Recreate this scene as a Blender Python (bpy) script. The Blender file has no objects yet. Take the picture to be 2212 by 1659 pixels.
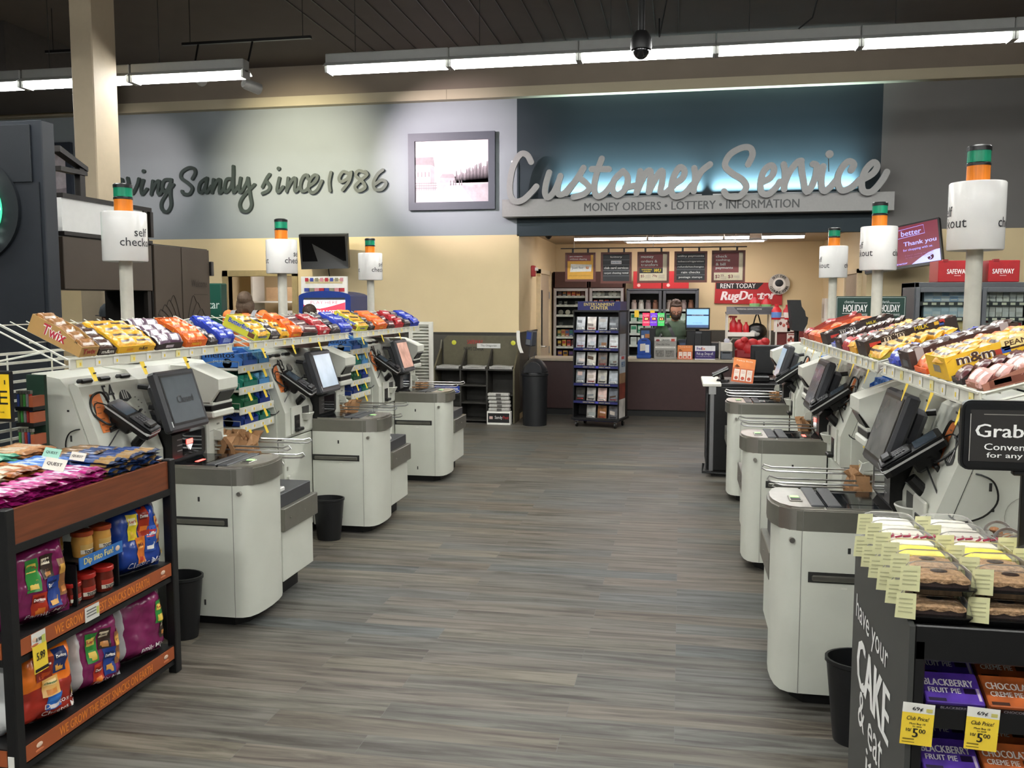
import bpy, math, random
from mathutils import Vector, Matrix
import bmesh
R = random.Random(7)
PI = math.pi
C = bpy.context.scene.collection
SC = bpy.context.scene

# ------------------------------------------------------------------ camera, world, exposure
FPX, YAW, PITCH, CAMH = 1950.0, math.radians(10.6), math.radians(5.25), 1.75
cd = bpy.data.cameras.new('camera'); cam = bpy.data.objects.new('camera', cd); C.objects.link(cam)
cd.sensor_fit = 'HORIZONTAL'; cd.sensor_width = 36.0; cd.lens = FPX / 2212 * 36.0
cd.clip_start = 0.05; cd.clip_end = 100
cam.location = (0, 0, CAMH); cam.rotation_euler = (PI / 2 - PITCH, 0, YAW)
SC.camera = cam
w = bpy.data.worlds.new('store_air'); SC.world = w; w.use_nodes = True
w.node_tree.nodes['Background'].inputs[0].default_value = (0.80, 0.84, 0.82, 1)
w.node_tree.nodes['Background'].inputs[1].default_value = 0.10
SC.view_settings.view_transform = 'Standard'
SC.view_settings.look = 'None'
SC.view_settings.gamma = 1.0
SC.view_settings.exposure = 2.15
SC.cycles.max_bounces = 6; SC.cycles.diffuse_bounces = 3; SC.cycles.glossy_bounces = 3
SC.cycles.transmission_bounces = 4; SC.cycles.transparent_max_bounces = 40
SC.cycles.caustics_reflective = False; SC.cycles.caustics_refractive = False
SC.cycles.use_denoising = True
TUBE = 14.0          # brightness of the bare fluorescent tubes

# a point of the place from a sighting (pixel) and one known plane
def _basis():
    fw = Vector((-math.sin(YAW) * math.cos(PITCH), math.cos(YAW) * math.cos(PITCH), -math.sin(PITCH)))
    rt = Vector((math.cos(YAW), math.sin(YAW), 0)); return fw, rt, rt.cross(fw)
FW, RT, UP = _basis()
def at(px, py, x=None, y=None, z=None):
    r = FW * FPX + RT * (px - 1106) - UP * (py - 829.5)
    if x is not None: t = x / r.x
    elif y is not None: t = y / r.y
    else: t = (z - CAMH) / r.z
    return Vector((0, 0, CAMH)) + r * t
def yat(px, x, py=750): return at(px, py, x=x).y

# ------------------------------------------------------------------ materials
def lin(h):
    h = h.lstrip('#'); v = [int(h[i:i + 2], 16) / 255 for i in (0, 2, 4)]
    return tuple(c / 12.92 if c <= .04045 else ((c + .055) / 1.055) ** 2.4 for c in v)
MATS = {}
def mat(name, col, rough=.5, metal=0.0, var=.06, scale=18.0, emit=0.0, bump=0.0, spec=.5, alpha=1.0, stretch=None):
    if name in MATS: return MATS[name]
    m = bpy.data.materials.new(name); m.use_nodes = True; nt = m.node_tree; b = nt.nodes['Principled BSDF']
    c = lin(col) if isinstance(col, str) else col
    b.inputs['Roughness'].default_value = rough; b.inputs['Metallic'].default_value = metal
    b.inputs['Specular IOR Level'].default_value = spec
    tc = nt.nodes.new('ShaderNodeTexCoord'); n = nt.nodes.new('ShaderNodeTexNoise'); n.inputs['Scale'].default_value = scale
    n.inputs['Detail'].default_value = 2
    src = tc.outputs['Object']
    if stretch:
        mp = nt.nodes.new('ShaderNodeMapping'); mp.inputs['Scale'].default_value = stretch
        nt.links.new(src, mp.inputs[0]); src = mp.outputs[0]
    nt.links.new(src, n.inputs['Vector'])
    r = nt.nodes.new('ShaderNodeValToRGB'); e = r.color_ramp.elements
    e[0].position = .3; e[1].position = .7
    e[0].color = (*[max(0, v * (1 - var)) for v in c], 1); e[1].color = (*[min(1, v * (1 + var)) for v in c], 1)
    nt.links.new(n.outputs['Fac'], r.inputs[0]); nt.links.new(r.outputs[0], b.inputs['Base Color'])
    if bump:
        bp = nt.nodes.new('ShaderNodeBump'); bp.inputs['Strength'].default_value = bump; bp.inputs['Distance'].default_value = .01
        nt.links.new(n.outputs['Fac'], bp.inputs['Height']); nt.links.new(bp.outputs[0], b.inputs['Normal'])
    if emit:
        b.inputs['Emission Color'].default_value = (*c, 1); b.inputs['Emission Strength'].default_value = emit
    MATS[name] = m; return m
def clear(name, tint=(1, 1, 1), rough=.05, amount=.18, rim_glint=0.0):
    """thin clear plastic or glass: mostly see-through, with a gloss that grows at grazing angles"""
    if name in MATS: return MATS[name]
    m = bpy.data.materials.new(name); m.use_nodes = True; nt = m.node_tree; nt.nodes.clear()
    o = nt.nodes.new('ShaderNodeOutputMaterial'); t = nt.nodes.new('ShaderNodeBsdfTransparent'); g = nt.nodes.new('ShaderNodeBsdfGlossy')
    t.inputs[0].default_value = (*tint, 1); g.inputs['Roughness'].default_value = rough
    lw = nt.nodes.new('ShaderNodeLayerWeight'); lw.inputs[0].default_value = amount
    mx = nt.nodes.new('ShaderNodeMixShader')
    nt.links.new(lw.outputs['Fresnel'], mx.inputs[0]); nt.links.new(t.outputs[0], mx.inputs[1]); df = nt.nodes.new('ShaderNodeBsdfDiffuse'); df.inputs[0].default_value = (.9, .9, .88, 1); m2 = nt.nodes.new('ShaderNodeMixShader'); m2.inputs[0].default_value = rim_glint  # pale diffuse mixed into the gloss stands in for white highlights on plastic rims
    nt.links.new(g.outputs[0], m2.inputs[1]); nt.links.new(df.outputs[0], m2.inputs[2]); nt.links.new(m2.outputs[0], mx.inputs[2])
    nt.links.new(mx.outputs[0], o.inputs[0]); MATS[name] = m; return m
def c_(hexcol, rough=.45, **k): return mat('paint_' + hexcol.strip('#').lower() + ('' if rough == .45 else '_r%02d' % int(rough * 100)), hexcol, rough, **k)

CREAM = mat('cream_enamel', 'd2d4c9', .38, var=.02, scale=6, bump=.02)
CREAM2 = mat('light_cream_plastic', 'd4d5ca', .42, var=.02)
SEAM = mat('dark_seam', '2a2a28', .7)
BLACK = mat('black_plastic', '101011', .35, var=.15)
BLACKM = mat('black_powder_coat', '0d0d0e', .5, var=.2, scale=60)
CHAR = mat('charcoal_plastic', '3b3c40', .4, var=.05)
SLATE = mat('slate_rubber', '3f4043', .45, var=.06)
BAND = mat('warm_grey_metal', '86847b', .32, metal=.6, var=.04)
STEEL = mat('brushed_steel', 'b5b2ab', .38, metal=1.0, var=.08, scale=60, stretch=(1, 30, 30))
CHROME = mat('chrome_wire', 'c4c4c2', .3, metal=1.0)
WHITE = mat('white_enamel', 'dcdad0', .4, var=.02)
WHITEP = mat('white_plastic', 'e6e5e2', .25, var=.01)
PAPERW = mat('white_paper', 'e4e2da', .7, var=.03)
YEL = mat('price_tag_yellow', 'f0cf3c', .6, var=.03)
INK = mat('black_ink', '141414', .6)
WINK = mat('white_ink', 'efefec', .6)
GLASSK = mat('dark_glass', '14171a', .06, spec=.7)
KRAFT = mat('kraft_paper', 'a87f58', .8, var=.12, scale=30, bump=.25)
CLEARP = clear('clear_plastic', (.97, .98, .97), .06, .12)
PANE = clear('window_glass', (.92, .95, .94), .03, .05)

# ------------------------------------------------------------------ mesh builder
_textcache = {}
def text_mesh(s, bold=0.0, shear=0.0, spacing=1.0, dbl=False):
    k = (s, bold, shear, spacing, dbl)
    if k not in _textcache:
        cu = bpy.data.curves.new('t', 'FONT'); cu.body = s; cu.size = 1; cu.offset = 0 if dbl else bold; cu.shear = shear; cu.space_character = spacing
        cu.resolution_u = 2; cu.align_x = 'CENTER'; cu.space_line = .95
        ob = bpy.data.objects.new('t', cu); C.objects.link(ob)
        bpy.context.view_layer.update()
        me = ob.evaluated_get(bpy.context.evaluated_depsgraph_get()).to_mesh()
        vs = [(v.co.x, v.co.y) for v in me.vertices]; fs = [tuple(p.vertices) for p in me.polygons]
        bpy.data.objects.remove(ob); bpy.data.curves.remove(cu)
        x0 = min(v[0] for v in vs); x1 = max(v[0] for v in vs); y0 = min(v[1] for v in vs); y1 = max(v[1] for v in vs)
        vs = [(a - (x0 + x1) / 2, b - (y0 + y1) / 2) for a, b in vs]
        if dbl:      # heavier letters: the outline drawn twice, a hair apart
            n = len(vs); vs = [(a - bold, b) for a, b in vs] + [(a + bold, b) for a, b in vs]; fs = fs + [tuple(i + n for i in f) for f in fs]
        _textcache[k] = (vs, fs, x1 - x0 + (2 * bold if dbl else 0), y1 - y0)
    return _textcache[k]

ORG = {}
class MB:
    def __init__(s, M=None, fn=None):
        s.v = []; s.f = []; s.mi = []; s.sm = []; s.mats = []; s.M = M; s.fn = fn
    def _m(s, m):
        if m not in s.mats: s.mats.append(m)
        return s.mats.index(m)
    def add(s, vs, fs, m, smooth=False, X=None):
        o = len(s.v)
        for p in vs:
            p = Vector(p)
            if X is not None: p = X @ p
            if s.fn: p = Vector(s.fn(p))
            if s.M is not None: p = s.M @ p
            s.v.append(p)
        i = s._m(m)
        for f in fs:
            s.f.append([o + k for k in f]); s.mi.append(i); s.sm.append(smooth)
        return s
    def box(s, x0, x1, y0, y1, z0, z1, m, b=0.0, X=None):
        if x1 < x0: x0, x1 = x1, x0
        if y1 < y0: y0, y1 = y1, y0
        if z1 < z0: z0, z1 = z1, z0
        b = min(b, (x1 - x0) * .45, (y1 - y0) * .45, (z1 - z0) * .45)
        xs, ys, zs = (x0, x1), (y0, y1), (z0, z1)
        if b <= 0:
            vs = [(xs[i], ys[j], zs[k]) for i in (0, 1) for j in (0, 1) for k in (0, 1)]
            return s.add(vs, [(0, 1, 3, 2), (4, 6, 7, 5), (0, 4, 5, 1), (2, 3, 7, 6), (0, 2, 6, 4), (1, 5, 7, 3)], m, X=X)
        vs = []; ix = {}
        for i in (0, 1):
            for j in (0, 1):
                for k in (0, 1):
                    sx, sy, sz = (1 - 2 * i) * b, (1 - 2 * j) * b, (1 - 2 * k) * b
                    for ax in range(3):
                        p = [xs[i] + sx, ys[j] + sy, zs[k] + sz]; p[ax] = (xs[i], ys[j], zs[k])[ax]
                        ix[i, j, k, ax] = len(vs); vs.append(p)
        fs = []
        for ax in range(3):
            o = [a for a in range(3) if a != ax]
            for e in (0, 1):
                q = []
                for (a, c) in ((0, 0), (1, 0), (1, 1), (0, 1)):
                    t = [0, 0, 0]; t[ax] = e; t[o[0]] = a; t[o[1]] = c; q.append(ix[t[0], t[1], t[2], ax])
                fs.append(q)
            for a in (0, 1):
                for c in (0, 1):
                    q = []
                    for e, ax2 in ((0, o[0]), (0, o[1]), (1, o[1]), (1, o[0])):
                        t = [0, 0, 0]; t[ax] = e; t[o[0]] = a; t[o[1]] = c; q.append(ix[t[0], t[1], t[2], ax2])
                    fs.append(q)
        for i in (0, 1):
            for j in (0, 1):
                for k in (0, 1): fs.append([ix[i, j, k, a] for a in range(3)])
        return s.add(vs, fs, m, X=X)
    def quad(s, a, b, c, d, m): return s.add([a, b, c, d], [(0, 1, 2, 3)], m)
    def prism(s, pts, axis, a, b, m, smooth=False, X=None, caps=True):
        n = len(pts)
        def P(p, t): return {'x': (t, p[0], p[1]), 'y': (p[0], t, p[1]), 'z': (p[0], p[1], t)}[axis]
        vs = [P(p, a) for p in pts] + [P(p, b) for p in pts]
        s.add(vs, [(i, (i + 1) % n, n + (i + 1) % n, n + i) for i in range(n)], m, smooth, X)
        if caps: s.add(vs, [tuple(range(n)), tuple(range(2 * n - 1, n - 1, -1))], m, False, X)
        return s
    def tube(s, path, r, m, n=6, closed=False, cap=True):
        path = [Vector(p) for p in path]; vs = []; L = len(path); up = None
        for i, p in enumerate(path):
            a = path[(i - 1) % L] if (i or closed) else p; b = path[(i + 1) % L] if (i < L - 1 or closed) else p
            d = (b - a); d = d.normalized() if d.length > 1e-9 else Vector((0, 0, 1))
            if up is None:
                up = d.orthogonal().normalized()
            up = (up - d * up.dot(d)); up = up.normalized() if up.length > 1e-6 else d.orthogonal().normalized()
            sd = d.cross(up); rr = r[i] if isinstance(r, (list, tuple)) else r
            for k in range(n):
                t = 2 * PI * k / n; vs.append(p + (up * math.cos(t) + sd * math.sin(t)) * rr)
        fs = []
        for i in range(L if closed else L - 1):
            j = (i + 1) % L
            for k in range(n): fs.append((i * n + k, i * n + (k + 1) % n, j * n + (k + 1) % n, j * n + k))
        if cap and not closed: fs += [tuple(range(n)), tuple(range((L - 1) * n, L * n))]
        return s.add(vs, fs, m, True)
    def lathe(s, prof, m, c=(0, 0, 0), n=20, X=None, sx=1, sy=1, smooth=True, a0=0, a1=2 * PI):
        vs = []; full = abs(a1 - a0 - 2 * PI) < 1e-6; k = n if full else n + 1
        for r, z in prof:
            for i in range(k):
                t = a0 + (a1 - a0) * i / n; vs.append((c[0] + r * math.cos(t) * sx, c[1] + r * math.sin(t) * sy, c[2] + z))
        fs = []
        for j in range(len(prof) - 1):
            for i in range(n if not full else n):
                i2 = (i + 1) % k if full else i + 1
                fs.append((j * k + i, j * k + i2, (j + 1) * k + i2, (j + 1) * k + i))
        if full:
            if prof[0][0] > 1e-5: fs.append(tuple(range(k)))
            if prof[-1][0] > 1e-5: fs.append(tuple(range((len(prof) - 1) * k, len(prof) * k)))
        return s.add(vs, fs, m, smooth, X)
    def ball(s, c, r, m, n=12, X=None):
        rx, ry, rz = (r, r, r) if not isinstance(r, (tuple, list)) else r
        h = n // 2
        return s.lathe([(max(1e-6, math.sin(PI * i / h)), -math.cos(PI * i / h) * rz) for i in range(h + 1)], m, c, n, X, rx, ry)
    def grid(s, f, nu, nv, m, smooth=True):
        """f(u,v) -> point, u,v in 0..1; m a material or function(u,v)"""
        vs = [f(i / nu, j / nv) for j in range(nv + 1) for i in range(nu + 1)]
        o = len(s.v); s.add(vs, [], s.mats[0] if s.mats else (m(0, 0) if callable(m) else m))
        for j in range(nv):
            for i in range(nu):
                a = o + j * (nu + 1) + i
                s.f.append([a, a + 1, a + nu + 2, a + nu + 1]); s.sm.append(smooth)
                s.mi.append(s._m(m((i + .5) / nu, (j + .5) / nv) if callable(m) else m))
        return s
    def text(s, t, c, r, up, m, w=None, h=None, bold=0.012, shear=0.0, eps=.0012, fit=None, spacing=1.0):
        """flat lettering centred on c; r, up = reading and upward directions; w/h = size of its bounding box"""
        vs, fs, tw, th = text_mesh(t, bold, shear, spacing, bold > .007); r = Vector(r).normalized(); up = Vector(up).normalized()
        if s.M is not None and s.M.to_3x3().determinant() < 0: r = -r
        nrm = r.cross(up)
        if s.M is not None and s.M.to_3x3().determinant() < 0: nrm = -nrm
        kx = w / tw if w else h / th; ky = h / th if h else kx
        c = Vector(c) + nrm * eps
        n2 = len(vs) / 2 if bold > .007 else 1e9
        return s.add([c + r * (a * kx) + up * (b * ky) + nrm * (.0003 if i >= n2 else 0) for i, (a, b) in enumerate(vs)], fs, m)
    def card(s, c, r, up, w, h, m, eps=.0006, t=0):
        r = Vector(r).normalized() * w / 2; up = Vector(up).normalized() * h / 2; n = r.cross(up).normalized()
        c = Vector(c) + n * eps
        if not t: return s.quad(c - r - up, c + r - up, c + r + up, c - r + up, m)
        a = [c - r - up, c + r - up, c + r + up, c - r + up]; b = [p + n * t for p in a]
        return s.add(a + b, [(0, 1, 2, 3), (4, 5, 6, 7), (0, 1, 5, 4), (1, 2, 6, 5), (2, 3, 7, 6), (3, 0, 4, 7)], m)
    def ribbon(s, pts, w, depth, m, n=5):
        """thick pen stroke: pts in plane coordinates (x, z), y = 0 front .. depth back, round ends; pts smoothed"""
        P = [Vector((p[0], p[1])) for p in pts]; q = []
        for i in range(len(P) - 1):
            p0 = P[max(i - 1, 0)]; p1 = P[i]; p2 = P[i + 1]; p3 = P[min(i + 2, len(P) - 1)]
            for k in range(n):
                t = k / n
                q.append(.5 * ((2 * p1) + (p2 - p0) * t + (2 * p0 - 5 * p1 + 4 * p2 - p3) * t * t + (3 * p1 - p0 - 3 * p2 + p3) * t ** 3))
        q.append(P[-1]); Lf = []; Rt = []
        for i, p in enumerate(q):
            d = (q[min(i + 1, len(q) - 1)] - q[max(i - 1, 0)]); d = d.normalized() if d.length else Vector((1, 0)); nn = Vector((-d.y, d.x)) * w / 2
            Lf.append(p + nn); Rt.append(p - nn)
        N = len(q); s.nst = getattr(s, 'nst', 0) + 1; y0 = -.0012 * s.nst; dy = [y0 - .0011 * i / N for i in range(N)]
        F = [(a.x, dy[i], a.y) for i, a in enumerate(Lf)] + [(a.x, dy[i], a.y) for i, a in enumerate(Rt)]
        s.add(F, [(i, i + 1, N + i + 1, N + i) for i in range(N - 1)], m)
        s.add([(a[0], depth, a[2]) for a in F], [(i, i + 1, N + i + 1, N + i) for i in range(N - 1)], m)
        for S in (Lf, Rt):
            s.add([(a.x, dy[i], a.y) for i, a in enumerate(S)] + [(a.x, depth, a.y) for a in S], [(i, i + 1, N + i + 1, N + i) for i in range(N - 1)], m, True)
        for e, k0 in ((q[0], dy[0]), (q[-1], dy[-1])):
            cir = [(e.x + w / 2 * math.cos(2 * PI * k / 12), e.y + w / 2 * math.sin(2 * PI * k / 12)) for k in range(12)]
            s.prism(cir, 'y', k0 + .0004, depth, m)
        return s
    def build(s, name, parent=None, label=None, cat=None, group=None, kind=None, org=None, bevel=0, angle=.6):
        me = bpy.data.meshes.new(name)
        if parent is not None: o = ORG[parent.name]
        elif org is not None: o = Vector(org)
        else:
            xs = [p.x for p in s.v]; ys = [p.y for p in s.v]; o = Vector(((min(xs) + max(xs)) / 2, (min(ys) + max(ys)) / 2, min(p.z for p in s.v)))
        me.from_pydata([p - o for p in s.v], [], s.f)
        for m in s.mats: me.materials.append(m)
        me.polygons.foreach_set('material_index', s.mi); me.polygons.foreach_set('use_smooth', s.sm)
        me.update()
        if any(s.sm): me.set_sharp_from_angle(angle=angle)
        ob = bpy.data.objects.new(name, me); C.objects.link(ob)
        if parent is not None: ob.parent = parent
        else: ob.location = o
        ORG[ob.name] = o
        tag(ob, label, cat, group, kind); return ob
def tag(o, label=None, cat=None, group=None, kind=None):
    for k, v in (('label', label), ('category', cat), ('group', group), ('kind', kind)):
        if v: o[k] = v
    return o
def thing(name, label, cat, loc=(0, 0, 0), group=None, kind=None):
    o = bpy.data.objects.new(name, None); C.objects.link(o); o.location = loc; o.empty_display_size = .1
    ORG[o.name] = Vector(loc); return tag(o, label, cat, group, kind)
def dup(root, loc, rot=None, label=None, group=None):
    r = root.copy(); C.objects.link(r); r.location = loc
    if rot is not None: r.rotation_euler = rot
    ORG[r.name] = Vector(loc)
    if label: r['label'] = label
    if group: r['group'] = group
    for ch in list(root.children):
        c2 = ch.copy(); C.objects.link(c2); c2.parent = r; ORG[c2.name] = Vector(loc)
        for g in list(ch.children):
            d = g.copy(); C.objects.link(d); d.parent = c2
    return r
def struct(name, mb): return mb.build(name, kind='structure')
def rotX(a, p=(0, 0, 0)): return Matrix.Translation(p) @ Matrix.Rotation(a, 4, 'X') @ Matrix.Translation(-Vector(p))
def rotY(a, p=(0, 0, 0)): return Matrix.Translation(p) @ Matrix.Rotation(a, 4, 'Y') @ Matrix.Translation(-Vector(p))
def rotZ(a, p=(0, 0, 0)): return Matrix.Translation(p) @ Matrix.Rotation(a, 4, 'Z') @ Matrix.Translation(-Vector(p))
XR, ZU = (1, 0, 0), (0, 0, 1)

# ------------------------------------------------------------------ the setting
WY = 13.05                       # main back wall
def floor_mat():
    m = bpy.data.materials.new('vinyl_planks'); m.use_nodes = True; nt = m.node_tree; b = nt.nodes['Principled BSDF']; L = nt.links.new
    tc = nt.nodes.new('ShaderNodeTexCoord')
    br = nt.nodes.new('ShaderNodeTexBrick'); br.offset = .37; br.offset_frequency = 2
    for k, v in (('Scale', 1), ('Mortar Size', .0012), ('Mortar Smooth', .3), ('Bias', 0), ('Brick Width', 1.22), ('Row Height', .152)): br.inputs[k].default_value = v
    br.inputs['Color1'].default_value = (0, 0, 0, 1); br.inputs['Color2'].default_value = (1, 1, 1, 1); br.inputs['Mortar'].default_value = (.3, .3, .3, 1)
    L(tc.outputs['Object'], br.inputs['Vector'])
    ramp = nt.nodes.new('ShaderNodeValToRGB'); e = ramp.color_ramp.elements
    e[0].position = 0; e[0].color = (*lin('655f56'), 1); e[1].position = 1; e[1].color = (*lin('706b60'), 1)
    for p, c in ((.25, '5f5f5b'), (.5, '6b655d'), (.72, '5a5e5e')):
        k = ramp.color_ramp.elements.new(p); k.color = (*lin(c), 1)
    L(br.outputs['Color'], ramp.inputs[0])
    sep = nt.nodes.new('ShaderNodeMapping'); sep.inputs['Scale'].default_value = (1.0, 13, 1)
    L(tc.outputs['Object'], sep.inputs[0])
    add = nt.nodes.new('ShaderNodeVectorMath'); add.operation = 'MULTIPLY_ADD'; add.inputs[1].default_value = (13, 7, 0)
    L(br.outputs['Color'], add.inputs[0]); L(sep.outputs[0], add.inputs[2])
    n1 = nt.nodes.new('ShaderNodeTexNoise'); n1.inputs['Scale'].default_value = 1.6; n1.inputs['Detail'].default_value = 7; n1.inputs['Roughness'].default_value = .62; n1.inputs['Distortion'].default_value = .6
    L(add.outputs[0], n1.inputs['Vector'])
    r2 = nt.nodes.new('ShaderNodeValToRGB'); e = r2.color_ramp.elements
    e[0].position = .34; e[0].color = (.40, .37, .34, 1); e[1].position = .62; e[1].color = (1.2, 1.18, 1.14, 1)
    L(n1.outputs['Fac'], r2.inputs[0])
    mp2 = nt.nodes.new('ShaderNodeMapping'); mp2.inputs['Scale'].default_value = (3, 9, 1); L(tc.outputs['Object'], mp2.inputs[0])
    vo = nt.nodes.new('ShaderNodeTexNoise'); vo.inputs['Scale'].default_value = 1.1; vo.inputs['Detail'].default_value = 3; L(mp2.outputs[0], vo.inputs['Vector'])
    r3 = nt.nodes.new('ShaderNodeValToRGB'); e = r3.color_ramp.elements
    e[0].position = .24; e[0].color = (.55, .52, .48, 1); e[1].position = .34; e[1].color = (1, 1, 1, 1)
    L(vo.outputs['Fac'], r3.inputs[0])
    m1 = nt.nodes.new('ShaderNodeMix'); m1.data_type = 'RGBA'; m1.blend_type = 'MULTIPLY'; m1.inputs['Factor'].default_value = 1
    L(ramp.outputs[0], m1.inputs['A']); L(r2.outputs[0], m1.inputs['B'])
    m2 = nt.nodes.new('ShaderNodeMix'); m2.data_type = 'RGBA'; m2.blend_type = 'MULTIPLY'; m2.inputs['Factor'].default_value = 1
    L(m1.outputs['Result'], m2.inputs['A']); L(r3.outputs[0], m2.inputs['B'])
    m3 = nt.nodes.new('ShaderNodeMix'); m3.data_type = 'RGBA'; m3.inputs['B'].default_value = (.12, .115, .11, 1)
    L(br.outputs['Fac'], m3.inputs['Factor']); L(m2.outputs['Result'], m3.inputs['A']); L(m3.outputs['Result'], b.inputs['Base Color'])
    b.inputs['Roughness'].default_value = .42; b.inputs['Specular IOR Level'].default_value = .22
    bp = nt.nodes.new('ShaderNodeBump'); bp.inputs['Strength'].default_value = .12; bp.inputs['Distance'].default_value = .004
    L(n1.outputs['Fac'], bp.inputs['Height']); L(bp.outputs[0], b.inputs['Normal'])
    return m
FLOORM = floor_mat()
BEIGE = mat('warm_cream_paint', 'd9c59b', .75, var=.015, scale=3)
GREYB = mat('blue_grey_paint', '8b9296', .75, var=.015, scale=3)
GREYD = mat('mid_grey_paint', '6e6c69', .75, var=.015, scale=3)
TEAL = mat('deep_teal_paint', '1b2a31', .7, var=.02, scale=3)
BEAMM = mat('putty_beam_paint', 'b3a88f', .7, var=.015, scale=3)
CEILM = mat('dark_brown_ceiling_paint', '5a524c', .85, var=.04, scale=3)
UPW = mat('brown_upper_wall_paint', '84786a', .85, var=.03, scale=3)
WAINS = mat('dark_olive_laminate', '45423a', .5, var=.06)
BASEM = mat('black_rubber_base', '161615', .5)
ALCEIL = mat('alcove_ceiling_tile', 'b9ad98', .85, var=.03)

m = MB(); m.box(-13, 8, -5, 17.3, -.06, 0, FLOORM); f_ = struct('floor', m)
f_.location = (0, 0, 0)
for v in f_.data.vertices: v.co += Vector((-2.5, 6.15, -.06))
XL, XR2, ZS, YA = -2.34, 2.47, 2.69, 16.95     # alcove opening, header underside, alcove back wall
# doorway to the office in the left wall part
OX0, OX1, OZ = -6.92, -5.86, 2.13
m = MB()
m.box(-13, OX0, WY, WY + .12, 0, 2.71, BEIGE); m.box(OX1, XL, WY, WY + .12, 0, 2.71, BEIGE); m.box(OX0, OX1, WY, WY + .12, OZ, 2.71, BEIGE)
m.box(-13, XL - .03, WY, WY + .12, 2.71, 4.64, GREYB); m.box(-13, 8, WY, WY + .12, 4.64, 6.0, UPW)
m.box(XL - .03, 2.6, WY, WY + .12, ZS, 4.64, TEAL); m.box(2.6, 8, WY, WY + .12, 2.71, 4.64, GREYD); m.box(XR2, 8, WY, WY + .12, 0, 2.71, BEIGE)
struct('wall_back', m)
m = MB(); m.box(XL - .12, XL, WY + .12, YA, 0, ZS + .12, BEIGE); struct('wall_alcove_left', m)
m = MB(); m.box(XR2, XR2 + .12, WY + .12, YA, 0, ZS + .12, BEIGE); struct('wall_alcove_right', m)
m = MB(); m.box(XL - .12, XR2 + .12, YA, YA + .12, 0, ZS + .2, BEIGE); struct('wall_alcove_back', m)
m = MB(); m.box(XL - .12, XR2 + .12, WY + .12, YA + .12, 2.81, 2.93, ALCEIL); struct('ceiling_alcove', m)
m = MB(); m.box(-13, 8, WY - .14, WY, 4.64, 4.78, BEAMM); m.box(-3.38, -3.37, WY - .142, WY, 4.642, 4.778, c_('8f866f')); struct('trim_1', m)
# wainscot, cap and rubber base
m = MB(); m.box(OX1 + .09, XL, WY - .02, WY, .1, 1.26, WAINS); m.box(OX1 + .09, XL + .03, WY - .03, WY, 1.26, 1.29, c_('2f2d27')); struct('trim_2', m)
m = MB(); m.box(XL, XL + .02, WY - .03, 14.62, .1, 1.26, WAINS); m.box(XL, XL + .03, WY, 14.62, 1.26, 1.29, c_('2f2d27')); struct('trim_3', m)
m = MB(); m.box(XL + .02, XR2, YA - .02, YA, .1, 1.22, WAINS); struct('trim_4', m)
m = MB(); m.box(OX1, XL, WY - .03, WY, 0, .1, BASEM); struct('baseboard_back', m)
m = MB(); m.box(OX0 - .09, OX0, WY - .03, WY + .12, 0, OZ + .09, c_('a79468')); m.box(OX1, OX1 + .09, WY - .03, WY + .12, 0, OZ + .09, c_('a79468')); m.box(OX0 - .09, OX1 + .09, WY - .03, WY + .12, OZ, OZ + .09, c_('a79468')); struct('trim_5', m)
# office behind the doorway
m = MB(); m.box(OX0 - .6, OX1 + .6, 15.2, 15.3, 0, 2.6, BEIGE); m.box(OX0 - .7, OX0 - .6, WY + .12, 15.3, 0, 2.6, BEIGE); m.box(OX1 + .6, OX1 + .7, WY + .12, 15.3, 0, 2.6, BEIGE); m.box(OX0 - .7, OX1 + .7, WY + .12, 15.3, 2.5, 2.6, ALCEIL); struct('wall_office', m)
# ceiling deck with ribs
m = MB(); m.box(-13, 8, -5, WY + .12, 5.25, 5.33, CEILM)
for i in range(16): m.box(-4.6 + i * .3, -4.59 + i * .3, 9, WY, 5.235, 5.25, c_('463f3a'))
struct('ceiling', m)
m = MB(); m.box(-13, -8.4, 10.3, 12.6, 4.62, 5.25, mat('dark_duct_paint', '45403c', .8)); struct('duct', m)
m = MB(); m.box(-13.1, -13, -5, 17.3, 0, 5.33, GREYD); struct('wall_left', m)
m = MB(); m.box(8, 8.1, -5, 17.3, 0, 5.33, GREYD); struct('wall_right', m)
m = MB(); m.box(-13, 8, -5.1, -5, 0, 5.33, GREYB); struct('wall_front', m)
# putty coloured steel pillar in front of the light row
m = MB(); m.box(-5.95, -5.71, 8.18, 8.57, 0, 5.25, mat('pillar_paint', 'b5a68d', .6, var=.02), .01); struct('pillar', m)
# side door of the alcove, its slit window and lever
dr = thing('door_1', None, None, (XL + .03, 15.5, 0), kind='structure')
y0, y1 = 14.72, 15.75
m = MB(); m.box(XL + .012, XL + .05, y0, y1, .02, 2.2, mat('beige_door_paint', 'b9a88c', .5, var=.02)); m.build('door_leaf', dr)
m = MB(); m.box(XL, XL + .07, y0 - .06, y0, 0, 2.27, c_('d3c2a0')); m.box(XL, XL + .07, y1, y1 + .06, 0, 2.27, c_('d3c2a0')); m.box(XL, XL + .07, y0 - .06, y1 + .06, 2.2, 2.27, c_('d3c2a0')); m.build('door_frame', dr)
m = MB(); m.box(XL + .04, XL + .055, y0 + .14, y0 + .28, 1.0, 1.93, BLACK); m.build('door_window', dr)
m = MB(); m.tube([(XL + .05, y0 + .1, 1.0), (XL + .12, y0 + .1, 1.0), (XL + .12, y0 + .24, .99)], .013, STEEL, 8); m.lathe([(.03, 0), (.03, .01)], STEEL, (0, 0, 0), 12, Matrix.Translation((XL + .05, y0 + .1, 1.0)) @ Matrix.Rotation(PI / 2, 4, 'Y')); m.build('door_handle', dr)
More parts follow.
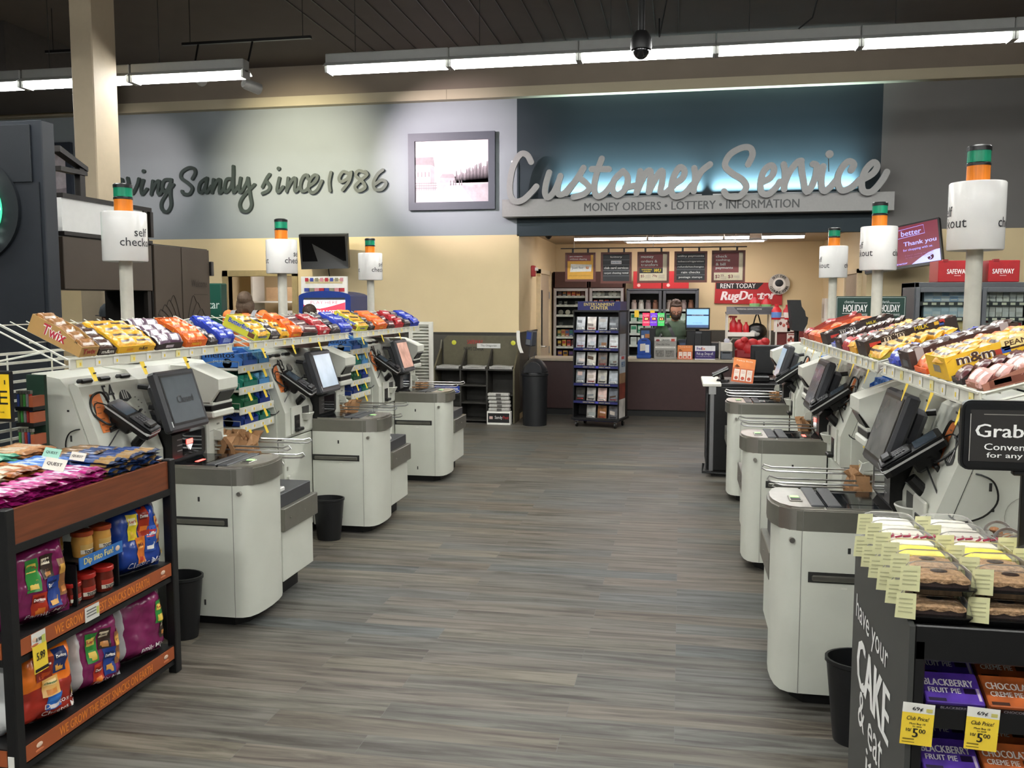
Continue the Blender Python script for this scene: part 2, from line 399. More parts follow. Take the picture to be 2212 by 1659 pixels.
for z in (.9, 1.85):
    m = MB(); m.tube([(XL + .06, y1 - .01, z - .06), (XL + .06, y1 - .01, z + .06)], .015, STEEL, 8); m.build('hinge', dr)
# door in the right wall of the alcove
dr = thing('door_2', None, None, (XR2 - .03, 14, 0), kind='structure')
m = MB(); m.box(XR2 - .04, XR2, 13.45, 14.4, .02, 2.14, c_('9b8d78')); m.build('door_leaf', dr)
m = MB(); m.box(XR2 - .06, XR2, 13.38, 13.45, 0, 2.2, c_('d3c2a0')); m.box(XR2 - .06, XR2, 14.4, 14.47, 0, 2.2, c_('d3c2a0')); m.box(XR2 - .06, XR2, 13.38, 14.47, 2.14, 2.2, c_('d3c2a0')); m.build('door_frame', dr)

# ------------------------------------------------------------------ lamps
TUBEM = mat('fluorescent_tube', (1.0, 1.0, .97), .5, emit=TUBE, var=0)
FIXM = mat('fixture_white_enamel', '9a9b98', .5, var=.02)
def strip_light(x0, x1, y, z, label, group='bare fluorescent strip lights hung in a row', rods=True, tm=None):
    t = thing('strip_light', label, 'light', ((x0 + x1) / 2, y, z), group)
    m = MB(); m.box(x0 + .003, x1 - .003, y - .07, y + .07, z + .05, z + .155, FIXM, .008)
    m.prism([(y - .05, z + .06), (y + .05, z + .06), (y + .02, z + .03), (y - .02, z + .03)], 'x', x0 + .003, x1 - .003, FIXM); m.build('housing', t)
    for s in (-1, 1):
        m = MB(); m.add([(x0 + .003, y + s * .068, z + .06), (x1 - .003, y + s * .068, z + .06), (x1 - .003, y + s * .135, z + .016), (x0 + .003, y + s * .135, z + .016), (x0 + .003, y + s * .072, z + .064), (x1 - .003, y + s * .072, z + .064), (x1 - .003, y + s * .139, z + .02), (x0 + .003, y + s * .139, z + .02)], [(0, 1, 2, 3), (4, 5, 6, 7), (2, 3, 7, 6)], FIXM); m.build('reflector', t)
    for s in (-.045, .045):
        m = MB(); m.tube([(x0 + .03, y + s, z), (x1 - .03, y + s, z)], .032, tm or TUBEM, 8); m.build('tube', t)
    for xe in (x0 + .003, x1 - .028):
        m = MB(); m.box(xe, xe + .025, y - .08, y + .08, z - .035, z + .05, FIXM); m.build('end_cap', t)
    if rods:
        m = MB(); m.tube([(x0 + .3, y, z + .155), (x0 + .3, y, 5.25)], .004, SEAM, 4); m.build('hanger_wire', t)
    return t
LY, LZ = 8.93, 4.08
xs = [-3.58 + 1.285 * i for i in range(6)]
for i in range(6): strip_light(xs[i], xs[i] + 1.285, LY, LZ, 'bare fluorescent strip light %s, in the long row' % ['at the left end of the row', 'next to the row end', 'before the dome camera', 'behind the dome camera', 'above the lottery board end', 'at the right edge'][i])
for i, x in enumerate((-5.75, -7.05, -8.35)): strip_light(x, x + 1.285, LY, LZ, ['bare fluorescent strip light between the putty pillar and the track spots', 'bare fluorescent strip light running behind the putty pillar', 'bare fluorescent strip light above the navy wall, at the photo edge'][i])
# the same rows carry on above and behind the viewer
for y in (4.9, .9, -2.6):
    for i in range(7): strip_light(-7.0 + 1.9 * i, -7.0 + 1.9 * i + 1.285, y, LZ + .1, 'bare fluorescent strip light in a row overhead', 'strip lights above the viewer', False)
# track spots
def spot(p, tgt, watts, col, size, label):
    t = thing('track_spotlight', label, 'spotlight', p, 'track spotlights washing the wall')
    d = (Vector(tgt) - Vector(p)).normalized(); q = d.to_track_quat('-Z', 'Y').to_matrix().to_4x4(); X = Matrix.Translation(p) @ q
    m = MB(); m.lathe([(.045, .14), (.06, .10), (.065, -.08), (.058, -.08), (.05, .05)], mat('spot_grey', '8c8b88', .4, metal=.3), (0, 0, 0), 14, X); m.build('lamp_head', t)
    m = MB(); m.tube([X @ Vector((0, 0, .13)), (p[0], p[1], 4.729)], .012, BLACK, 6); m.build('arm', t)
    ld = bpy.data.lights.new('lamp', 'SPOT'); ld.energy = watts; ld.color = col; ld.spot_size = size; ld.spot_blend = .9; ld.shadow_soft_size = .04
    lo = bpy.data.objects.new('bulb', ld); C.objects.link(lo); lo.parent = t; lo.rotation_euler = q.to_euler(); lo.location = d * .09
m = MB(); m.box(-5.8, -4.2, 9.98, 10.02, 4.73, 4.76, BLACK)
for q in (-5.7, -4.3): m.tube([(q, 10, 4.75), (q, 10, 5.25)], .004, BLACK, 4)
tr = m.build('lighting_track', label='short dark track rail above the left strip light end', cat='track')
m = MB(); m.box(-7.6, -6.8, 9.98, 10.02, 4.73, 4.76, BLACK)
for q in (-7.5, -6.9): m.tube([(q, 10, 4.75), (q, 10, 5.25)], .004, BLACK, 4)
m.build('lighting_track', label='short dark track rail behind the putty pillar', cat='track')
spot((-4.92, 10, 4.22), (-3.35, WY, 3.75), 215, (1, .86, .92), .8, 'grey track spotlight aimed at the framed photograph, beside the left strip end')
spot((-5.6, 10, 4.35), (-5.6, WY, 3.6), 150, (1, .92, .66), 1.1, 'grey track spotlight aimed at the wall lettering')
spot((-7.2, 10, 4.42), (-8.3, WY, 3.7), 60, (1, .88, .85), .7, 'grey track spotlight left of the putty pillar')
# dome camera on a pole
t = thing('dome_camera', 'black dome camera on a black ceiling pole before the long light row', 'camera', (-.37, 7.87, 3.8))
bx, by = -.37, 7.87
m = MB(); m.tube([(bx, by, 4.0), (bx, by, 5.25)], .028, BLACKM, 10); m.build('pole', t)
m = MB(); m.lathe([(.001, .2), (.05, .2), (.085, .15), (.09, .07), (.085, .05)], BLACKM, (bx, by, 3.8), 18); m.build('housing', t)
m = MB(); m.ball((bx, by, 3.85), (.072, .072, .08), mat('dark_dome', '1a1a1c', .08), 16); m.build('dome', t)
m = MB(); m.tube([at(1424, 40, y=8.8), at(1424, 80, y=8.8) , at(1440, 0, y=8.8)], .008, BLACKM, 5); m.tube([at(1765, 0, y=8.8), at(1755, 38, y=8.8), at(1725, 62, y=8.8)], .008, BLACKM, 5)
m.build('ceiling_cable', label='thin black cable looping down from the ceiling to the light row', cat='cable')
# alcove lamps
AL = mat('alcove_tube', (1.0, .93, .93), .5, emit=TUBE * .55, var=0)
for i, (a, b) in enumerate(((-1.72, -.56), (-.54, .62), (.64, 1.02), (1.2, 1.84))):
    t = thing('ceiling_light', ['fluorescent ceiling light above the coupon sign', 'fluorescent ceiling light above the money orders sign', 'short fluorescent ceiling light above the check cashing sign', 'fluorescent ceiling light at the right end of the alcove'][i], 'light', ((a + b) / 2, 14.6, 2.74), 'alcove ceiling lights')
    m = MB(); m.prism([(14.53, 2.81), (14.67, 2.81), (14.66, 2.75), (14.54, 2.75)], 'x', a, b, FIXM); m.build('housing', t)
    m = MB(); m.prism([(14.545, 2.75), (14.655, 2.75), (14.64, 2.715), (14.56, 2.715)], 'x', a + .01, b - .01, AL); m.build('diffuser', t)
m = MB(); m.box(-1, 1.4, 15.9, 16.05, 2.77, 2.81, FIXM); m.box(-.95, 1.35, 15.92, 16.03, 2.755, 2.77, AL); m.build('ceiling_light', label='fluorescent ceiling light hidden behind the hanging signs', cat='light', group='alcove ceiling lights')
m = MB(); m.box(-6.7, -6.1, 13.9, 14.1, 2.47, 2.5, AL); m.build('ceiling_light', label='fluorescent light in the office behind the doorway', cat='light')

# ------------------------------------------------------------------ self checkout kiosks
# local frame: u towards the aisle (0 = front of the low scale), v away from the viewer, w up
ORANGE = mat('fluorescent_orange_paper', 'f08a4a', .6, var=.05)
REDGLOW = mat('scanner_red_light', (1, .05, .04), .3, emit=2.2, var=0)
GREEND = mat('green_digits', (.3, 1, .2), .4, emit=.35, var=0)
SCREEN_OFF = mat('dim_lcd', '5b6166', .25, var=.03)
SCREEN_BL = mat('pale_blue_lcd', (.40, .50, .60), .2, emit=.08, var=.1, scale=8)
SCREEN_RED = mat('peach_lcd', (.62, .36, .28), .2, emit=.08, var=.3, scale=10)
LEFT_X, RIGHT_X = -2.25, .45
LV = [3.87, 5.87, 7.87]; RV = [3.45, 5.44, 7.49]
def frame(side, v0):
    return Matrix(((1, 0, 0, LEFT_X), (0, 1, 0, v0), (0, 0, 1, 0), (0, 0, 0, 1))) if side == 'L' else \
        Matrix(((-1, 0, 0, RIGHT_X), (0, 1, 0, v0), (0, 0, 1, 0), (0, 0, 0, 1)))
NOSE = [(-.47, .48), (-.07, .48), (-.02, .495), (.02, .54), (.045, .61), (.055, .70), (.05, .79), (.035, .87), (.01, .92), (-.47, .92)]
def grow(pts, d):
    cx, cy = -.25, .70; return [(p[0] + (d if p[0] > -.4 else 0) * (1 if p[0] > -.1 else .0), p[1] + (d if p[1] > .7 else -d) * (1 if abs(p[1] - .7) > .15 else .3)) for p in pts]
def kiosk(side, v0, number, screen, label, red=False, closed=False, tagc=ORANGE):
    M = frame(side, v0)
    t = thing('self_checkout_kiosk', label, 'self checkout', M @ Vector((-.3, .68, 0)), 'self checkout kiosks along the aisle')
    B = lambda: MB(M)
    # tower: side body, upper cover, lower door
    m = B(); m.prism([(-.85, .06), (-.53, .06), (-.53, .96), (-.655, 1.325), (-.70, 1.375), (-.85, 1.40)], 'y', 0, .5, CREAM)
    m.box(-.535, -.50, .012, .49, .06, .95, SEAM); m.prism([(-.535, .95), (-.50, .95), (-.63, 1.31), (-.66, 1.31)], 'y', .012, .49, SEAM)
    for (u, w_) in ((-.78, 1.24), (-.66, 1.22), (-.66, 1.0), (-.76, 1.02)): m.box(u - .006, u + .006, -.001, .004, w_ - .005, w_ + .005, SEAM)
    m.box(-.655, -.645, -.001, .002, 1.07, 1.10, SEAM)
    ring = [(-.775 + .075 * math.cos(2 * PI * k / 24), -.002, .98 + .075 * math.sin(2 * PI * k / 24)) for k in range(24)]
    m.tube(ring, .0016, c_('a9aa9f'), 4, closed=True); m.build('tower_body', t)
    up = Vector((-.137, 0, .37)).normalized()
    m = B(); m.prism([(-.53, .785), (-.475, .785), (-.468, .80), (-.468, .965), (-.605, 1.335), (-.63, 1.35), (-.66, 1.345), (-.53, .97)], 'y', .01, .49, CREAM)
    # recesses of the coin slot and coin tray
    m.box(-.470, -.455, .10, .27, .80, 1.0, CREAM2, .012); m.build('upper_cover', t)
    m = B(); m.lathe([(.001, -.06), (.045, -.05), (.075, 0), (.07, .005), (.04, -.03)], CREAM2, (-.468, .36, .93), 16, sx=.8, a0=-PI / 2, a1=PI / 2)
    m.box(-.469, -.4665, .30, .42, .90, .98, c_('4b4c48')); m.build('coin_tray', t)
    m = B(); m.box(-.469, -.452, .13, .23, .82, .94, BLACK, .01); m.box(-.455, -.42, .13, .23, .82, .845, BLACK, .006); m.box(-.4525, -.450, .15, .21, .875, .895, c_('2b2b2b')); m.build('note_acceptor', t)
    m = B(); m.box(-.53, -.478, .01, .49, .07, .775, CREAM, .006)
    m.box(-.479, -.476, .04, .06, .55, .58, STEEL, .003); m.box(-.479, -.462, .035, .065, .49, .515, CREAM2, .004); m.build('lower_door', t)
    pc = lambda v, s: Vector((-.468, v, .965)) + up * s
    nv, qv = (.10, .21) if side == 'L' else (.24, .12)
    m = B(); m.card(pc(nv, .25), (0, 1, 0), up, .08, .2, tagc, .003)
    for k in range(6): m.card(pc(nv - .015 + .01 * (k % 2), .31 - .03 * k), (0, 1, 0), up, .03, .006, c_('9c5a30'), .0042)
    m.build('orange_notice', t)
    if number:
        m = B(); m.text(number, pc(qv, .345 if side == 'L' else .33), (0, 1, 0), up, INK, h=.085, w=.085, bold=.03, eps=.003); m.build('number_sticker', t)
    dv, dw = (.33, .30) if side == 'L' else (.11, .20)
    m = B(); m.add([pc(dv, dw) + up * (.05 * math.sin(a)) + Vector((.003, .05 * math.cos(a), 0)) for a in [PI * k / 8 for k in range(9)]] + [pc(dv, dw - .015) + Vector((.003, 0, 0))], [tuple(range(10))], c_('3a3b3a'))
    for k in (-1, 0, 1): m.card(pc(dv + .018 * k, dw + .025), (0, 1, 0), up, .009, .05, c_('c4c4be'), .0045)
    m.build('coin_decal', t)
    for k, v in enumerate((.06, .2, .37)):
        m = B(); m.box(-.66, -.62, v, v + .09, 1.345, 1.368, BLACK, .008); m.build('rubber_foot', t)
    # top cover behind
    m = B(); m.prism([(-.85, 1.30), (-.85, 1.40), (-.68, 1.385), (-.62, 1.33), (-.60, 1.20), (-.85, 1.2)], 'y', .5, 1.30, CREAM)
    m.prism([(-.85, .06), (-.62, .06), (-.62, .9), (-.85, .9)], 'y', .92, 1.36, CREAM); m.box(-.85, -.64, .5, .92, .06, 1.2, CREAM); m.box(-.85, -.66, .92, 1.3, .9, 1.2, c_('b9bab0')); m.build('rear_housing', t)
    # scanner pedestal
    body = [(-.47, .48), (-.07, .48), (-.03, .487), (.0, .51), (.02, .56), (.03, .63), (.033, .71), (.028, .80), (.015, .87), (-.005, .92), (-.47, .92)]
    m = B(); m.prism(body, 'z', .06, .775, CREAM, True)
    m.box(-.072, -.069, .4785, .4795, .06, .775, c_('8f9088')); m.box(-.27, -.258, .4788, .481, .685, .71, SEAM, .002); m.box(-.25, -.24, .4788, .481, .12, .15, SEAM)
    m.box(-.26, -.235, .478, .4798, .53, .537, c_('e4e4da')); m.tube([(-.03, .47, .735), (-.03, .49, .735)], .012, STEEL, 10); m.build('pedestal', t)
    m = B(); m.box(-.47, -.10, .4775, .482, .555, .60, SEAM); m.box(-.455, -.115, .468, .48, .562, .588, mat('handle_grey', '77766e', .3, metal=.6), .008); m.build('drawer_handle', t)
    m = B(); m.prism([(-.47, .53), (-.10, .53), (-.05, .60), (-.04, .86), (-.47, .86)], 'z', 0, .06, BLACKM); m.build('plinth', t)
    # steel counter with a dropped nose
    m = B(); m.prism(NOSE, 'z', .775, .862, BAND, True)
    m.prism([(p[0] - (.012 if p[0] > -.4 else 0), .7 + (p[1] - .7) * .96) for p in NOSE], 'z', .862, .868, STEEL)
    m.add([(-.075, .4795, .774), (-.02, .494, .774), (-.02, .494, .866), (-.075, .4795, .866), (.021, .539, .774), (.021, .539, .866)], [(0, 1, 2, 3), (1, 4, 5, 2)], STEEL, True)
    m.prism([(-.16, .50), (-.06, .497), (-.02, .515), (.015, .56), (.038, .63), (.045, .70), (.04, .79), (.02, .87), (-.01, .905), (-.10, .9)], 'z', .866, .876, mat('polished_nose_steel', 'cfcbc4', .3, metal=1.0), True); m.build('steel_counter', t)
    m = B(); m.box(-.46, -.17, .51, .89, .868, .8715, GLASSK); m.box(-.40, -.28, .60, .80, .8715, .873, c_('060607', .08))
    if red: m.box(-.36, -.34, .62, .70, .873, .8745, REDGLOW)
    m.box(-.435, -.17, .497, .503, .868, .876, STEEL); m.build('scanner_glass', t)
    for a in (-.235, -.165):
        m = B(); m.box(a, a + .055, .51, .89, .871, .883, SLATE, .004); m.build('rubber_strip', t)
    m = B(); m.box(-.085, -.03, .60, .70, .876, .882, STEEL, .004); m.box(-.078, -.037, .61, .65, .882, .884, BLACK); m.box(-.075, -.04, .655, .69, .882, .884, GREEND); m.build('scale_display', t)
    # upright scanner
    m = B(); m.prism([(-.60, .87), (-.44, .87), (-.42, .90), (-.42, 1.03), (-.45, 1.06), (-.60, 1.06)], 'y', .50, .84, BLACK); m.card((-.42, .70, .965), (0, 1, 0), ZU, .2, .12, GLASSK, .001)
    if red: m.box(-.421, -.415, .64, .70, .965, .99, REDGLOW); m.add([(-.414, .645, .96), (-.414, .695, .96), (-.414, .67, .93)], [(0, 1, 2)], mat('white_light', (1, .9, .85), emit=1.2, var=0))
    for k in range(3): m.card((-.42, .57, .94 + .03 * k), (0, 1, 0), ZU, .05, .006, c_('8a8a8a', .2), .002)
    m.build('upright_scanner', t)
    # touch screen on its arm
    md = Vector((-.098, 0, .31)).normalized(); mn = Vector((md.z, 0, -md.x)); mc = Vector((-.39, .575 if side == 'L' else .52, 1.225))
    X = Matrix((( mn.x, 0, md.x, mc.x), (0, 1, 0, mc.y), (mn.z, 0, md.z, mc.z), (0, 0, 0, 1)))
    m = B(); m.box(-.055, 0, -.19, .19, -.165, .165, CHAR, .012, X); m.box(-.12, -.055, -.13, .13, -.10, .12, CHAR, .02, X); m.box(-.002, .002, -.165, .165, -.135, .14, BLACK, 0, X)
    m.box(.0, .0025, -.178, -.172, -.14, -.11, c_('c9c9c9'), 0, X); m.build('monitor', t)
    m = B(); m.quad(X @ Vector((.003, -.155, -.122)), X @ Vector((.003, .155, -.122)), X @ Vector((.003, .155, .128)), X @ Vector((.003, -.155, .128)), screen)
    if closed: m.text('Closed', X @ Vector((.003, .01, .0)), (0, 1, 0), md, c_('1e2023'), h=.040, bold=.012, eps=.002)
    m.build('screen', t)
    m = B(); m.box(-.62, -.42, .52, .64, 1.06, 1.15, CHAR, .01); m.tube([(-.42, .70, 1.05), (-.50, .70, 1.16)], .014, WHITE, 6); m.build('screen_arm', t)
    for q, (a, b_) in enumerate((((-.52, .46, 1.25)), ((-.585, .45, 1.335)))) if False else []: pass
    for (u, v, w_) in ((-.555, .45, 1.30), (-.50, .455, 1.19)):
        m = B(); m.tube([(u - .02, v, w_), (u + .05, v + .02, w_ - .01)], .014, BLACK, 7); m.build('hinge_knob', t)
    m = B()
    for k in range(7):
        for q in range(2): m.card(pc(.41 + .018 * (k % 3), .30 - .018 * k - .12 * q), (0, 1, 0), up, .012, .005, c_('6d6e69'), .003)
    m.build('speaker_holes', t, kind=None)
    # receipt printer and coupon box column
    m = B(); m.prism([(-.66, 1.16), (-.42, 1.16), (-.36, 1.24), (-.36, 1.30), (-.55, 1.375), (-.66, 1.38)], 'y', .90, 1.13, CREAM2); m.prism([(-.43, 1.165), (-.37, 1.235), (-.365, 1.225), (-.405, 1.155)], 'y', .93, 1.10, BLACK)
    m.box(-.66, -.40, .89, 1.13, 1.115, 1.15, BLACK, .004); m.box(-.66, -.39, .89, 1.14, 1.075, 1.115, CREAM2, .008); m.box(-.66, -.40, .90, 1.13, 1.15, 1.165, CREAM2); m.build('receipt_printer', t)
    m = B(); m.box(-.66, -.45, .93, 1.12, .80, 1.07, CREAM2, .012); m.box(-.456, -.449, .95, 1.10, .99, .993, c_('9a9b92')); m.box(-.46, -.40, .99, 1.07, .93, .955, CREAM2, .008); m.prism([(-.45, .955), (-.39, .945), (-.40, .985), (-.45, 1.0)], 'y', .99, 1.0, CREAM2)
    m.box(-.45, -.448, 1.03, 1.06, 1.02, 1.03, c_('8a8b82')); m.prism([(-.66, .74), (-.42, .80), (-.42, .815), (-.66, .80)], 'y', .90, 1.14, WHITE); m.build('coupon_printer', t)
    if side == 'R' or number != '54':
        m = B(); m.card((-.50, 1.08, 1.0705), XR, (0, 1, 0), .05, .03, c_('7fe07a'), .001); m.build('green_sticker', t)
    # low bagging scale
    m = B(); m.box(-.62, 0, .925, 1.36, .12, .43, CREAM, .004); m.build('scale_body', t)
    m = B(); m.box(-.60, .02, .915, 1.40, .42, .555, BAND, .004)
    for v in (1.0, 1.2): m.tube([(.018, v, .49), (.0225, v, .49)], .006, STEEL, 6)
    m.build('bumper', t)
    m = B(); m.box(-.60, -.012, .92, 1.365, .555, .635, SLATE, .004); m.build('scale_plate', t)
    m = B(); m.box(-.55, -.08, 1.0, 1.3, 0, .12, BLACKM); m.build('foot', t)
    # chrome bag arms with loops
    for (v, w_) in ((1.0, .90), (1.03, .80), (1.30, .90), (1.33, .80)):
        m = B(); L = -.02 - (.06 if w_ < .85 else 0)
        m.tube([(-.66, v, w_), (L, v, w_), (L + .04, v, w_ + .012), (L + .05, v, w_ - .004), (L + .03, v, w_ - .016), (L - .03, v, w_ - .02), (-.66, v, w_ - .022)], .005, CHROME, 6); m.build('bag_arm', t)
    # card reader on a swivel bracket, with cables
    pX = M @ Vector((0, 0, 0))
    a = math.radians(36); pd = Vector((math.cos(a), 0, -math.sin(a))); pn = Vector((math.sin(a), 0, math.cos(a))); pcn = Vector((-.425, .19 if side == 'L' else .25, 1.175))
    PX = Matrix(((pd.x, 0, pn.x, pcn.x), (0, 1, 0, pcn.y), (pd.z, 0, pn.z, pcn.z), (0, 0, 0, 1)))   # x down the reader, y across, z out of its face
    PX = PX @ Matrix.Rotation(math.radians(8), 4, 'Z')
    m = B(); m.prism([(-.125, -.068), (.10, -.068), (.125, -.05), (.125, .05), (.10, .068), (-.125, .068), (-.135, .05), (-.135, -.05)], 'z', -.045, 0, BLACK, X=PX)
    m.prism([(-.13, -.071), (.12, -.071), (.128, -.05), (.128, .05), (.12, .071), (-.13, .071)], 'z', -.02, -.012, c_('b9b9b7', .25), X=PX)
    m.box(-.01, .12, -.055, .055, 0, .01, c_('202022'), .006, PX); m.box(.06, .105, -.05, .03, .01, .028, BLACK, .01, PX)
    m.box(-.02, -.012, .055, .075, -.02, .02, BLACK, 0, PX); m.build('card_reader', t)
    m = B(); m.box(-.115, -.025, -.05, .05, 0, .003, c_('47525c', .15), 0, PX); m.build('reader_screen', t)
    m = B()
    for i in range(4):
        for j in range(3): m.box(.01 + i * .014, .02 + i * .014, -.03 + j * .022, -.014 + j * .022, .01, .014, c_('3a3a3d'), 0, PX)
    m.build('keypad', t)
    m = B(); m.box(-.10, .02, -.03, .03, -.10, -.045, BLACK, .01, PX); m.tube([(-.50, .26, 1.0), (-.44, .26, 1.06)], .025, BLACK, 8); m.box(-.06, -.04, -.07, .04, -.14, -.09, BLACK, .005, PX); m.build('bracket', t)
    m = B(); q = [PX @ Vector(p) for p in ((-.13, -.02, -.02), (-.19, -.04, .02), (-.20, -.10, .0), (-.15, -.13, -.05), (-.07, -.10, -.07), (-.05, -.05, -.07))]
    m.tube(smooth(q), .006, BLACK, 6); m.build('cable', t)
    m = B(); q = [PX @ Vector((-.12, -.03, -.02)), PX @ Vector((-.17, -.10, -.02)), Vector((-.55, .06, 1.14)), Vector((-.615, -.01, 1.13)), Vector((-.66, -.012, 1.10)), Vector((-.67, -.012, 1.03)), Vector((-.61, -.012, .97)), Vector((-.52, 0, .97)), PX @ Vector((-.02, -.05, -.08))]
    m.tube(smooth(q), .0035, BLACK, 5); m.build('thin_cable', t)
    return t
def smooth(P, n=5):
    P = [Vector(p) for p in P]; q = []
    for i in range(len(P) - 1):
        p0 = P[max(i - 1, 0)]; p1 = P[i]; p2 = P[i + 1]; p3 = P[min(i + 2, len(P) - 1)]
        for k in range(n):
            t = k / n
            q.append(.5 * ((2 * p1) + (p2 - p0) * t + (2 * p0 - 5 * p1 + 4 * p2 - p3) * t * t + (3 * p1 - p0 - 3 * p2 + p3) * t ** 3))
    return q + [P[-1]]
kiosk('L', LV[0], '54', SCREEN_OFF, 'cream self checkout kiosk numbered 54 with a Closed screen and red scanner light', True, True)
kiosk('L', LV[1], '93', SCREEN_BL, 'cream self checkout kiosk numbered 93, middle one beside the snack side')
kiosk('L', LV[2], '91', SCREEN_RED, 'cream self checkout kiosk numbered 91, nearest the newspaper rack')
kiosk('R', RV[0], '53', mat('grey_lcd', '6d6f6e', .15, var=.2, scale=8), 'cream self checkout kiosk numbered 53, beside the cake display')
kiosk('R', RV[1], '92', mat('grey_lcd2', '77777a', .15, var=.3, scale=9), 'cream self checkout kiosk with lit red scanner glass, behind the kiosk numbered 53', True)
kiosk('R', RV[2], None, SCREEN_BL, 'cream self checkout kiosk beside the black podium')

# ------------------------------------------------------------------ pole lights
GLAMP = mat('green_lens', (.01, .23, .12), .2, emit=.02, var=.25, scale=60, stretch=(1, 1, .01))
ALAMP = mat('amber_lens', (.66, .19, .02), .2, emit=.02, var=.2, scale=60, stretch=(1, 1, .01))
def pole_light(x, y, zd0, zd1, z2, label, tx, txt):
    rt = 1
    t = thing('checkout_pole_light', label, 'pole light', (x, y, 1.405), 'self checkout pole lights')
    m = MB(); m.tube([(x, y, 1.405), (x, y, zd0 + .05)], .036, mat('pole_putty', 'c4c2b6', .5), 12); m.lathe([(.07, 0), (.07, .012), (.03, .012)], WHITE, (x, y, 1.405), 16); m.build('pole', t)
    m = MB(); r = .121; prof = [(.03, zd0 + .004), (r - .004, zd0), (r, zd0 + .006), (r, zd1 - .006), (r - .004, zd1), (.03, zd1 - .004)]
    m.lathe(prof, WHITEP, (x, y, 0), 36)
    for ang, s, dz, hh in txt:
        m.fn = lambda p, ang=ang: (x + (r + .0012) * math.cos(ang + p[0] / r), y + (r + .0012) * math.sin(ang + p[0] / r), p[1])
        m.text(s, (0, (zd0 + zd1) / 2 + dz, 0), (1, 0, 0), (0, 1, 0), c_('2c2c30'), h=hh, bold=.004, eps=0)
    m.fn = None; m.build('drum_sign', t)
    h = (z2 - zd1)
    m = MB(); m.lathe([(.05, 0), (.05, h * .46), (.001, h * .46)], ALAMP, (x, y, zd1), 22); m.build('amber_lamp', t)
    m = MB(); m.lathe([(.05, h * .54), (.05, h * .86), (.001, h * .86)], GLAMP, (x, y, zd1), 22); m.build('green_lamp', t)
    for a, b in ((.45, .55), (.85, 1.0)):
        m = MB(); m.lathe([(.052, h * a), (.052, h * b - .006), (.046, h * b), (.001, h * b)], BLACK, (x, y, zd1), 22); m.build('collar', t)
# the two-line sign is printed twice round each drum
def drum_txt(deg):
    o = []
    for k in (0, 180):
        a = math.radians(deg + k); o += [(a, 'self', .022, .046), (a, 'checkout', -.032, .046)]
    return o
def drum_z(py, x, y): return at(1106, py, y=y).z + (0)
def zpx(px, py, y): return at(px, py, y=y).z
PLX = -3.09
for i, (y, pz, lb, a) in enumerate(((4.65, (565, 459, 397), 'pole light with white drum sign over the kiosk numbered 54', -11), (6.69, (591, 518, 473), 'pole light with white drum sign over the kiosk numbered 93', 3), (8.75, (605, 547, 515), 'pole light with white drum sign over the kiosk numbered 91', -7))):
    px = (273, 609, 801)[i]; pole_light(PLX, y, zpx(px, pz[0], y), zpx(px, pz[1], y), zpx(px, pz[2], y), lb, 0, drum_txt(a))
PRX = 1.33
for i, (y, pz, px, lb, a) in enumerate(((4.54, (541, 395, 315), 2108, 'large white drum pole light over the kiosk numbered 53', -182), (6.65, (584, 490, 437), 1899, 'pole light in front of the maroon screen', -176), (8.54, (600, 532, 492), 1800, 'smallest pole light, beside the check cashing corner', -172))):
    pole_light(PRX, y, zpx(px, pz[0], y), zpx(px, pz[1], y), zpx(px, pz[2], y), lb, 0, drum_txt(a))

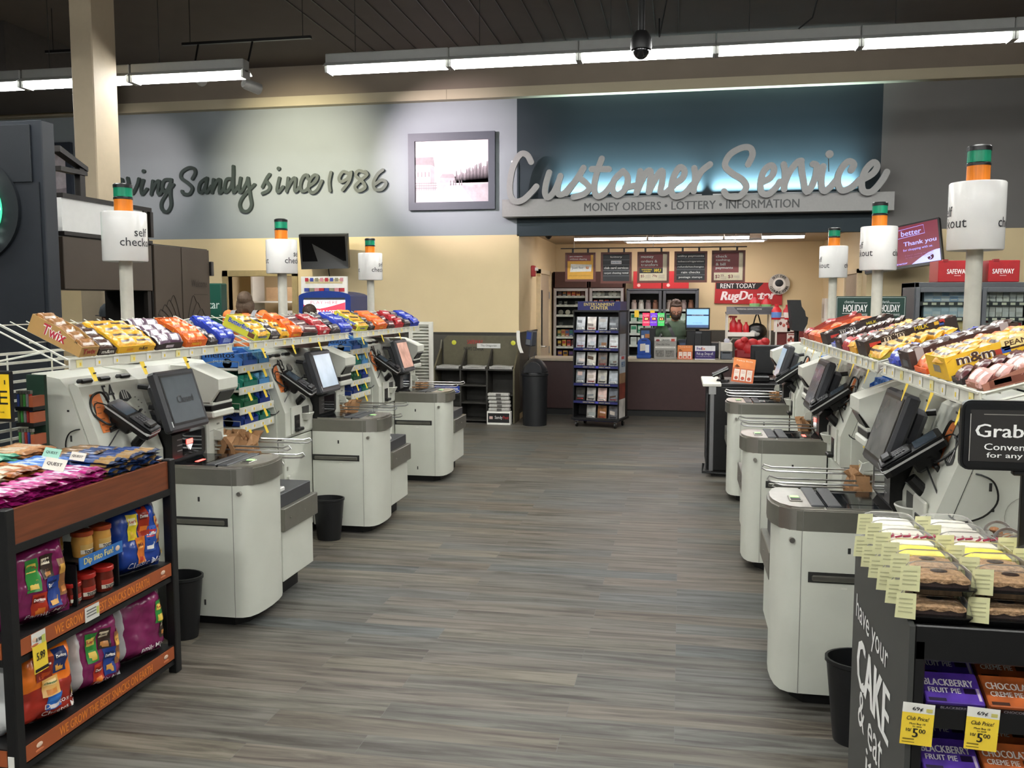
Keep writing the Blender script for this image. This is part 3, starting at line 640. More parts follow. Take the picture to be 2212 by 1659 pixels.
# ------------------------------------------------------------------ candy gondolas (shelving behind the kiosks)
RAIL = mat('cream_shelf_rail', 'd6d5c8', .4, var=.02)
WIRE = mat('cream_wire', 'd8d8cc', .35)
SF = {'L': (-2.62, -1), 'R': (.82, 1)}       # front edge of the top shelf, direction to its back
SZ0, SDEP = 1.475, .40
SLP = {'L': .46, 'R': .29}
def shelf_pt(side, d, y, up=0.0):
    """a point d metres behind the front edge of the sloping top shelf, up metres above it"""
    x0, k = SF[side]; a = math.atan(SLP[side]); ca, sa = math.cos(a), math.sin(a)
    return Vector((x0 + k * (d * ca - up * sa), y, SZ0 + .02 + d * sa + up * ca))
def price_rail(m, p0, p1, nrm, h=.035):
    pass
def gondola(side, segs, y0, y1, label, gaps):
    x0, k = SF[side]; xb = x0 + k * .5
    t = thing('candy_gondola', label, 'shelving', (xb, (y0 + y1) / 2, 0))
    for y in (y0, y1):
        m = MB(); m.box(xb - .04, xb + .04, y - .03, y + .03, 0, 1.53, WHITE, .006)
        m.build('upright', t)
    m = MB(); z = .1
    while z < 1.5:
        m.box(xb - .008, xb + .008, y0 + .03, y1 - .03, z, z + .012, WIRE); z += .045
    n = int((y1 - y0) / .3)
    for i in range(1, n): m.box(xb + .008, xb + .012, y0 + (y1 - y0) * i / n - .004, y0 + (y1 - y0) * i / n + .004, .1, 1.5, WIRE)
    m.build('slat_panel', t)
    m = MB(); m.box(xb + k * .01, xb + k * .3, y0, y1, 0, .1, WHITE); m.build('base_deck', t)
    for (a, b) in segs:
        m = MB()
        N = max(6, int((b - a) / .1))
        for i in range(N + 1):
            y = a + .004 + (b - a - .008) * i / N; m.tube([shelf_pt(side, 0.01, y, -.006), shelf_pt(side, SDEP, y, -.006)], .0028, WIRE, 4)
        for d in (.05, .2, .38): m.tube([shelf_pt(side, d, a, -.012), shelf_pt(side, d, b, -.012)], .0035, WIRE, 4)
        for y in (a, b):
            m.tube([shelf_pt(side, .0, y, .0), shelf_pt(side, SDEP * .98, y, .0)], .004, WIRE, 5); m.tube([shelf_pt(side, 0, y, -.03), shelf_pt(side, SDEP * .98, y, -.03), shelf_pt(side, SDEP, y, 0)], .004, WIRE, 5)
            q = shelf_pt(side, SDEP, y, -.02); m.tube([shelf_pt(side, .12, y, -.02), (xb, y, q.z - .19)], .005, WIRE, 5); m.tube([q, (xb, y, q.z - .03)], .006, WIRE, 5)
        sh = m.build('wire_shelf', t)
        m = MB(); a0 = x0 - k * .003; z0 = SZ0 - .025
        m.box(a0 - .004, a0 + .004, a, b, z0, z0 + .05, RAIL, .002); m.box(a0 - k * .008 - .002, a0 - k * .008 + .002, a, b, z0, z0 + .006, RAIL); m.box(a0 - k * .008 - .002, a0 - k * .008 + .002, a, b, z0 + .044, z0 + .05, RAIL)
        r = m.build('price_rail', t)
        n = int((b - a) / .13)
        for i in range(n):
            y = a + .06 + (b - a - .12) * i / max(1, n - 1)
            m = MB(); m.box(a0 - k * .0065 - .0008, a0 - k * .0065 + .0008, y - .02, y + .02, z0 + .008, z0 + .042, PAPERW if i % 3 else c_('e9dfa0')); m.card((a0 - k * .0075, y + .005, z0 + .022), (0, -k, 0), ZU, .012, .014, YEL); m.build('price_label', r)
        for i in range(3):
            y = a + (b - a) * (.08 + .27 * i)
            m = MB(); c = Vector((a0 - k * .012, y, z0 - .03)); m.add([c + Vector(p) for p in ((0, -.008, .034), (0, .03, .034), (-k * .012, .045, -.03), (-k * .018, .01, -.03))], [(0, 1, 2, 3)], YEL)
            m.add([c + Vector((-k * .012 - k * .001, .02, z)) + Vector((0, dy, 0)) for z, dy in ((.01, -.01), (.01, .012), (.003, .012), (.003, -.01))], [(0, 1, 2, 3)], INK); m.build('yellow_tag', r)
    return t
LSEG = [(3.50, 4.95), (5.18, 6.86), (6.98, 8.85)]
RSEG = [(2.68, 3.90), (4.02, 5.32), (5.38, 6.50)]
gl = gondola('L', LSEG, 3.42, 9.22, 'cream wire candy gondola behind the kiosks numbered 54 to 91', None)
gr = gondola('R', RSEG, 2.5, 7.0, 'cream wire candy gondola behind the kiosk numbered 53', None)
# louvred end panel turned to the viewer at the far end of the left gondola
m = MB(); X0, X1 = at(888, 700, y=9.3).x, at(931, 700, y=9.3).x
z = .12
while z < 1.5: m.prism([(9.28, z), (9.31, z + .02), (9.31, z + .026), (9.28, z + .006)], 'x', X0, X1, WIRE); z += .034
m.box(X1 - .02, X1 + .02, 9.27, 9.32, 0, 1.53, WHITE, .004); m.box(X0 - .02, X0 + .02, 9.27, 9.32, 0, 1.53, WHITE, .004); m.box(X0, X1, 9.275, 9.315, 1.5, 1.53, WHITE); m.box(X0, X1, 9.312, 9.316, .1, 1.5, c_('a9a99c'))
m.build('end_panel', label='cream louvred end panel closing the far end of the left gondola', cat='panel')

# ------------------------------------------------------------------ wrapped bars
def bar_mesh(name, L, W, T, mats, pat='plain', seed=0):
    """a flow-wrapped bar: plump middle, crimped flat ends; mats = (wrapper, print, end)"""
    r = random.Random(seed); ph = [r.uniform(0, 6) for _ in range(4)]
    def f(sgn):
        def g(u, v):
            x = (u - .5) * L; e = min(1, max(0, (.5 - abs(u - .5)) * L / (W * .45))); prof = math.sqrt(max(0, e)) if e < 1 else 1
            cr = 1 + .06 * math.sin(u * 40 + ph[0]) * (1 - e)
            y = (v - .5) * W * (.92 + .08 * prof) * cr
            z = sgn * T / 2 * prof * (1 - abs(2 * v - 1) ** 3) + .0016 * math.sin(13 * u + ph[1] + 5 * v) + .0012 * math.sin(27 * u + ph[2])
            return (x, y, z + T / 2)
        return g
    def mm(u, v):
        if u < .09 or u > .91: return mats[2]
        if pat == 'band': return mats[1] if .3 < u < .72 and .22 < v < .8 else mats[0]
        if pat == 'half': return mats[1] if u > .55 else mats[0]
        if pat == 'logo': return mats[1] if .22 < u < .78 and .3 < v < .7 else mats[0]
        return mats[0]
    m = MB(); m.grid(f(1), 11, 5, mm); m.grid(f(-1), 7, 3, mats[0]); return m
BARK = {}
def bar_master(key, L, W, T, mats, pat):
    if key not in BARK:
        m = bar_mesh(key, L, W, T, mats, pat, hash(key) % 97); me = bpy.data.meshes.new('wrapped_bar')
        me.from_pydata(m.v, [], m.f)
        for q in m.mats: me.materials.append(q)
        me.polygons.foreach_set('material_index', m.mi); me.polygons.foreach_set('use_smooth', m.sm); me.update(); BARK[key] = me
    return BARK[key]
def put_bar(me, X, name, label, cat, group):
    o = bpy.data.objects.new(name, me); C.objects.link(o); o.matrix_world = X; ORG[o.name] = X.to_translation(); return tag(o, label, cat, group)
GL = lambda h: mat('wrap_' + h, h, .28, var=.16, scale=90, spec=.6)
SILV = mat('silver_foil', 'b9b6b4', .25, metal=.7, var=.2, scale=80)
# kinds of candy: wrapper, print, pattern
CK = {
 'gold':   (GL('9a6a3a'), GL('d8c8b8'), 'logo', 'gold-brown wrapped'),
 'brown':  (GL('4a2f25'), GL('e8e4de'), 'logo', 'brown and white wrapped'),
 'yellow': (GL('e8ab22'), GL('4a3527'), 'logo', 'yellow wrapped'),
 'purple': (GL('5a3b55'), GL('e6dfe6'), 'band', 'purple and white wrapped'),
 'orange': (GL('ee6a1e'), GL('f2a03a'), 'logo', 'orange wrapped'),
 'dark':   (GL('33272a'), GL('b8b4b0'), 'logo', 'dark wrapped'),
 'blue':   (GL('2b42b8'), GL('c9d2ea'), 'logo', 'blue wrapped'),
 'red':    (GL('b3222a'), GL('e9d9d4'), 'logo', 'red wrapped'),
 'pink':   (GL('c98f84'), GL('efe4de'), 'band', 'pink and white wrapped'),
 'maroon': (GL('5b2a2c'), GL('d9cfc9'), 'logo', 'maroon wrapped'),
}
CARD_IN = mat('carton_inside', '8d7355', .75)
def carton(side, ya, yb, hgt, col, wrap, label, place, texts=(), front=(), dep=.34, d0=.012, nb=4, incol=None, high=None, tlab=None, frontlow=.55):
    """open display carton on the sloping shelf: near side wall, far side wall, low front, high back, wrapped bars inside"""
    x0, k = SF[side]; ks = .68 if side == 'R' else .76; hgt = hgt * ks; hb = (high * ks) if high else hgt; ku = dep / (.36 if side == 'L' else .40)
    texts = [(('box', i[1] * ku, i[2] * ks, i[3] * ku, i[4] * ks, i[5]) if i[0] == 'box' else (i[0], i[1] * ku, i[2] * ks, i[3] * ku, i[4] * ks, i[5]) + tuple(i[6:])) for i in texts]
    front = [(i[0], i[1], i[2] * ks, i[3], i[4] * ks, i[5]) for i in front]
    a = math.atan(SLP[side]); ex = Vector((k * math.cos(a), 0, math.sin(a))); ez = Vector((-k * math.sin(a), 0, math.cos(a))); o = shelf_pt(side, d0, ya, .001)
    X = Matrix(((ex.x, 0, ez.x, o.x), (0, 1, 0, o.y), (ex.z, 0, ez.z, o.z), (0, 0, 0, 1)))
    W = yb - ya - .006; c = c_(col, .5); ci = incol or CARD_IN
    t = thing('candy_carton', label, 'candy box', o, 'open candy cartons on the top shelves')
    m = MB(X); T = .004
    m.box(0, dep, 0, W, 0, T, c)
    for y in (0, W - T): m.prism([(0, T), (dep, T), (dep, hb), (dep * .45, hb * .98), (.0, hgt * frontlow)], 'y', y, y + T, c)
    m.box(0, T, T, W - T, T, hgt * frontlow, c); m.box(dep - T, dep, T, W - T, T, hb, c)
    m.quad((T + .001, T + .001, T + .002), (dep - T - .001, T + .001, T + .002), (dep - T - .001, W - T - .001, T + .002), (T + .001, W - T - .001, T + .002), ci)
    m.build('carton', t)
    m = MB(X); s = -1 if side == 'L' else 1
    # lettering on the side that faces the viewer; reading direction runs to screen right
    rd = Vector((-1, 0, 0)) if side == 'L' else Vector((1, 0, 0))
    def put(str_, u, v, w, h, colr, dirv, shear=0, bold=.02):
        me, fs, tw, th = text_mesh(str_, bold, shear); kx = w / tw; ky = h / th
        m.add([Vector((u, -.0012 - .0004 * len(m.f) / (len(m.f) + 50), v)) + Vector((1, 0, 0)) * (dirv * q[0] * kx) + Vector((0, 0, 1)) * (q[1] * ky) for q in me], fs, c_(colr, .5))
    done = 0
    for it in texts:
        if it[0] == 'box':
            _, u, v, w, h, colr = it; m.quad((u - w / 2, -.0006, v - h / 2), (u + w / 2, -.0006, v - h / 2), (u + w / 2, -.0006, v + h / 2), (u - w / 2, -.0006, v + h / 2), c_(colr, .5))
        else: put(it[0], it[1], it[2], it[3], it[4], it[5], -1 if side == 'L' else 1, *(it[6:]))
        done = 1
    for it in front:
        if it[0] == 'box': m.quad(*[Vector((-.0008, W / 2 + it[1] + a_, it[2] + b_)) for a_, b_ in ((-it[3] / 2, -it[4] / 2), (it[3] / 2, -it[4] / 2), (it[3] / 2, it[4] / 2), (-it[3] / 2, it[4] / 2))], c_(it[5], .5))
        else:
            me, fs, tw, th = text_mesh(it[0], .02, 0); dv = 1 if side == 'L' else -1
            m.add([Vector((-.0014, W / 2 + it[1] + dv * q[0] * it[3] / tw, it[2] + q[1] * it[4] / th)) for q in me], fs, c_(it[5], .5))
        done = 1
    if done: m.build('printing', t)
    # the bars
    w0, w1, pat, nm = CK[wrap]; n = nb; rows = max(3, int(dep / (.05 if ya < 5.3 else .1))); two = W > .15 and ya < 5
    me = bar_master('bar_' + wrap + '_%d' % int(W * 100), (W * .56 if two else W - 2 * T - .004), .062, .024, (w0, w1, w0 if wrap != 'purple' else SILV), pat)
    for i in range(rows):
        d = .034 + (dep - .068) * i / (rows - 1); base = .004 + (hgt * frontlow + (hb - hgt * frontlow) * min(1, d / dep * 1.6)) * .66
        for q in ((.28, .72) if two else (.5,)):
            Y = Matrix.Translation((d + R.uniform(-.006, .006), W * q, base + R.uniform(-.004, .008))) @ Matrix.Rotation(PI / 2 + R.uniform(-.12, .12), 4, 'Z') @ Matrix.Rotation(-.5 + R.uniform(-.25, .2), 4, 'X')
            put_bar(me, X @ Y, 'wrapped_bar', '%s candy bar in the %s' % (nm, place), 'candy bar', 'candy bars in the ' + place)
    return t
# left gondola: front faces located along the rail
def ly(px): return at(px, 760 - (px - 160) * .08, x=-2.64).y
SP = [
 (165, 205, .115, 'b08a52', 'gold', 'kraft-gold carton of twin bars at the near end of the left candy shelf', 'gold carton at the near end', [('Twix', .19, .062, .16, .066, 'f2efe8', -.0, .07), ('Twix', .19, .062, .16, .066, 'b3253a', -.0, .02), ('36', .045, .075, .022, .014, '4a3a22')], [('Twix', 0, .034, .09, .034, 'a3202e')], .36),
 (207, 246, .075, '33251f', 'brown', 'dark brown carton of candy between the gold and yellow cartons', 'dark carton beside the gold one', [], [('m&m', 0, .022, .09, .024, 'e8e4da')], .34),
 (249, 329, .085, 'eab325', 'yellow', 'bright yellow carton of nut candy packets, left shelf', 'yellow carton on the left shelf', [('m&m', .17, .045, .1, .04, '4a3021')], [('m&m', .05, .026, .07, .026, '3e2a1d'), ('box', -.06, .022, .05, .018, 'd98f1c')], .36),
 (332, 389, .085, '2e1f23', 'purple', 'dark carton of purple and white bars behind the first drum pole', 'dark carton behind the first pole', [], [('box', .0, .022, .07, .02, 'b9a9b5')], .36),
 (396, 441, .10, 'ec6a1d', 'orange', 'orange carton of peanut cups, left shelf first section', 'orange carton in the first section', [("Reese's", .2, .06, .12, .035, 'f7c531', .2)], [("reese's", 0, .028, .1, .032, 'f6c21d')], .36),
 (443, 466, .06, '2a2427', 'dark', 'low black carton between the orange and blue cartons', 'black carton of the first section', [], [], .34),
 (469, 500, .10, '2440b5', 'blue', 'blue carton of cookie packets at the far end of the first section', 'blue carton of the first section', [], [('box', 0, .03, .09, .04, '8fa0dd')], .36),
 (546, 577, .105, 'd3cf3a', 'yellow', 'lime yellow carton of crisp bars at the start of the second section', 'lime yellow carton of the second section', [('Butterfinger', .18, .065, .28, .05, 'f4f4e8', 0, .06), ('Butterfinger', .18, .065, .28, .05, '2447b5', 0, .03), ('box', .05, .03, .07, .04, '6a4020')], [('Butterfinger', 0, .03, .12, .03, '2447b5')], .38),
 (579, 600, .075, '2b2020', 'dark', 'dark carton of bars beside the second lime yellow one', 'dark carton of the second section', [], [('box', 0, .02, .08, .02, 'b9b2aa')], .36),
 (602, 621, .055, 'e6aa22', 'yellow', 'low yellow carton between dark and orange, second section', 'low yellow carton of the second section', [], [('m&m', 0, .016, .07, .018, '3e2a1d')], .34),
 (623, 647, .10, 'ee6a1c', 'orange', 'orange carton of peanut cups, second section', 'orange carton of the second section', [("Reese's", .2, .06, .12, .035, 'f7c531', .2)], [("reese's", 0, .028, .1, .03, 'f6c21d')], .38),
 (650, 682, .07, '2c1e1e', 'maroon', 'dark maroon carton of chocolate bars, second section', 'maroon carton of the second section', [], [], .36),
 (685, 708, .09, 'b5202a', 'red', 'red carton of wafer bars, second section', 'red carton of the second section', [], [('box', 0, .03, .05, .03, 'e9d9d4')], .36),
 (710, 732, .065, '26232a', 'dark', 'black carton of bars, second section', 'black carton of the second section', [], [], .36),
 (734, 756, .10, '2741b6', 'blue', 'blue carton of cookie packets closing the second section', 'blue carton of the second section', [], [('box', 0, .03, .08, .03, '8fa0dd')], .38),
 (767, 790, .11, 'd3cf3a', 'yellow', 'lime yellow carton of crisp bars at the start of the third section', 'lime yellow carton of the third section', [('Butterfinger', .18, .065, .28, .05, 'f4f4e8', 0, .06), ('Butterfinger', .18, .065, .28, .05, '2447b5', 0, .03), ('box', .05, .03, .07, .04, '6a4020')], [('Butterfinger', 0, .03, .12, .03, '2447b5')], .38),
 (792, 806, .075, '2b2020', 'dark', 'dark carton beside the third lime yellow one', 'dark carton of the third section', [], [], .36),
 (807, 832, .10, 'ee6f1e', 'orange', 'orange carton of peanut cups, third section', 'orange carton of the third section', [], [("reese's", 0, .028, .1, .03, 'f6c21d')], .38),
 (834, 850, .065, '2c1e1e', 'maroon', 'maroon carton of chocolate bars, third section', 'maroon carton of the third section', [], [], .36),
 (851, 868, .09, 'b5202a', 'red', 'red carton of wafer bars, third section', 'red carton of the third section', [], [], .36),
 (869, 883, .07, '2a272c', 'dark', 'black carton of bars, third section', 'black carton of the third section', [], [], .36),
 (884, 901, .10, '2741b6', 'blue', 'blue carton of cookie packets at the far end of the left shelf', 'blue carton at the far end', [], [], .36),
]
for a, b, h, col, wr, lab, plc, tx, fr, dep in SP:
    carton('L', ly(a), ly(b), h, col, wr, lab, plc, tx, fr, dep * .62 if col != 'b08a52' else .28, high=h * .95)
# right gondola, near to far
m_m = lambda u, v, w, h, c1, c2: [('m&m', u, v, w, h, c1, 0, .07), ('m&m', u, v, w, h, c2, 0, .02)]
carton('R', 2.70, 2.86, .05, 'a8705c', 'pink', 'clear-sided carton of pink and white bars at the near end of the right shelf', 'near end of the right shelf', [('box', .13, .02, .22, .03, '7a4433'), ('box', .06, .024, .05, .02, 'e0d0b0')], [], .36, high=.07)
carton('R', 2.89, 3.00, .05, '2b2324', 'maroon', 'low dark carton of red and black bars beside the big yellow carton', 'low dark carton by the big yellow one', [], [], .36, high=.06)
carton('R', 3.02, 3.26, .13, 'efbd2b', 'yellow', 'big yellow carton of peanut candy packets, right shelf', 'big yellow carton', m_m(.085, .085, .11, .045, 'f6efe2', '4a2f22') + [('box', .22, .105, .12, .04, 'f7e29a'), ('PEANUT', .22, .105, .10, .024, '5a3a1c'), ('box', .225, .08, .12, .008, '4a2f22'), ('box', .30, .115, .03, .035, '3a66b0'), ('box', .145, .075, .025, .03, 'b8402c'), ('box', .17, .08, .025, .03, '2f57a8'), ('box', .33, .09, .025, .03, 'b8402c'), ('box', .08, .03, .09, .022, 'c03a2a'), ('40', .06, .03, .03, .016, 'f7e8d0'), ('m', .38, .12, .05, .045, '4a2f22', 0, .05)], [('box', 0, .05, .08, .035, '9a8f7a')], .42, high=.125, frontlow=.85)
carton('R', 3.29, 3.46, .05, 'e8632a', 'orange', 'low orange carton between the big yellow and the chocolate cartons, right shelf', 'low orange carton of the right shelf', [], [], .36, high=.08)
carton('R', 3.49, 3.66, .115, '3e2a25', 'brown', 'brown and silver carton of chocolate bars, right shelf near section', 'brown and silver carton', [('box', .04, .055, .03, .11, 'a9a7a6'), ('box', .35, .065, .03, .12, 'a9a7a6'), ("HERSHEY'S", .19, .06, .22, .058, 'cfcac4')], [('box', 0, .03, .08, .04, '55555a')], .38, high=.11, frontlow=.85)
carton('R', 3.69, 3.87, .06, '2b3fa8', 'blue', 'blue carton of packets closing the near section, right shelf', 'blue carton of the near right section', [], [], .34)
carton('R', 4.06, 4.26, .045, 'd9c94a', 'yellow', 'pale yellow carton of packets starting the second right section', 'pale yellow carton of the right shelf', [], [], .34)
carton('R', 4.30, 4.52, .12, '2f211c', 'brown', 'black-brown carton with white panel, second right section', 'black-brown carton', m_m(.13, .09, .10, .045, 'f6efe2', '2f211c') + [('box', .17, .038, .24, .06, 'd8d6c4'), ('MILK', .25, .1, .06, .026, 'd8c23a'), ('box', .315, .10, .02, .022, 'e0b53a'), ('box', .34, .105, .022, .024, 'b33a2f'), ('box', .335, .09, .02, .02, '3557a8'), ('box', .045, .07, .05, .026, 'c23a2c')], [], .40, high=.115, frontlow=.85)
carton('R', 4.55, 4.74, .075, 'e2a424', 'yellow', 'yellow carton of packets behind the black-brown one, right shelf', 'yellow carton behind the black-brown one', [], [], .36, high=.10)
carton('R', 4.77, 4.95, .06, 'b02338', 'red', 'red carton of bars in the second right section', 'red carton of the right shelf', [], [], .34)
carton('R', 4.98, 5.14, .10, '3c2724', 'brown', 'brown and silver chocolate carton, second right section', 'second brown and silver carton', [('box', .03, .05, .03, .09, 'a9a7a6'), ("HERSHEY'S", .19, .055, .22, .05, 'cfcac4')], [], .36, high=.095, frontlow=.85)
carton('R', 5.16, 5.30, .05, '8b8fc0', 'blue', 'pale blue carton closing the second right section', 'pale blue carton of the right shelf', [], [], .34)
carton('R', 5.42, 5.64, .11, '2f211c', 'brown', 'black-brown carton with white panel, third right section', 'third section black-brown carton', m_m(.13, .085, .10, .04, 'f6efe2', '2f211c') + [('box', .17, .036, .22, .05, 'd8d6c4'), ('MILK', .27, .09, .06, .022, 'd8c23a'), ('box', .05, .06, .05, .024, 'c23a2c')], [], .38, high=.11, frontlow=.85)
carton('R', 5.68, 5.92, .10, 'e8692a', 'orange', 'orange carton of peanut cups, third right section', 'orange carton of the third right section', [], [], .34, high=.09)
carton('R', 5.96, 6.20, .10, 'c2512d', 'orange', 'rust-red carton of bars, third right section', 'rust-red carton', [], [], .34, high=.09)
carton('R', 6.24, 6.46, .08, '9c3a2a', 'red', 'dark red carton at the far end of the right shelf', 'dark red carton at the far end', [], [], .36, high=.11)
# ------------------------------------------------------------------ gum racks in the gaps between kiosks
def tub(m, x, y, z, r, h, colr, cap):
    m.lathe([(r * .9, 0), (r, .006), (r, h * .62), (r * .86, h * .72)], colr, (x, y, z), 12); m.lathe([(r * .9, h * .7), (r * .95, h * .72), (r * .95, h * .96), (r * .85, h), (.001, h)], cap, (x, y, z), 12)
GUMC = {'blue': ('3f78c8', '2f62b8', 'a9cdf0'), 'teal': ('1f8f7a', '157060', '9adfd0'), 'sky': ('6fb0d8', '4f90c8', 'd0ecf6'), 'navy': ('1f3f9a', '16307a', '9ab0dd'), 'green': ('1c6a44', '145236', '8ac0a0')}
def gum_tray(side, x, y, z, w, d, colk, label, txt=None, pure=True, tilt=.0):
    """card tray with a printed face to the viewer and two rows of capped gum tubs"""
    k = -1 if side == 'L' else 1; ca, cb, cc = GUMC[colk]
    t = thing('gum_tray', label, 'gum tray', (x + k * d / 2, y + w / 2, z), 'gum trays between the kiosks')
    m = MB(); T = .004; h = .12
    m.box(x, x + k * d, y, y + w, z, z + T, c_(ca))
    for yy in (y, y + w - T): m.prism([(x, z), (x + k * d, z), (x + k * d, z + h), (x + k * d * .35, z + h), (x, z + h * .45)], 'y', yy, yy + T, c_(ca, .35))
    m.box(x, x + k * T, y, y + w, z, z + h * .4, c_(cb)); m.box(x + k * d, x + k * (d - T), y, y + w, z, z + h, c_(cb))
    rd = (1, 0, 0)
    m.lathe([(.001, 0), (.032, 0)], c_(cc), (0, 0, 0), 16, Matrix.Translation((x + k * d * .38, y - .0008, z + .03)) @ Matrix.Rotation(PI / 2, 4, 'X'))
    if txt:
        cxx = x + k * d * .55
        m.text(txt, (cxx, y, z + h * .68), (1, 0, 0), ZU, c_('0c1a3a'), w=d * .72, h=.03, bold=.03, eps=.002)
        if pure: m.text('PURE', (cxx + .01, y, z + h * .35), (1, 0, 0), ZU, c_(cc), w=d * .4, h=.02, bold=0, eps=.002)
        m.card((cxx - d * .18 if side == 'L' else cxx - d * .2, y - .0012, z + h * .9), (1, 0, 0), ZU, d * .25, .016, c_('b03040'))
    m.build('tray', t)
    for i in range(3):
        for j in range(max(1, int(w / .06))):
            m = MB(); tub(m, x + k * (.045 + i * (d - .09) / 2), y + .034 + j * (w - .068) / max(1, int(w / .06) - 1 or 1), z + .008, .028, .085 + .012 * i, mat('gum_' + colk, ca, .2, var=.1), mat('cap_' + colk, cc if (i + j) % 3 else ca, .3, var=.05)); m.build('tub', t)
    return t
def gum_rack(side, y0, y1, xf, zs, label, trays):
    k = -1 if side == 'L' else 1
    t = thing('gum_rack', label, 'rack', (xf + k * .15, (y0 + y1) / 2, 0))
    m = MB(); m.box(xf + k * .31, xf + k * .33, y0, y1, 0, 1.42, WHITE)
    for y in (y0, y1 - .012): m.box(xf + k * .27, xf + k * .31, y, y + .012, 0, 1.42, WHITE)
    m.build('back', t)
    for z in zs:
        m = MB(); m.box(xf + k * .004, xf + k * .31, y0, y1, z - .012, z, c_('c9c8bc'), .002); s = m.build('shelf', t)
        m = MB(); m.box(xf - .004, xf + .004, y0, y1, z - .03, z + .018, RAIL, .002); m.tube([(xf, y0 + .004, z + .01), (xf, y0 + .004, z + .045), (xf + k * .14, y0 + .004, z + .05), (xf + k * .28, y0 + .004, z + .03)], .003, CHROME, 5); r = m.build('price_rail', t)
        for i in range(4):
            y = y0 + .06 + (y1 - y0 - .12) * i / 3
            m = MB(); m.card((xf - k * .0045, y, z - .006), (0, -k, 0), ZU, .06, .03, PAPERW); m.card((xf - k * .0055, y + .008, z - .006), (0, -k, 0), ZU, .016, .018, YEL); m.build('price_label', r)
        for i in range(2):
            y = y0 + .1 + i * .22
            m = MB(); m.add([(xf - k * .006, y, z - .02), (xf - k * .006, y + .035, z - .02), (xf - k * .02, y + .05, z - .075), (xf - k * .02, y + .018, z - .078)], [(0, 1, 2, 3)], YEL); m.build('yellow_tag', r)
    return t
LR = [1.315, 1.175, 1.045, .93]
for gi, (a, nx) in enumerate(((LV[0] + 1.40, LV[1]), (LV[1] + 1.40, LV[2]))):
    gum_rack('L', a - .05, nx - .53, -2.96, [1.27, 1.13, .99], ['smaller gum rack right behind the coupon printer of the kiosk numbered 54', 'smaller gum rack by the pale-blue-screen kiosk, nearer the news rack'][gi], None)
    for zi, zz in enumerate((1.13, .99)): gum_tray('L', -2.97, a - .03, zz + .001, .1, .15, ['sky', 'teal'][zi], '%s gum tray on the smaller gum rack behind the kiosk numbered %s' % (['sky blue', 'mint'][zi], ['54', '93'][gi]))
    gum_rack('L', nx - .52, nx - .03, -2.785, LR, ['gum rack in the gap between the kiosks numbered 54 and 93', 'gum rack squeezed in before the kiosk numbered 91'][gi], None)
    pos = ['beside kiosk 93', 'beside kiosk 91'][gi]
    for zi, (ck, tx, pu) in enumerate((('blue', 'mentos', True), ('teal', 'mentos', True), ('green', None, False), ('navy', 'ICE BREAKERS', False))):
        sh = ['top', 'second', 'third', 'lowest'][zi]
        gum_tray('L', -2.79, nx - .45, LR[zi] + .001, .2, .29, ck, '%s gum tray on the %s gum shelf %s' % (ck, sh, pos), tx, pu)
        gum_tray('L', -2.79, nx - .23, LR[zi] + .001, .16, .24, ['sky', 'sky', 'navy', 'teal'][zi], '%s gum tray, farther one on the %s gum shelf %s' % (['sky blue', 'pale blue', 'navy', 'mint'][zi], sh, pos))
for gi, (a, nx) in enumerate(((RV[0] + 1.42, RV[1] - .02), (RV[1] + 1.42, RV[2] - .02))):
    gum_rack('R', a - .02, nx, 1.02, [1.24, 1.02, .82], ['gum rack between the kiosk numbered 53 and the red-lit kiosk', 'gum rack between the red-lit kiosk and the last right kiosk'][gi], None)
    gum_tray('R', 1.03, a + .04, 1.241, .34, .29, 'blue', ['large blue gum tray above the screen of the kiosk numbered 53', 'smaller blue gum tray above the red-lit kiosk'][gi], 'mentos', False)
    gum_tray('R', 1.03, a + .06, 1.021, .30, .26, 'teal', ['teal gum tray on the middle gum shelf by the kiosk numbered 53', 'teal gum tray on the middle gum shelf by the red-lit kiosk'][gi])
# Twix cartons on the gondola's lower shelf behind the kiosks
for i, (ya, px) in enumerate(((6.35, 700), (8.35, 850))):
    t = thing('candy_carton', ['brown carton lying under the second candy section, behind the kiosk numbered 93', 'brown carton lying under the third candy section, behind the kiosk numbered 91'][i], 'candy box', (-2.95, ya, 1.35), 'brown cartons under the top shelf')
    m = MB(); m.prism([(-2.72, 1.402), (-3.02, 1.402), (-3.02, 1.52), (-2.72, 1.46)], 'y', ya, ya + .35, c_('4a342a')); m.build('carton', t)
    m = MB(); m.text('Twix', (-2.86, ya, 1.45), (1, 0, 0), ZU, c_('8a3a2c'), w=.16, h=.05, eps=.002); m.build('printing', t)

# ------------------------------------------------------------------ people
def remeshed(mb, name, parent, voxel, smooth=2, label=None):
    """fuse the overlapping volumes of a figure into one continuous skin"""
    o = ORG[parent.name]; me = bpy.data.meshes.new(name); me.from_pydata([p - o for p in mb.v], [], mb.f); me.update()
    bm = bmesh.new(); bm.from_mesh(me); bmesh.ops.recalc_face_normals(bm, faces=bm.faces); bm.to_mesh(me); bm.free()
    ob = bpy.data.objects.new(name, me); C.objects.link(ob)
    r = ob.modifiers.new('r', 'REMESH'); r.mode = 'VOXEL'; r.voxel_size = voxel
    s = ob.modifiers.new('s', 'SMOOTH'); s.iterations = smooth; s.factor = .5
    bpy.context.view_layer.update()
    m2 = bpy.data.meshes.new_from_object(ob.evaluated_get(bpy.context.evaluated_depsgraph_get()))
    ob.modifiers.clear(); ob.data = m2; bpy.data.meshes.remove(me); m2.materials.clear(); m2.materials.append(mb.mats[0])
    m2.polygons.foreach_set('use_smooth', [True] * len(m2.polygons)); m2.update()
    ob.parent = parent; ORG[ob.name] = o
    if label: ob['label'] = label
    return ob
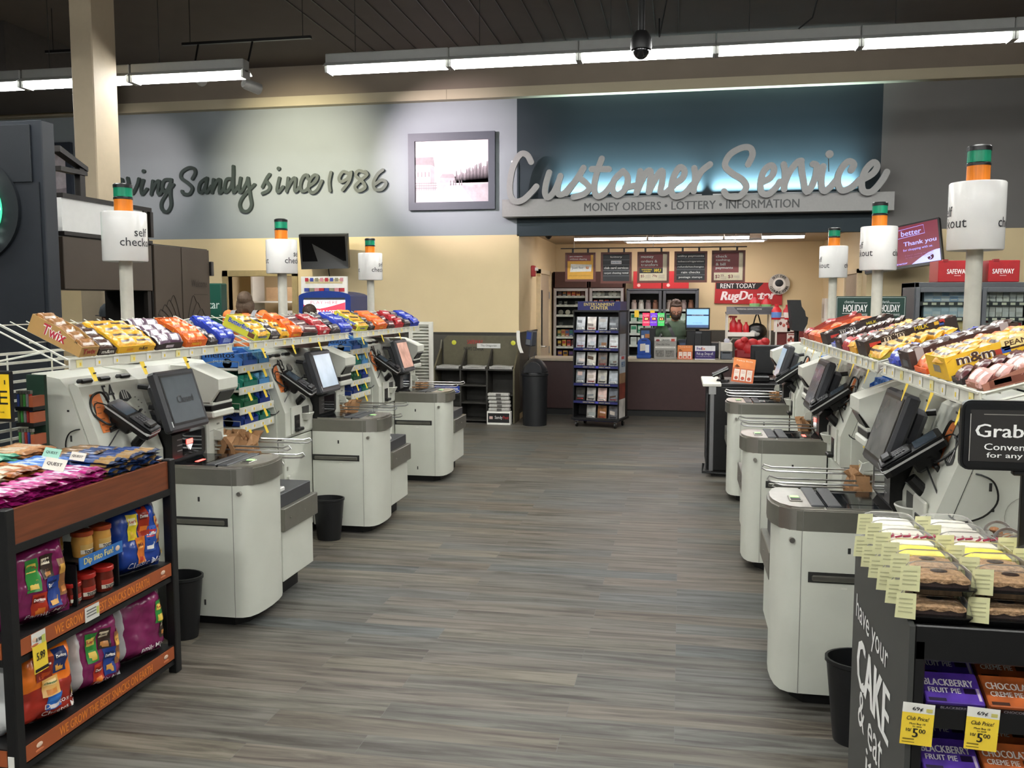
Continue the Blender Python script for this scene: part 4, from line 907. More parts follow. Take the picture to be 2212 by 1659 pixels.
def limb(m, pts, rad, mt):
    m.tube(smooth(pts, 4), [rad[min(int(i / 4), len(rad) - 2)] * (1 - (i % 4) / 4) + rad[min(int(i / 4) + 1, len(rad) - 1)] * ((i % 4) / 4) for i in range((len(pts) - 1) * 4 + 1)], mt, 12)
    for p, r in ((pts[0], rad[0]), (pts[-1], rad[-1])): m.ball(p, r, mt, 12)
SKIN = mat('skin', 'd3a083', .55, var=.05, scale=40)
def hand(m, wr, d, side, mt, s=1.0):
    """palm, four bent fingers of different length and a thumb from the side of the palm"""
    d = Vector(d).normalized(); dn = Vector((0, 0, -1)); ac = d.cross(dn).normalized() * side
    pc = Vector(wr) + d * .045 * s
    for k in range(4):
        o = ac * (.032 - .021 * k) * s; b = pc + o + d * .04 * s; L = (.065, .075, .07, .055)[k] * s
        m.tube([pc + o * .7 - d * .03, b, b + d * L * .5 + dn * .012, b + d * L * .85 + dn * .035], [.013 * s, .0095 * s, .0085 * s, .0075 * s], mt, 8); m.ball(b + d * L * .85 + dn * .035, .0075 * s, mt, 8)
    m.tube([pc + ac * .02 - d * .03, pc + ac * .05 * s + d * .0, pc + ac * .06 * s + d * .035 + dn * .015], [.014 * s, .011 * s, .009 * s], mt, 8)
    m.ball(pc, (.042 * s, .045 * s, .02 * s), mt, 12)
def person(loc, face, label, J, girth, shirt, pants, hair, hairstyle, extras=None, group=None, skin=None, hs=1.0):
    """J: joints in a frame where the figure looks along -y; face = turn about z"""
    SK = skin or SKIN
    t = thing('person', label, 'person', loc, group)
    M = Matrix.Translation(loc) @ Matrix.Rotation(face, 4, 'Z'); B = lambda: MB(M); V = Vector
    hd = V(J['head']); nk = V(J['neck']); ch = V(J['chest']); pv = V(J['pelvis']); g = girth
    tilt = J.get('tilt', 0); HX = Matrix.Translation(hd) @ Matrix.Rotation(tilt, 4, 'X') @ Matrix.Scale(hs, 4)
    m = B()
    def torso(mm, k, mt):
        mm.ball(pv, (.165 * g + k, .12 * g + k, .13 + k), mt, 16); mm.ball((pv + ch) / 2, (.15 * g + k, .115 * g + k, .17 + k), mt, 16); mm.ball(ch, (.165 * g + k, .115 * g + k, .16 + k), mt, 16)
        mm.ball(ch + V((0, .01, .10)), (.15 * g + k, .085 * g + k, .07 + k), mt, 16)
    torso(m, 0, SK); limb(m, [ch + V((0, 0, .08)), nk, hd - V((0, -.01, .06))], [.07, .058, .055], SK)
    m.ball(hd, (.075, .094, .108), SK, 18, HX @ Matrix.Translation(-hd))
    m.ball(hd + V((0, -.028, -.062)), (.056, .062, .058), SK, 14, HX @ Matrix.Translation(-hd))
    hx = lambda p: (HX @ V(p))
    for s in (-1, 1): m.ball(hx((s * .077, .01, -.01)), (.012, .022, .032), SK, 10); m.ball(hx((s * .035, -.078, .012)), (.022, .012, .008), SK, 8)
    m.tube([hx((0, -.088, .01)), hx((0, -.108, -.022)), hx((0, -.098, -.034))], [.009, .014, .012], SK, 8)
    m.ball(hx((0, -.092, -.058)), (.024, .01, .008), SK, 8)
    for s in ('l', 'r'):
        sg = -1 if s == 'l' else 1
        sh, el, wr = V(J['sh' + s]), V(J['el' + s]), V(J['wr' + s]); limb(m, [sh, el, wr], [.058 * g ** .5, .043, .03], SK); hand(m, wr, wr - el, sg, SK)
        hp, kn, an = V(J['hp' + s]), V(J['kn' + s]), V(J['an' + s]); limb(m, [hp, kn, an], [.092 * g ** .5, .06, .04], SK); m.ball(an + V((0, -.06, -.045)), (.045, .12, .04), SK, 12)
    remeshed(m, 'body', t, .011)
    # clothes follow the body
    m = B(); torso(m, .014, shirt)
    for s in ('l', 'r'): sh, el, wr = V(J['sh' + s]), V(J['el' + s]), V(J['wr' + s]); e2 = el + (wr - el) * J.get('sleeve', .0) if J.get('sleeve', 0) > 0 else sh + (el - sh) * .6; limb(m, [sh, el, e2] if J.get('sleeve', 0) > 0 else [sh, (sh + e2) / 2, e2], [.074 * g ** .5, .06, .05], shirt); m.ball(sh, .078 * g ** .5, shirt, 12)
    m.ball(ch + V((0, .01, .12)), (.15 * g, .085 * g, .06), shirt, 14); remeshed(m, 'shirt', t, .012)
    m = B(); m.ball(pv - V((0, 0, .03)), (.178 * g, .135 * g, .12), pants, 16)
    for s in ('l', 'r'): hp, kn, an = V(J['hp' + s]), V(J['kn' + s]), V(J['an' + s]); limb(m, [hp, kn, an + V((0, 0, .02))], [.105 * g ** .5, .076, .062], pants)
    remeshed(m, 'trousers', t, .014)
    for s in ('l', 'r'):
        m = B(); an = V(J['an' + s]); m.ball(an + V((0, -.05, -.04)), (.052, .135, .05), BLACK, 12); m.build('shoe', t)
    # hair
    m = B()
    if hairstyle == 'short':
        m.ball(hx((0, .026, .042)), (.081 * hs, .09 * hs, .08 * hs), hair, 16)
        for k in range(30):
            a = R.uniform(0, 2 * PI); q = R.uniform(.1, .9); m.ball(hx((.07 * q * math.cos(a), .018 + .082 * q * math.sin(a), .05 + .068 * math.sqrt(max(0, 1 - q * q)))), R.uniform(.016, .023) * hs, hair, 8)
        for k in range(9): m.ball(hx((-.056 + .014 * k, -.068 + .004 * abs(k - 4), .078)), (.016 * hs, .018 * hs, .016 * hs), hair, 8)
        for s in (-1, 1): m.ball(hx((s * .074, -.002, .0)), (.012 * hs, .024 * hs, .04 * hs), hair, 8)
    elif hairstyle == 'bob':
        m.ball(hx((0, .04, .03)), (.092, .1, .098), hair, 16); m.ball(hx((0, .045, -.06)), (.112, .078, .095), hair, 16)
        for s in (-1, 1): m.ball(hx((s * .075, .015, -.06)), (.035, .06, .08), hair, 12)
        for k in range(18): a = R.uniform(.1, PI - .1); m.ball(hx((.09 * math.cos(a), .03 + .075 * math.sin(a), R.uniform(-.13, -.02))), (.02, .02, .05), hair, 8)
    if hairstyle != 'cap': remeshed(m, 'hair', t, .008, 1)
    if extras: extras(t, B, hx, J)
    return t
def stand(lean=0.0, hd_f=0.0, arms=None, g=1.0, down=0.0):
    J = dict(pelvis=(0, 0, .95), chest=(0, -lean * .5, 1.28), neck=(0, -lean * .8, 1.46), head=(0, -lean - hd_f - .01, 1.62 - down), tilt=0)
    for s, k in (('l', -1), ('r', 1)):
        J['sh' + s] = (k * .19 * g, -lean * .6, 1.40); J['el' + s] = (k * .25 * g, .02 - lean * .6, 1.12); J['wr' + s] = (k * .24 * g, -.12 - lean, .92)
        J['hp' + s] = (k * .09 * g, 0, .90); J['kn' + s] = (k * .10 * g, -.01, .5); J['an' + s] = (k * .105 * g, .02, .09)
    J.update(arms or {}); return J
HAIRB = mat('brown_hair', '4a3528', .6, var=.3, scale=120, bump=.4); HAIRG = mat('grey_brown_hair', '5a4838', .6, var=.3, scale=120, bump=.4); HAIRD = mat('dark_brown_hair', '3a2a20', .6, var=.3, scale=120, bump=.4)
# the clerk, bent over his till behind the counter
def clerk_extra(t, B, hx, J):
    m = B(); m.ball(hx((0, -.05, -.078)), (.078, .074, .06), HAIRD, 14)
    for s in (-1, 1): m.ball(hx((s * .06, -.02, -.05)), (.022, .055, .052), HAIRD, 10)
    remeshed(m, 'beard', t, .007, 1)
    m = B()
    for s in (-1, 1):
        ring = [hx((s * .035 + .024 * math.cos(2 * PI * k / 14), -.098, .0 + .017 * math.sin(2 * PI * k / 14))) for k in range(14)]; m.tube(ring, .0022, BLACK, 5, closed=True); m.tube([hx((s * .059, -.096, .004)), hx((s * .08, -.01, .006))], .002, BLACK, 5)
    m.tube([hx((-.011, -.099, .003)), hx((.011, -.099, .003))], .0022, BLACK, 5); m.build('glasses', t)
    for s in (-1, 1):
        m = B(); m.ball(hx((s * .035, -.082, -.002)), .009, c_('e6e0da'), 8); m.ball(hx((s * .035, -.089, -.006)), .004, INK, 6); m.build('eye', t)
    m = B(); ch = Vector(J['chest'])
    P = [ch + Vector(p) for p in ((-.15, .02, .16), (-.14, -.07, .14), (-.09, -.145, .05), (-.02, -.165, -.10), (.05, -.165, -.24), (.12, -.12, -.33))]
    q = smooth(P); w_ = Vector((.022, 0, .012)); m.add([p - w_ for p in q] + [p + w_ for p in q], [(i, i + 1, len(q) + i + 1, len(q) + i) for i in range(len(q) - 1)], BLACK, True)
    m.build('apron_strap', t)
J = stand(.10, .09, dict(ell=(-.33, -.02, 1.12), wrl=(-.27, -.30, 1.06), elr=(.34, -.06, 1.14), wrr=(.22, -.32, 1.08), sleeve=.85), 1.18, .0); J['tilt'] = .42; J['sleeve'] = .8
GREENS = mat('sage_green_shirt', '5a6b58', .85, var=.08, scale=10, bump=.3)
person((-.11, 14.62, .0), .12, 'bearded clerk in a green shirt and glasses, looking down behind the service counter', J, 1.22, GREENS, c_('23252a', .8), HAIRB, 'short', clerk_extra, skin=mat('ruddy_skin', 'cf957c', .55, var=.06, scale=40), hs=1.2)
# shopper in an orange safety vest, seen from behind
def vest_extra(t, B, hx, J):
    VO = mat('safety_orange_fabric', 'f58a4c', .75, var=.05); ch = Vector(J['chest']); pv = Vector(J['pelvis'])
    m = B(); m.ball(ch, (.205, .155, .195), VO, 18); m.ball((ch + pv) / 2, (.19, .15, .2), VO, 18); m.ball(pv, (.20, .155, .12), VO, 18)
    for s in (-1, 1): m.ball(ch + Vector((s * .15, .01, .12)), (.07, .08, .06), VO, 12)
    remeshed(m, 'vest', t, .012)
    for s in (-1, 1):
        m = B(); P = [ch + Vector((s * .13, -.10, .17)), ch + Vector((s * .135, .03, .205)), ch + Vector((s * .13, .14, .13)), ch + Vector((s * .13, .17, .0)), ch + Vector((s * .13, .17, -.25))]; q = smooth(P); w_ = Vector((.028, 0, 0))
        m.add([p - w_ for p in q] + [p + w_ for p in q], [(i, i + 1, len(q) + i + 1, len(q) + i) for i in range(len(q) - 1)], c_('9a9ca0', .4), True); m.build('reflective_strip', t)
p = at(530, 640, y=10.4)
J = stand(0, 0, None, 1, .06); J = {k: (tuple(c * 1.12 for c in v) if isinstance(v, tuple) else v) for k, v in J.items()}; person((p.x, 10.4, .0), PI + .15, 'shopper with a grey-brown bob in an orange safety vest, seen from behind', J, 1.0, mat('orange_tee', 'e9803f', .8), c_('2b2f3a', .8), HAIRG, 'bob', vest_extra)
p = at(671, 660, y=11.1)
J = stand(0, 0, None, 1, .03); person((p.x, 11.1, 0), PI - .1, 'short-haired dark brunette shopper facing the blue lottery machine', J, .95, c_('4a4a50', .8), c_('2b2b30', .8), HAIRD, 'bob')
# coffee bar worker with a grey cap
def cap_extra(t, B, hx, J):
    G = mat('grey_cap_cloth', '454b50', .8, var=.06, bump=.2, scale=30)
    m = B(); m.lathe([(.104, .0), (.108, .04), (.095, .09), (.06, .125), (.001, .135)], G, (0, 0, 0), 20, Matrix.Translation(hx((0, .008, .0)))); m.prism([(-.07, -.09), (-.05, -.17), (.05, -.17), (.07, -.09)], 'z', .0, .008, G, X=Matrix.Translation(hx((0, .008, .005)))); m.build('cap', t)
    m = B(); m.ball(hx((0, .045, -.03)), (.078, .05, .07), HAIRD, 12); m.build('hair', t)
p = at(255, 650, y=7.9)
J = stand(.05, .06, None, 1, .02); person((p.x, 7.9, .0), -1.9, 'coffee bar worker in a grey cap and dark shirt behind the first candy shelf', J, 1.0, c_('30353a', .8), c_('222226', .8), HAIRD, 'cap', cap_extra)

# ------------------------------------------------------------------ coffee bar on the left
NAVY = mat('navy_wall_laminate', '1b2129', .55, var=.03, scale=5); BRN = mat('brown_laminate', '43392f', .5, var=.04, scale=5); BRND = c_('1c1815', .5)
yk = 5.6; xk = at(95, 400, y=yk).x; zk = at(95, 258, y=yk).z
t = thing('coffee_bar_wall', 'tall navy wall of the coffee bar with a lit round sign', 'partition wall', (xk - .8, yk + .07, 0))
m = MB(); m.box(xk - 2.6, xk, yk, yk + .13, 0, zk, NAVY, .006); m.box(xk - 2.6, xk - .08, yk - .02, yk, zk - .42, zk - .03, c_('171c22', .55), .004); m.box(xk - 2.6, xk - .03, yk - .012, yk, .3, zk - .42, c_('191e25', .55)); m.build('panel', t)
LOGOG = mat('lit_green_sign', (.04, .42, .22), .4, emit=.5, var=.02); LOGOW = mat('lit_white_sign', (.75, .95, .85), .4, emit=.9, var=.02)
cx, cz, rr = at(-62, 452, y=yk - .05).x, at(-62, 452, y=yk - .05).z, .243
def rotc(c): return Matrix.Translation(c) @ Matrix.Rotation(PI / 2, 4, 'X')
m = MB(); m.lathe([(.001, 0), (rr + .12, 0), (rr + .12, .03), (.001, .03)], c_('12171c', .5), (0, 0, 0), 40, rotc((cx, yk - .012, cz))); m.lathe([(rr - .006, .03), (rr, .04), (rr, .05), (.001, .05)], LOGOG, (0, 0, 0), 48, rotc((cx, yk - .012, cz)))
for k in range(7):
    a = -.9 + .3 * k; m.tube(smooth([(cx + rr * .62, yk - .066, cz + rr * (a + .05)), (cx + rr * .8, yk - .066, cz + rr * (a - .02)), (cx + rr * math.cos(a) * .98, yk - .066, cz + rr * math.sin(a) * .98)], 4), .011, LOGOW, 6)
m.build('round_sign', t)
# brown cabinets along the aisle
xb = -4.62
def by(px): return at(px, 560, x=xb).y
y0, y1, y2, y3 = by(138), by(328), by(392), by(452)
t = thing('coffee_bar_soffit', 'brown soffit of the coffee bar between the navy wall and the etched doors', 'soffit', (xb, (y0 + y1) / 2, 0))
m = MB(); m.box(xb - .5, xb, y0, y1, 1.84, 2.24, BRN, .004); m.build('front_panel', t)
m = MB(); m.box(xb - .06, xb - .02, y1 - .05, y1, 0, 2.3, BRND); m.build('post', t)
m = MB(); m.box(xb - .5, xb, y0, y1, 0, 1.05, BRN); m.build('counter_front', t)
m = MB(); m.box(xb - .56, xb + .02, y0, y1, 1.05, 1.09, c_('2b2723', .3), .004); m.build('counter_top', t)
m = MB(); m.box(xb - 1.9, xb - 1.85, y0 - .3, y1 + .2, 0, 2.2, c_('3a322b')); m.build('rear_wall', t)
t = thing('coffee_bar_sign', 'white lit fascia with black frame and small gable above the brown soffit', 'sign', (xb, y0 + .6, 2.24))
WF = mat('white_fascia', 'c9c9c6', .5, emit=.03, var=.02)
za, zb = 2.28, 2.53
m = MB(); m.box(xb - .08, xb, y0, y1 - .1, za, zb, WF); m.build('fascia', t)
m = MB(); m.box(xb - .1, xb + .015, y0, y1, za - .03, za, BRND); m.box(xb - .1, xb + .015, y0, y1, zb, zb + .035, BRND); m.box(xb - .1, xb + .015, y1 - .12, y1 - .07, za - .03, zb, BRND); m.box(xb - .1, xb + .015, y1 - .02, y1 + .02, 2.31, zb - .0, BRND); m.build('frame', t)
yg = by(186)
m = MB(); m.box(xb - .05, xb, yg - .03, yg + .03, zb + .03, zb + .25, BRND); m.box(xb - .06, xb + .01, y0, yg + .05, zb + .2, zb + .235, BRND); m.prism([(y0, zb + .34), (yg + .06, zb + .235), (yg + .06, zb + .27), (y0, zb + .385)], 'x', xb - .06, xb + .01, BRND); m.build('gable', t)
t = thing('coffee_bar_cabinet', 'tall brown cabinet with double doors etched with reeds, end of the coffee bar', 'cabinet', (xb - .25, (y1 + y3) / 2, 0))
m = MB(); m.box(xb - .5, xb - .02, y1 + .03, y3, 0, 2.26, BRND, .003); m.box(xb - .03, xb + .02, y3, y3 + .05, 2.0, 2.14, BLACK, .004); m.build('carcass', t)
for a, b in ((y1 + .04, y2 - .008), (y2 + .008, y3 - .005)):
    m = MB(); m.box(xb - .02, xb, a, b, .08, 2.25, BRN, .003); d = m.build('door', t)
    m = MB(); ink = c_('2a221c', .6)
    for k in range(7):
        base = Vector((xb + .002, y2 - .02, .9 + .05 * k)) if a < y2 - .1 else Vector((xb + .002, y2 + .05, .9 + .03 * k)); s = -1 if a < y2 - .1 else 1
        tip = base + Vector((0, s * (.12 + .07 * k), .35 + .09 * (6 - k))); q = smooth([base, base + (tip - base) * .5 + Vector((0, -s * .05, .12)), tip, tip + Vector((0, s * .07, -.05))], 5)
        q = [p_ for p_ in q if a + .02 < p_.y < b - .02 and p_.z < 2.1]
        if len(q) > 2: m.tube(q, .003, ink, 4)
    if s > 0: m.text('Welcome', (xb + .001, (a + b) / 2 + .05, 1.92), (0, 1, 0), ZU, ink, w=.28, h=.07, shear=.3, bold=0); m.box(xb, xb + .002, a + .2, b - .05, 1.81, 1.816, ink)
    m.build('etched_reeds', d)
# things on the coffee bar counter
cb = lambda px, py: at(px, py, x=xb - .22)
for i, (px, r, h, c, lb) in enumerate(((198, .075, .34, '4c4a48', 'smoky blender jug with a dark lid'), (212, .06, .26, '6a6864', 'clear blender jug beside the smoky one'))):
    p = cb(px, 690); t = thing('blender_jug', lb + ' on the coffee bar', 'jug', (p.x, p.y, 1.09), 'jugs on the coffee bar')
    m = MB(); m.lathe([(r * .7, 0), (r * .72, .02), (r, h * .72), (r * .98, h * .74)], clear('smoky_plastic', (.45, .44, .43), .15, .25) if i == 0 else clear('grey_clear', (.7, .69, .68), .1, .25), (p.x, p.y, 1.2), 16); m.build('jug', t)
    m = MB(); m.lathe([(r * .9, 0), (r * .95, .11), (.001, .11)], c_('2b2a2a'), (p.x, p.y, 1.09), 16); m.build('motor_base', t)
    m = MB(); m.lathe([(r, 0), (r * .9, .04), (r * .4, .06), (.001, .06)], BLACK, (p.x, p.y, 1.2 + h * .73), 16); m.build('lid', t)
for i, px in enumerate((205, 226)):
    p = cb(px, 690); t = thing('syrup_bottle', ['white pump bottle between the jugs', 'white pump bottle beside the capped worker'][i] + ' on the coffee bar', 'bottle', (p.x + .1, p.y, 1.09), 'bottles on the coffee bar')
    m = MB(); m.lathe([(.045, 0), (.045, .24), (.02, .33), (.02, .38), (.001, .38)], c_('c9c8c4', .3), (p.x + .1, p.y, 1.09), 14); m.build('bottle', t)
    m = MB(); m.lathe([(.024, .38), (.024, .41), (.001, .41)], WHITEP, (p.x + .1, p.y, 1.09), 12); m.build('cap', t)
p = at(148, 650, y=7.6); m = MB(); m.box(p.x - .25, p.x + .03, 8.35, 8.38, 1.2, 1.86, c_('cfc9b8')); m.build('menu_panel', label='pale panel glimpsed between the navy wall and the brown back wall', cat='panel')
# green coin machine
y = 10.6; x1 = at(478, 650, y=y).x; zt = at(466, 612, y=y).z
t = thing('coin_machine', 'dark green coin counting machine beside the brown cabinet doors', 'machine', (x1 - .4, y + .08, 0))
GRN = mat('coin_machine_green', '124a3c', .45, var=.03)
m = MB(); m.box(x1 - .8, x1, y, y + .16, 0, zt, GRN, .012); m.text('coinstar', (x1 - .235, y, zt - .27), XR, ZU, c_('b9c9c2'), w=.42, h=.1, bold=.01); m.build('cabinet', t)
m = MB(); m.box(x1 - .6, x1 - .2, y - .03, y, .9, 1.0, BLACK); m.build('coin_tray', t)
# blue lottery machine with a printed topper
y = 11.9; xa, xc = at(645, 640, y=y).x, at(757, 640, y=y).x; z1 = at(700, 626, y=y).z; z2 = at(700, 597, y=y).z; xm = (xa + xc) / 2; hw = (xc - xa) / 2
BLU = mat('lottery_blue', '1d3b88', .35, var=.02); TAN = c_('c9b98a')
t = thing('lottery_machine', 'blue lottery vending machine with a lit PLAY HERE panel', 'vending machine', (xm, y + .35, 0))
m = MB(); prof = [(xa, 0), (xc, 0), (xc, z1 - .09)] + [(xm + hw * math.cos(a), z1 - .09 + .075 * math.sin(a)) for a in [PI * k / 12 for k in range(1, 12)]] + [(xa, z1 - .09)]
m.prism(prof, 'y', y, y + .7, BLU); m.box(xa + .08, xc - .08, y - .004, y, z1 - .20, z1 - .11, c_('3c4045')); m.build('cabinet', t)
m = MB(); zl0, zl1 = at(700, 683, y=y).z, at(700, 648, y=y).z
m.quad((xa + .075, y - .006, zl0), (xc - .075, y - .006, zl0), (xc - .075, y - .006, zl1), (xa + .075, y - .006, zl1), mat('lit_panel_white', (.95, .9, .92), .4, emit=.3, var=.02))
zc = zl0 + (zl1 - zl0) * .42
m.add([(xa + .075, y - .008, zl0), (xc - .075, y - .008, zl0), (xc - .075, y - .008, zl1 - .03)] + [(xc - .075 - (xc - xa - .15) * k / 10, y - .008, zl1 - .03 - .11 * math.sin(PI * k / 10 * .5) * (1 if k < 7 else 1) + (.05 * (k - 6) / 4 if k > 6 else 0)) for k in range(1, 10)] + [(xa + .075, y - .008, zl1 - .06)], [tuple(range(13))], mat('lit_panel_red', (.75, .06, .10), .4, emit=.16, var=.02))
m.text('PLAY HERE', (xm, y - .006, zl1 - .035), XR, ZU, c_('c2405a'), w=hw * 1.05, h=.045, bold=0, eps=.004); m.text('WIN & LOTTERY', (xm + .06, y - .008, zl0 + .055), XR, ZU, mat('lit_white_ink', (1, .95, .95), emit=.35, var=0), w=hw * 1.25, h=.055, bold=.03, eps=.003); m.build('lit_panel', t)
m = MB(); m.box(xa + .03, xc - .05, y + .02, y + .05, z1 - .06, z2, PAPERW, .004); zz = (z1 + z2) / 2 + .025
m.box(xa + .1, xc - .12, y + .015, y + .02, zz - .03, zz + .03, TAN); m.text('IF YOU NEED GIFTS, IT\'S THE TICKET', (xm - .01, y + .015, zz), XR, ZU, c_('f4efe0'), w=hw * 1.35, h=.026, bold=0)
for q, zc in ((0, z2 - .045), (1, z1 + .0)):
    for k in range(8): m.card((xa + .12 + k * (2 * hw - .25) / 7, y + .014, zc), XR, ZU, .05 + .03 * ((k * 3 + q) % 3), .05, c_(('b3303a', '3b4a9a', '8f8a70', 'c98a90')[(k + q) % 4]), .002)
m.build('topper', t)
# grey box on the wall
y = 12.93; x0, x1 = at(768, 660, y=y).x, at(797, 660, y=y).x; z0, z1 = at(780, 700, y=y).z, at(780, 641, y=y).z
t = thing('wall_box', 'grey wall box with a clipboard, right of the lottery machine', 'box', ((x0 + x1) / 2, 12.95, z0 - .3))
m = MB(); m.box(x0, x1, y, WY, z0 - .3, z1, c_('93928c'), .006); m.build('case', t)
m = MB(); m.box(x0 + .03, x1 - .04, y - .01, y, z1 - .07, z1 - .03, BLACK); m.card(((x0 + x1) / 2, y - .005, z1 - .17), XR, ZU, .12, .2, PAPERW); m.build('clipboard', t)
# switched-off television on the wall
ya, yb = 12.55, 12.7
P = [at(645, 507, y=yb), at(749, 506, y=ya + .05), at(753, 580, y=ya - .12), at(651, 582, y=ya)]
t = thing('television', 'switched-off black television hung above the lottery machine', 'television', (P[0] + P[2]) / 2)
m = MB(); m.add([*P, *[p + Vector((.0, .07, .02)) for p in P]], [(0, 1, 2, 3), (7, 6, 5, 4), (0, 1, 5, 4), (1, 2, 6, 5), (2, 3, 7, 6), (3, 0, 4, 7)], c_('0b0b0c', .3)); m.build('case', t)
n = (P[1] - P[0]).cross(P[3] - P[0]).normalized(); n = -n if n.y > 0 else n
m = MB(); L = lambda a, b, k: a + (b - a) * k
Q = [L(L(P[0], P[1], s), L(P[3], P[2], s), k) + n * .002 for s, k in ((.04, .06), (.96, .06), (.96, .78), (.04, .78))]; m.add(Q, [(0, 1, 2, 3)], mat('black_screen', '040405', .15, spec=.25)); m.build('screen', t)
m = MB(); c0 = (P[0] + P[2]) / 2 + Vector((0, .06, 0)); m.tube([c0, c0 + Vector((0, .2, .05)), (c0.x, WY - .002, c0.z + .05)], .03, BLACK, 8); m.tube(smooth([c0 + Vector((.05, 0, -.2)), c0 + Vector((.06, .05, -.4)), (c0.x + .06, WY - .01, c0.z - .6)]), .008, BLACK, 5); m.build('wall_arm', t)
# office shelf seen through the doorway
t = thing('office_shelf', 'white office shelving with trays seen through the doorway', 'shelving', (-6.4, 14.6, 0))
m = MB()
for z in (.9, 1.22, 1.72): m.box(-7.2, -5.5, 14.35, 14.8, z, z + .03, WHITE)
m.build('shelf_boards', t)
for x in (-7.2, -5.53):
    m = MB(); m.box(x, x + .03, 14.35, 14.8, 0, 2.3, WHITE); m.build('post', t)
for i in range(3):
    m = MB(); x = -6.95 + i * .36; m.box(x, x + .32, 14.4, 14.75, 1.751, 1.98, c_('a98c68', .8), .004); m.build('storage_box', label=['brown storage box on the office shelf, left end', 'brown storage box in the middle of the office shelf', 'brown storage box on the office shelf, right end'][i], cat='box', group='boxes on the office shelf')
for i in range(2):
    for k in range(4):
        x = -6.62 + i * .42; z = 1.251 + k * .085; m = MB(); m.box(x, x + .38, 14.38, 14.75, z, z + .082, WHITEP, .004); m.box(x + .02, x + .36, 14.37, 14.38, z + .005, z + .03, BLACK); m.build('paper_tray', label='white paper tray with black slot in the stacks on the office shelf', cat='tray', group='paper trays in the office')
# framed historical photograph
def framed(c0, c1, y, label, kind):
    x0, z1, x1, z0 = c0.x, c0.z, c1.x, c1.z; fw = (x1 - x0) * .075; w_ = x1 - x0; h_ = z1 - z0
    t = thing('framed_photograph', label, 'picture', ((x0 + x1) / 2, y, z0), 'framed historical photographs')
    FR = mat('slate_frame', '343a45', .5, var=.02); m = MB(); y2 = WY
    for a in ((x0, x1, z0, z0 + fw * 1.15), (x0, x1, z1 - fw * 1.15, z1), (x0, x0 + fw, z0 + fw * 1.15, z1 - fw * 1.15), (x1 - fw, x1, z0 + fw * 1.15, z1 - fw * 1.15)): m.box(a[0], a[1], y, y2, a[2], a[3], FR)
    m.build('frame', t)
    m = MB(); a0, a1, b0, b1 = x0 + fw, x1 - fw, z0 + fw * 1.15, z1 - fw * 1.15; yy = y + .03; W_, H_ = a1 - a0, b1 - b0
    g = lambda u, v, d=.0: (a0 + u * W_, yy - d, b0 + v * H_)
    G = lambda h: mat('photo_' + h, h, .5, var=.12, scale=14)
    m.quad(g(0, 0), g(1, 0), g(1, 1), g(0, 1), G('d5cbd0'))
    m.add([g(0, 0, .001), g(1, 0, .001), g(1, .30, .001), g(.75, .27, .001), g(.5, .30, .001), g(0, .26, .001)], [tuple(range(6))], G('aaa0a6'))
    m.add([g(.2, 0, .0015), g(.8, 0, .0015), g(.62, .28, .0015), g(.5, .28, .0015)], [(0, 1, 2, 3)], G('c4babf'))
    if kind:
        m.add([g(0, .27, .002), g(.21, .27, .002), g(.26, .33, .002), g(.26, .6, .002), g(.2, .62, .002), g(0, .62, .002)], [tuple(range(6))], G('b9afb4'))
        m.add([g(0, .62, .003), g(.22, .61, .003), g(.27, .58, .003), g(.25, .74, .003), g(0, .74, .003)], [tuple(range(5))], G('83767a'))
        m.quad(g(.21, .3, .003), g(.26, .33, .003), g(.26, .58, .003), g(.21, .6, .003), G('96888c'))
        for k in range(4): m.quad(g(.03 + .05 * k, .42, .003), g(.05 + .05 * k, .42, .003), g(.05 + .05 * k, .5, .003), g(.03 + .05 * k, .5, .003), G('7d7074'))
        m.quad(g(.34, .32, .002), g(.55, .32, .002), g(.55, .40, .002), g(.34, .42, .002), G('a2979c')); m.quad(g(.34, .40, .003), g(.56, .39, .003), g(.52, .46, .003), g(.37, .46, .003), G('8d8186'))
        for k in range(30):
            u = .55 + .445 * k / 29; hh = .46 + .16 * (k / 29) + R.uniform(-.04, .05); m.add([g(u - .018, .31, .003), g(u + .018, .31, .003), g(u + .004, hh, .003), g(u - .004, hh, .003)], [(0, 1, 2, 3)], G(('7a6e74', '5f555a', '8d8187')[k % 3]))
        for k in range(12): m.quad(g(.01 + .024 * k, .2, .003), g(.016 + .024 * k, .2, .003), g(.016 + .024 * k, .33, .003), g(.01 + .024 * k, .33, .003), G('7d7074'))
        for v in (.23, .27, .31): m.quad(g(0, v, .0035), g(.3, v, .0035), g(.3, v + .012, .0035), g(0, v + .012, .0035), G('7d7074'))
        for u in (.48, .52, .55, .6, .63): m.quad(g(u, .27, .004), g(u + .012, .27, .004), g(u + .012, .35, .004), g(u, .35, .004), G('5f555a'))
    m.build('print', t); return t
framed(at(881, 289, y=12.98), at(1069, 451, y=12.98), 12.98, 'framed black-and-white photograph of a house by tall firs on the grey wall', 1)
framed(at(0, 312, y=12.98), at(157, 455, y=12.98), 12.98, 'framed photograph half hidden behind the navy wall and the pillar', 0)

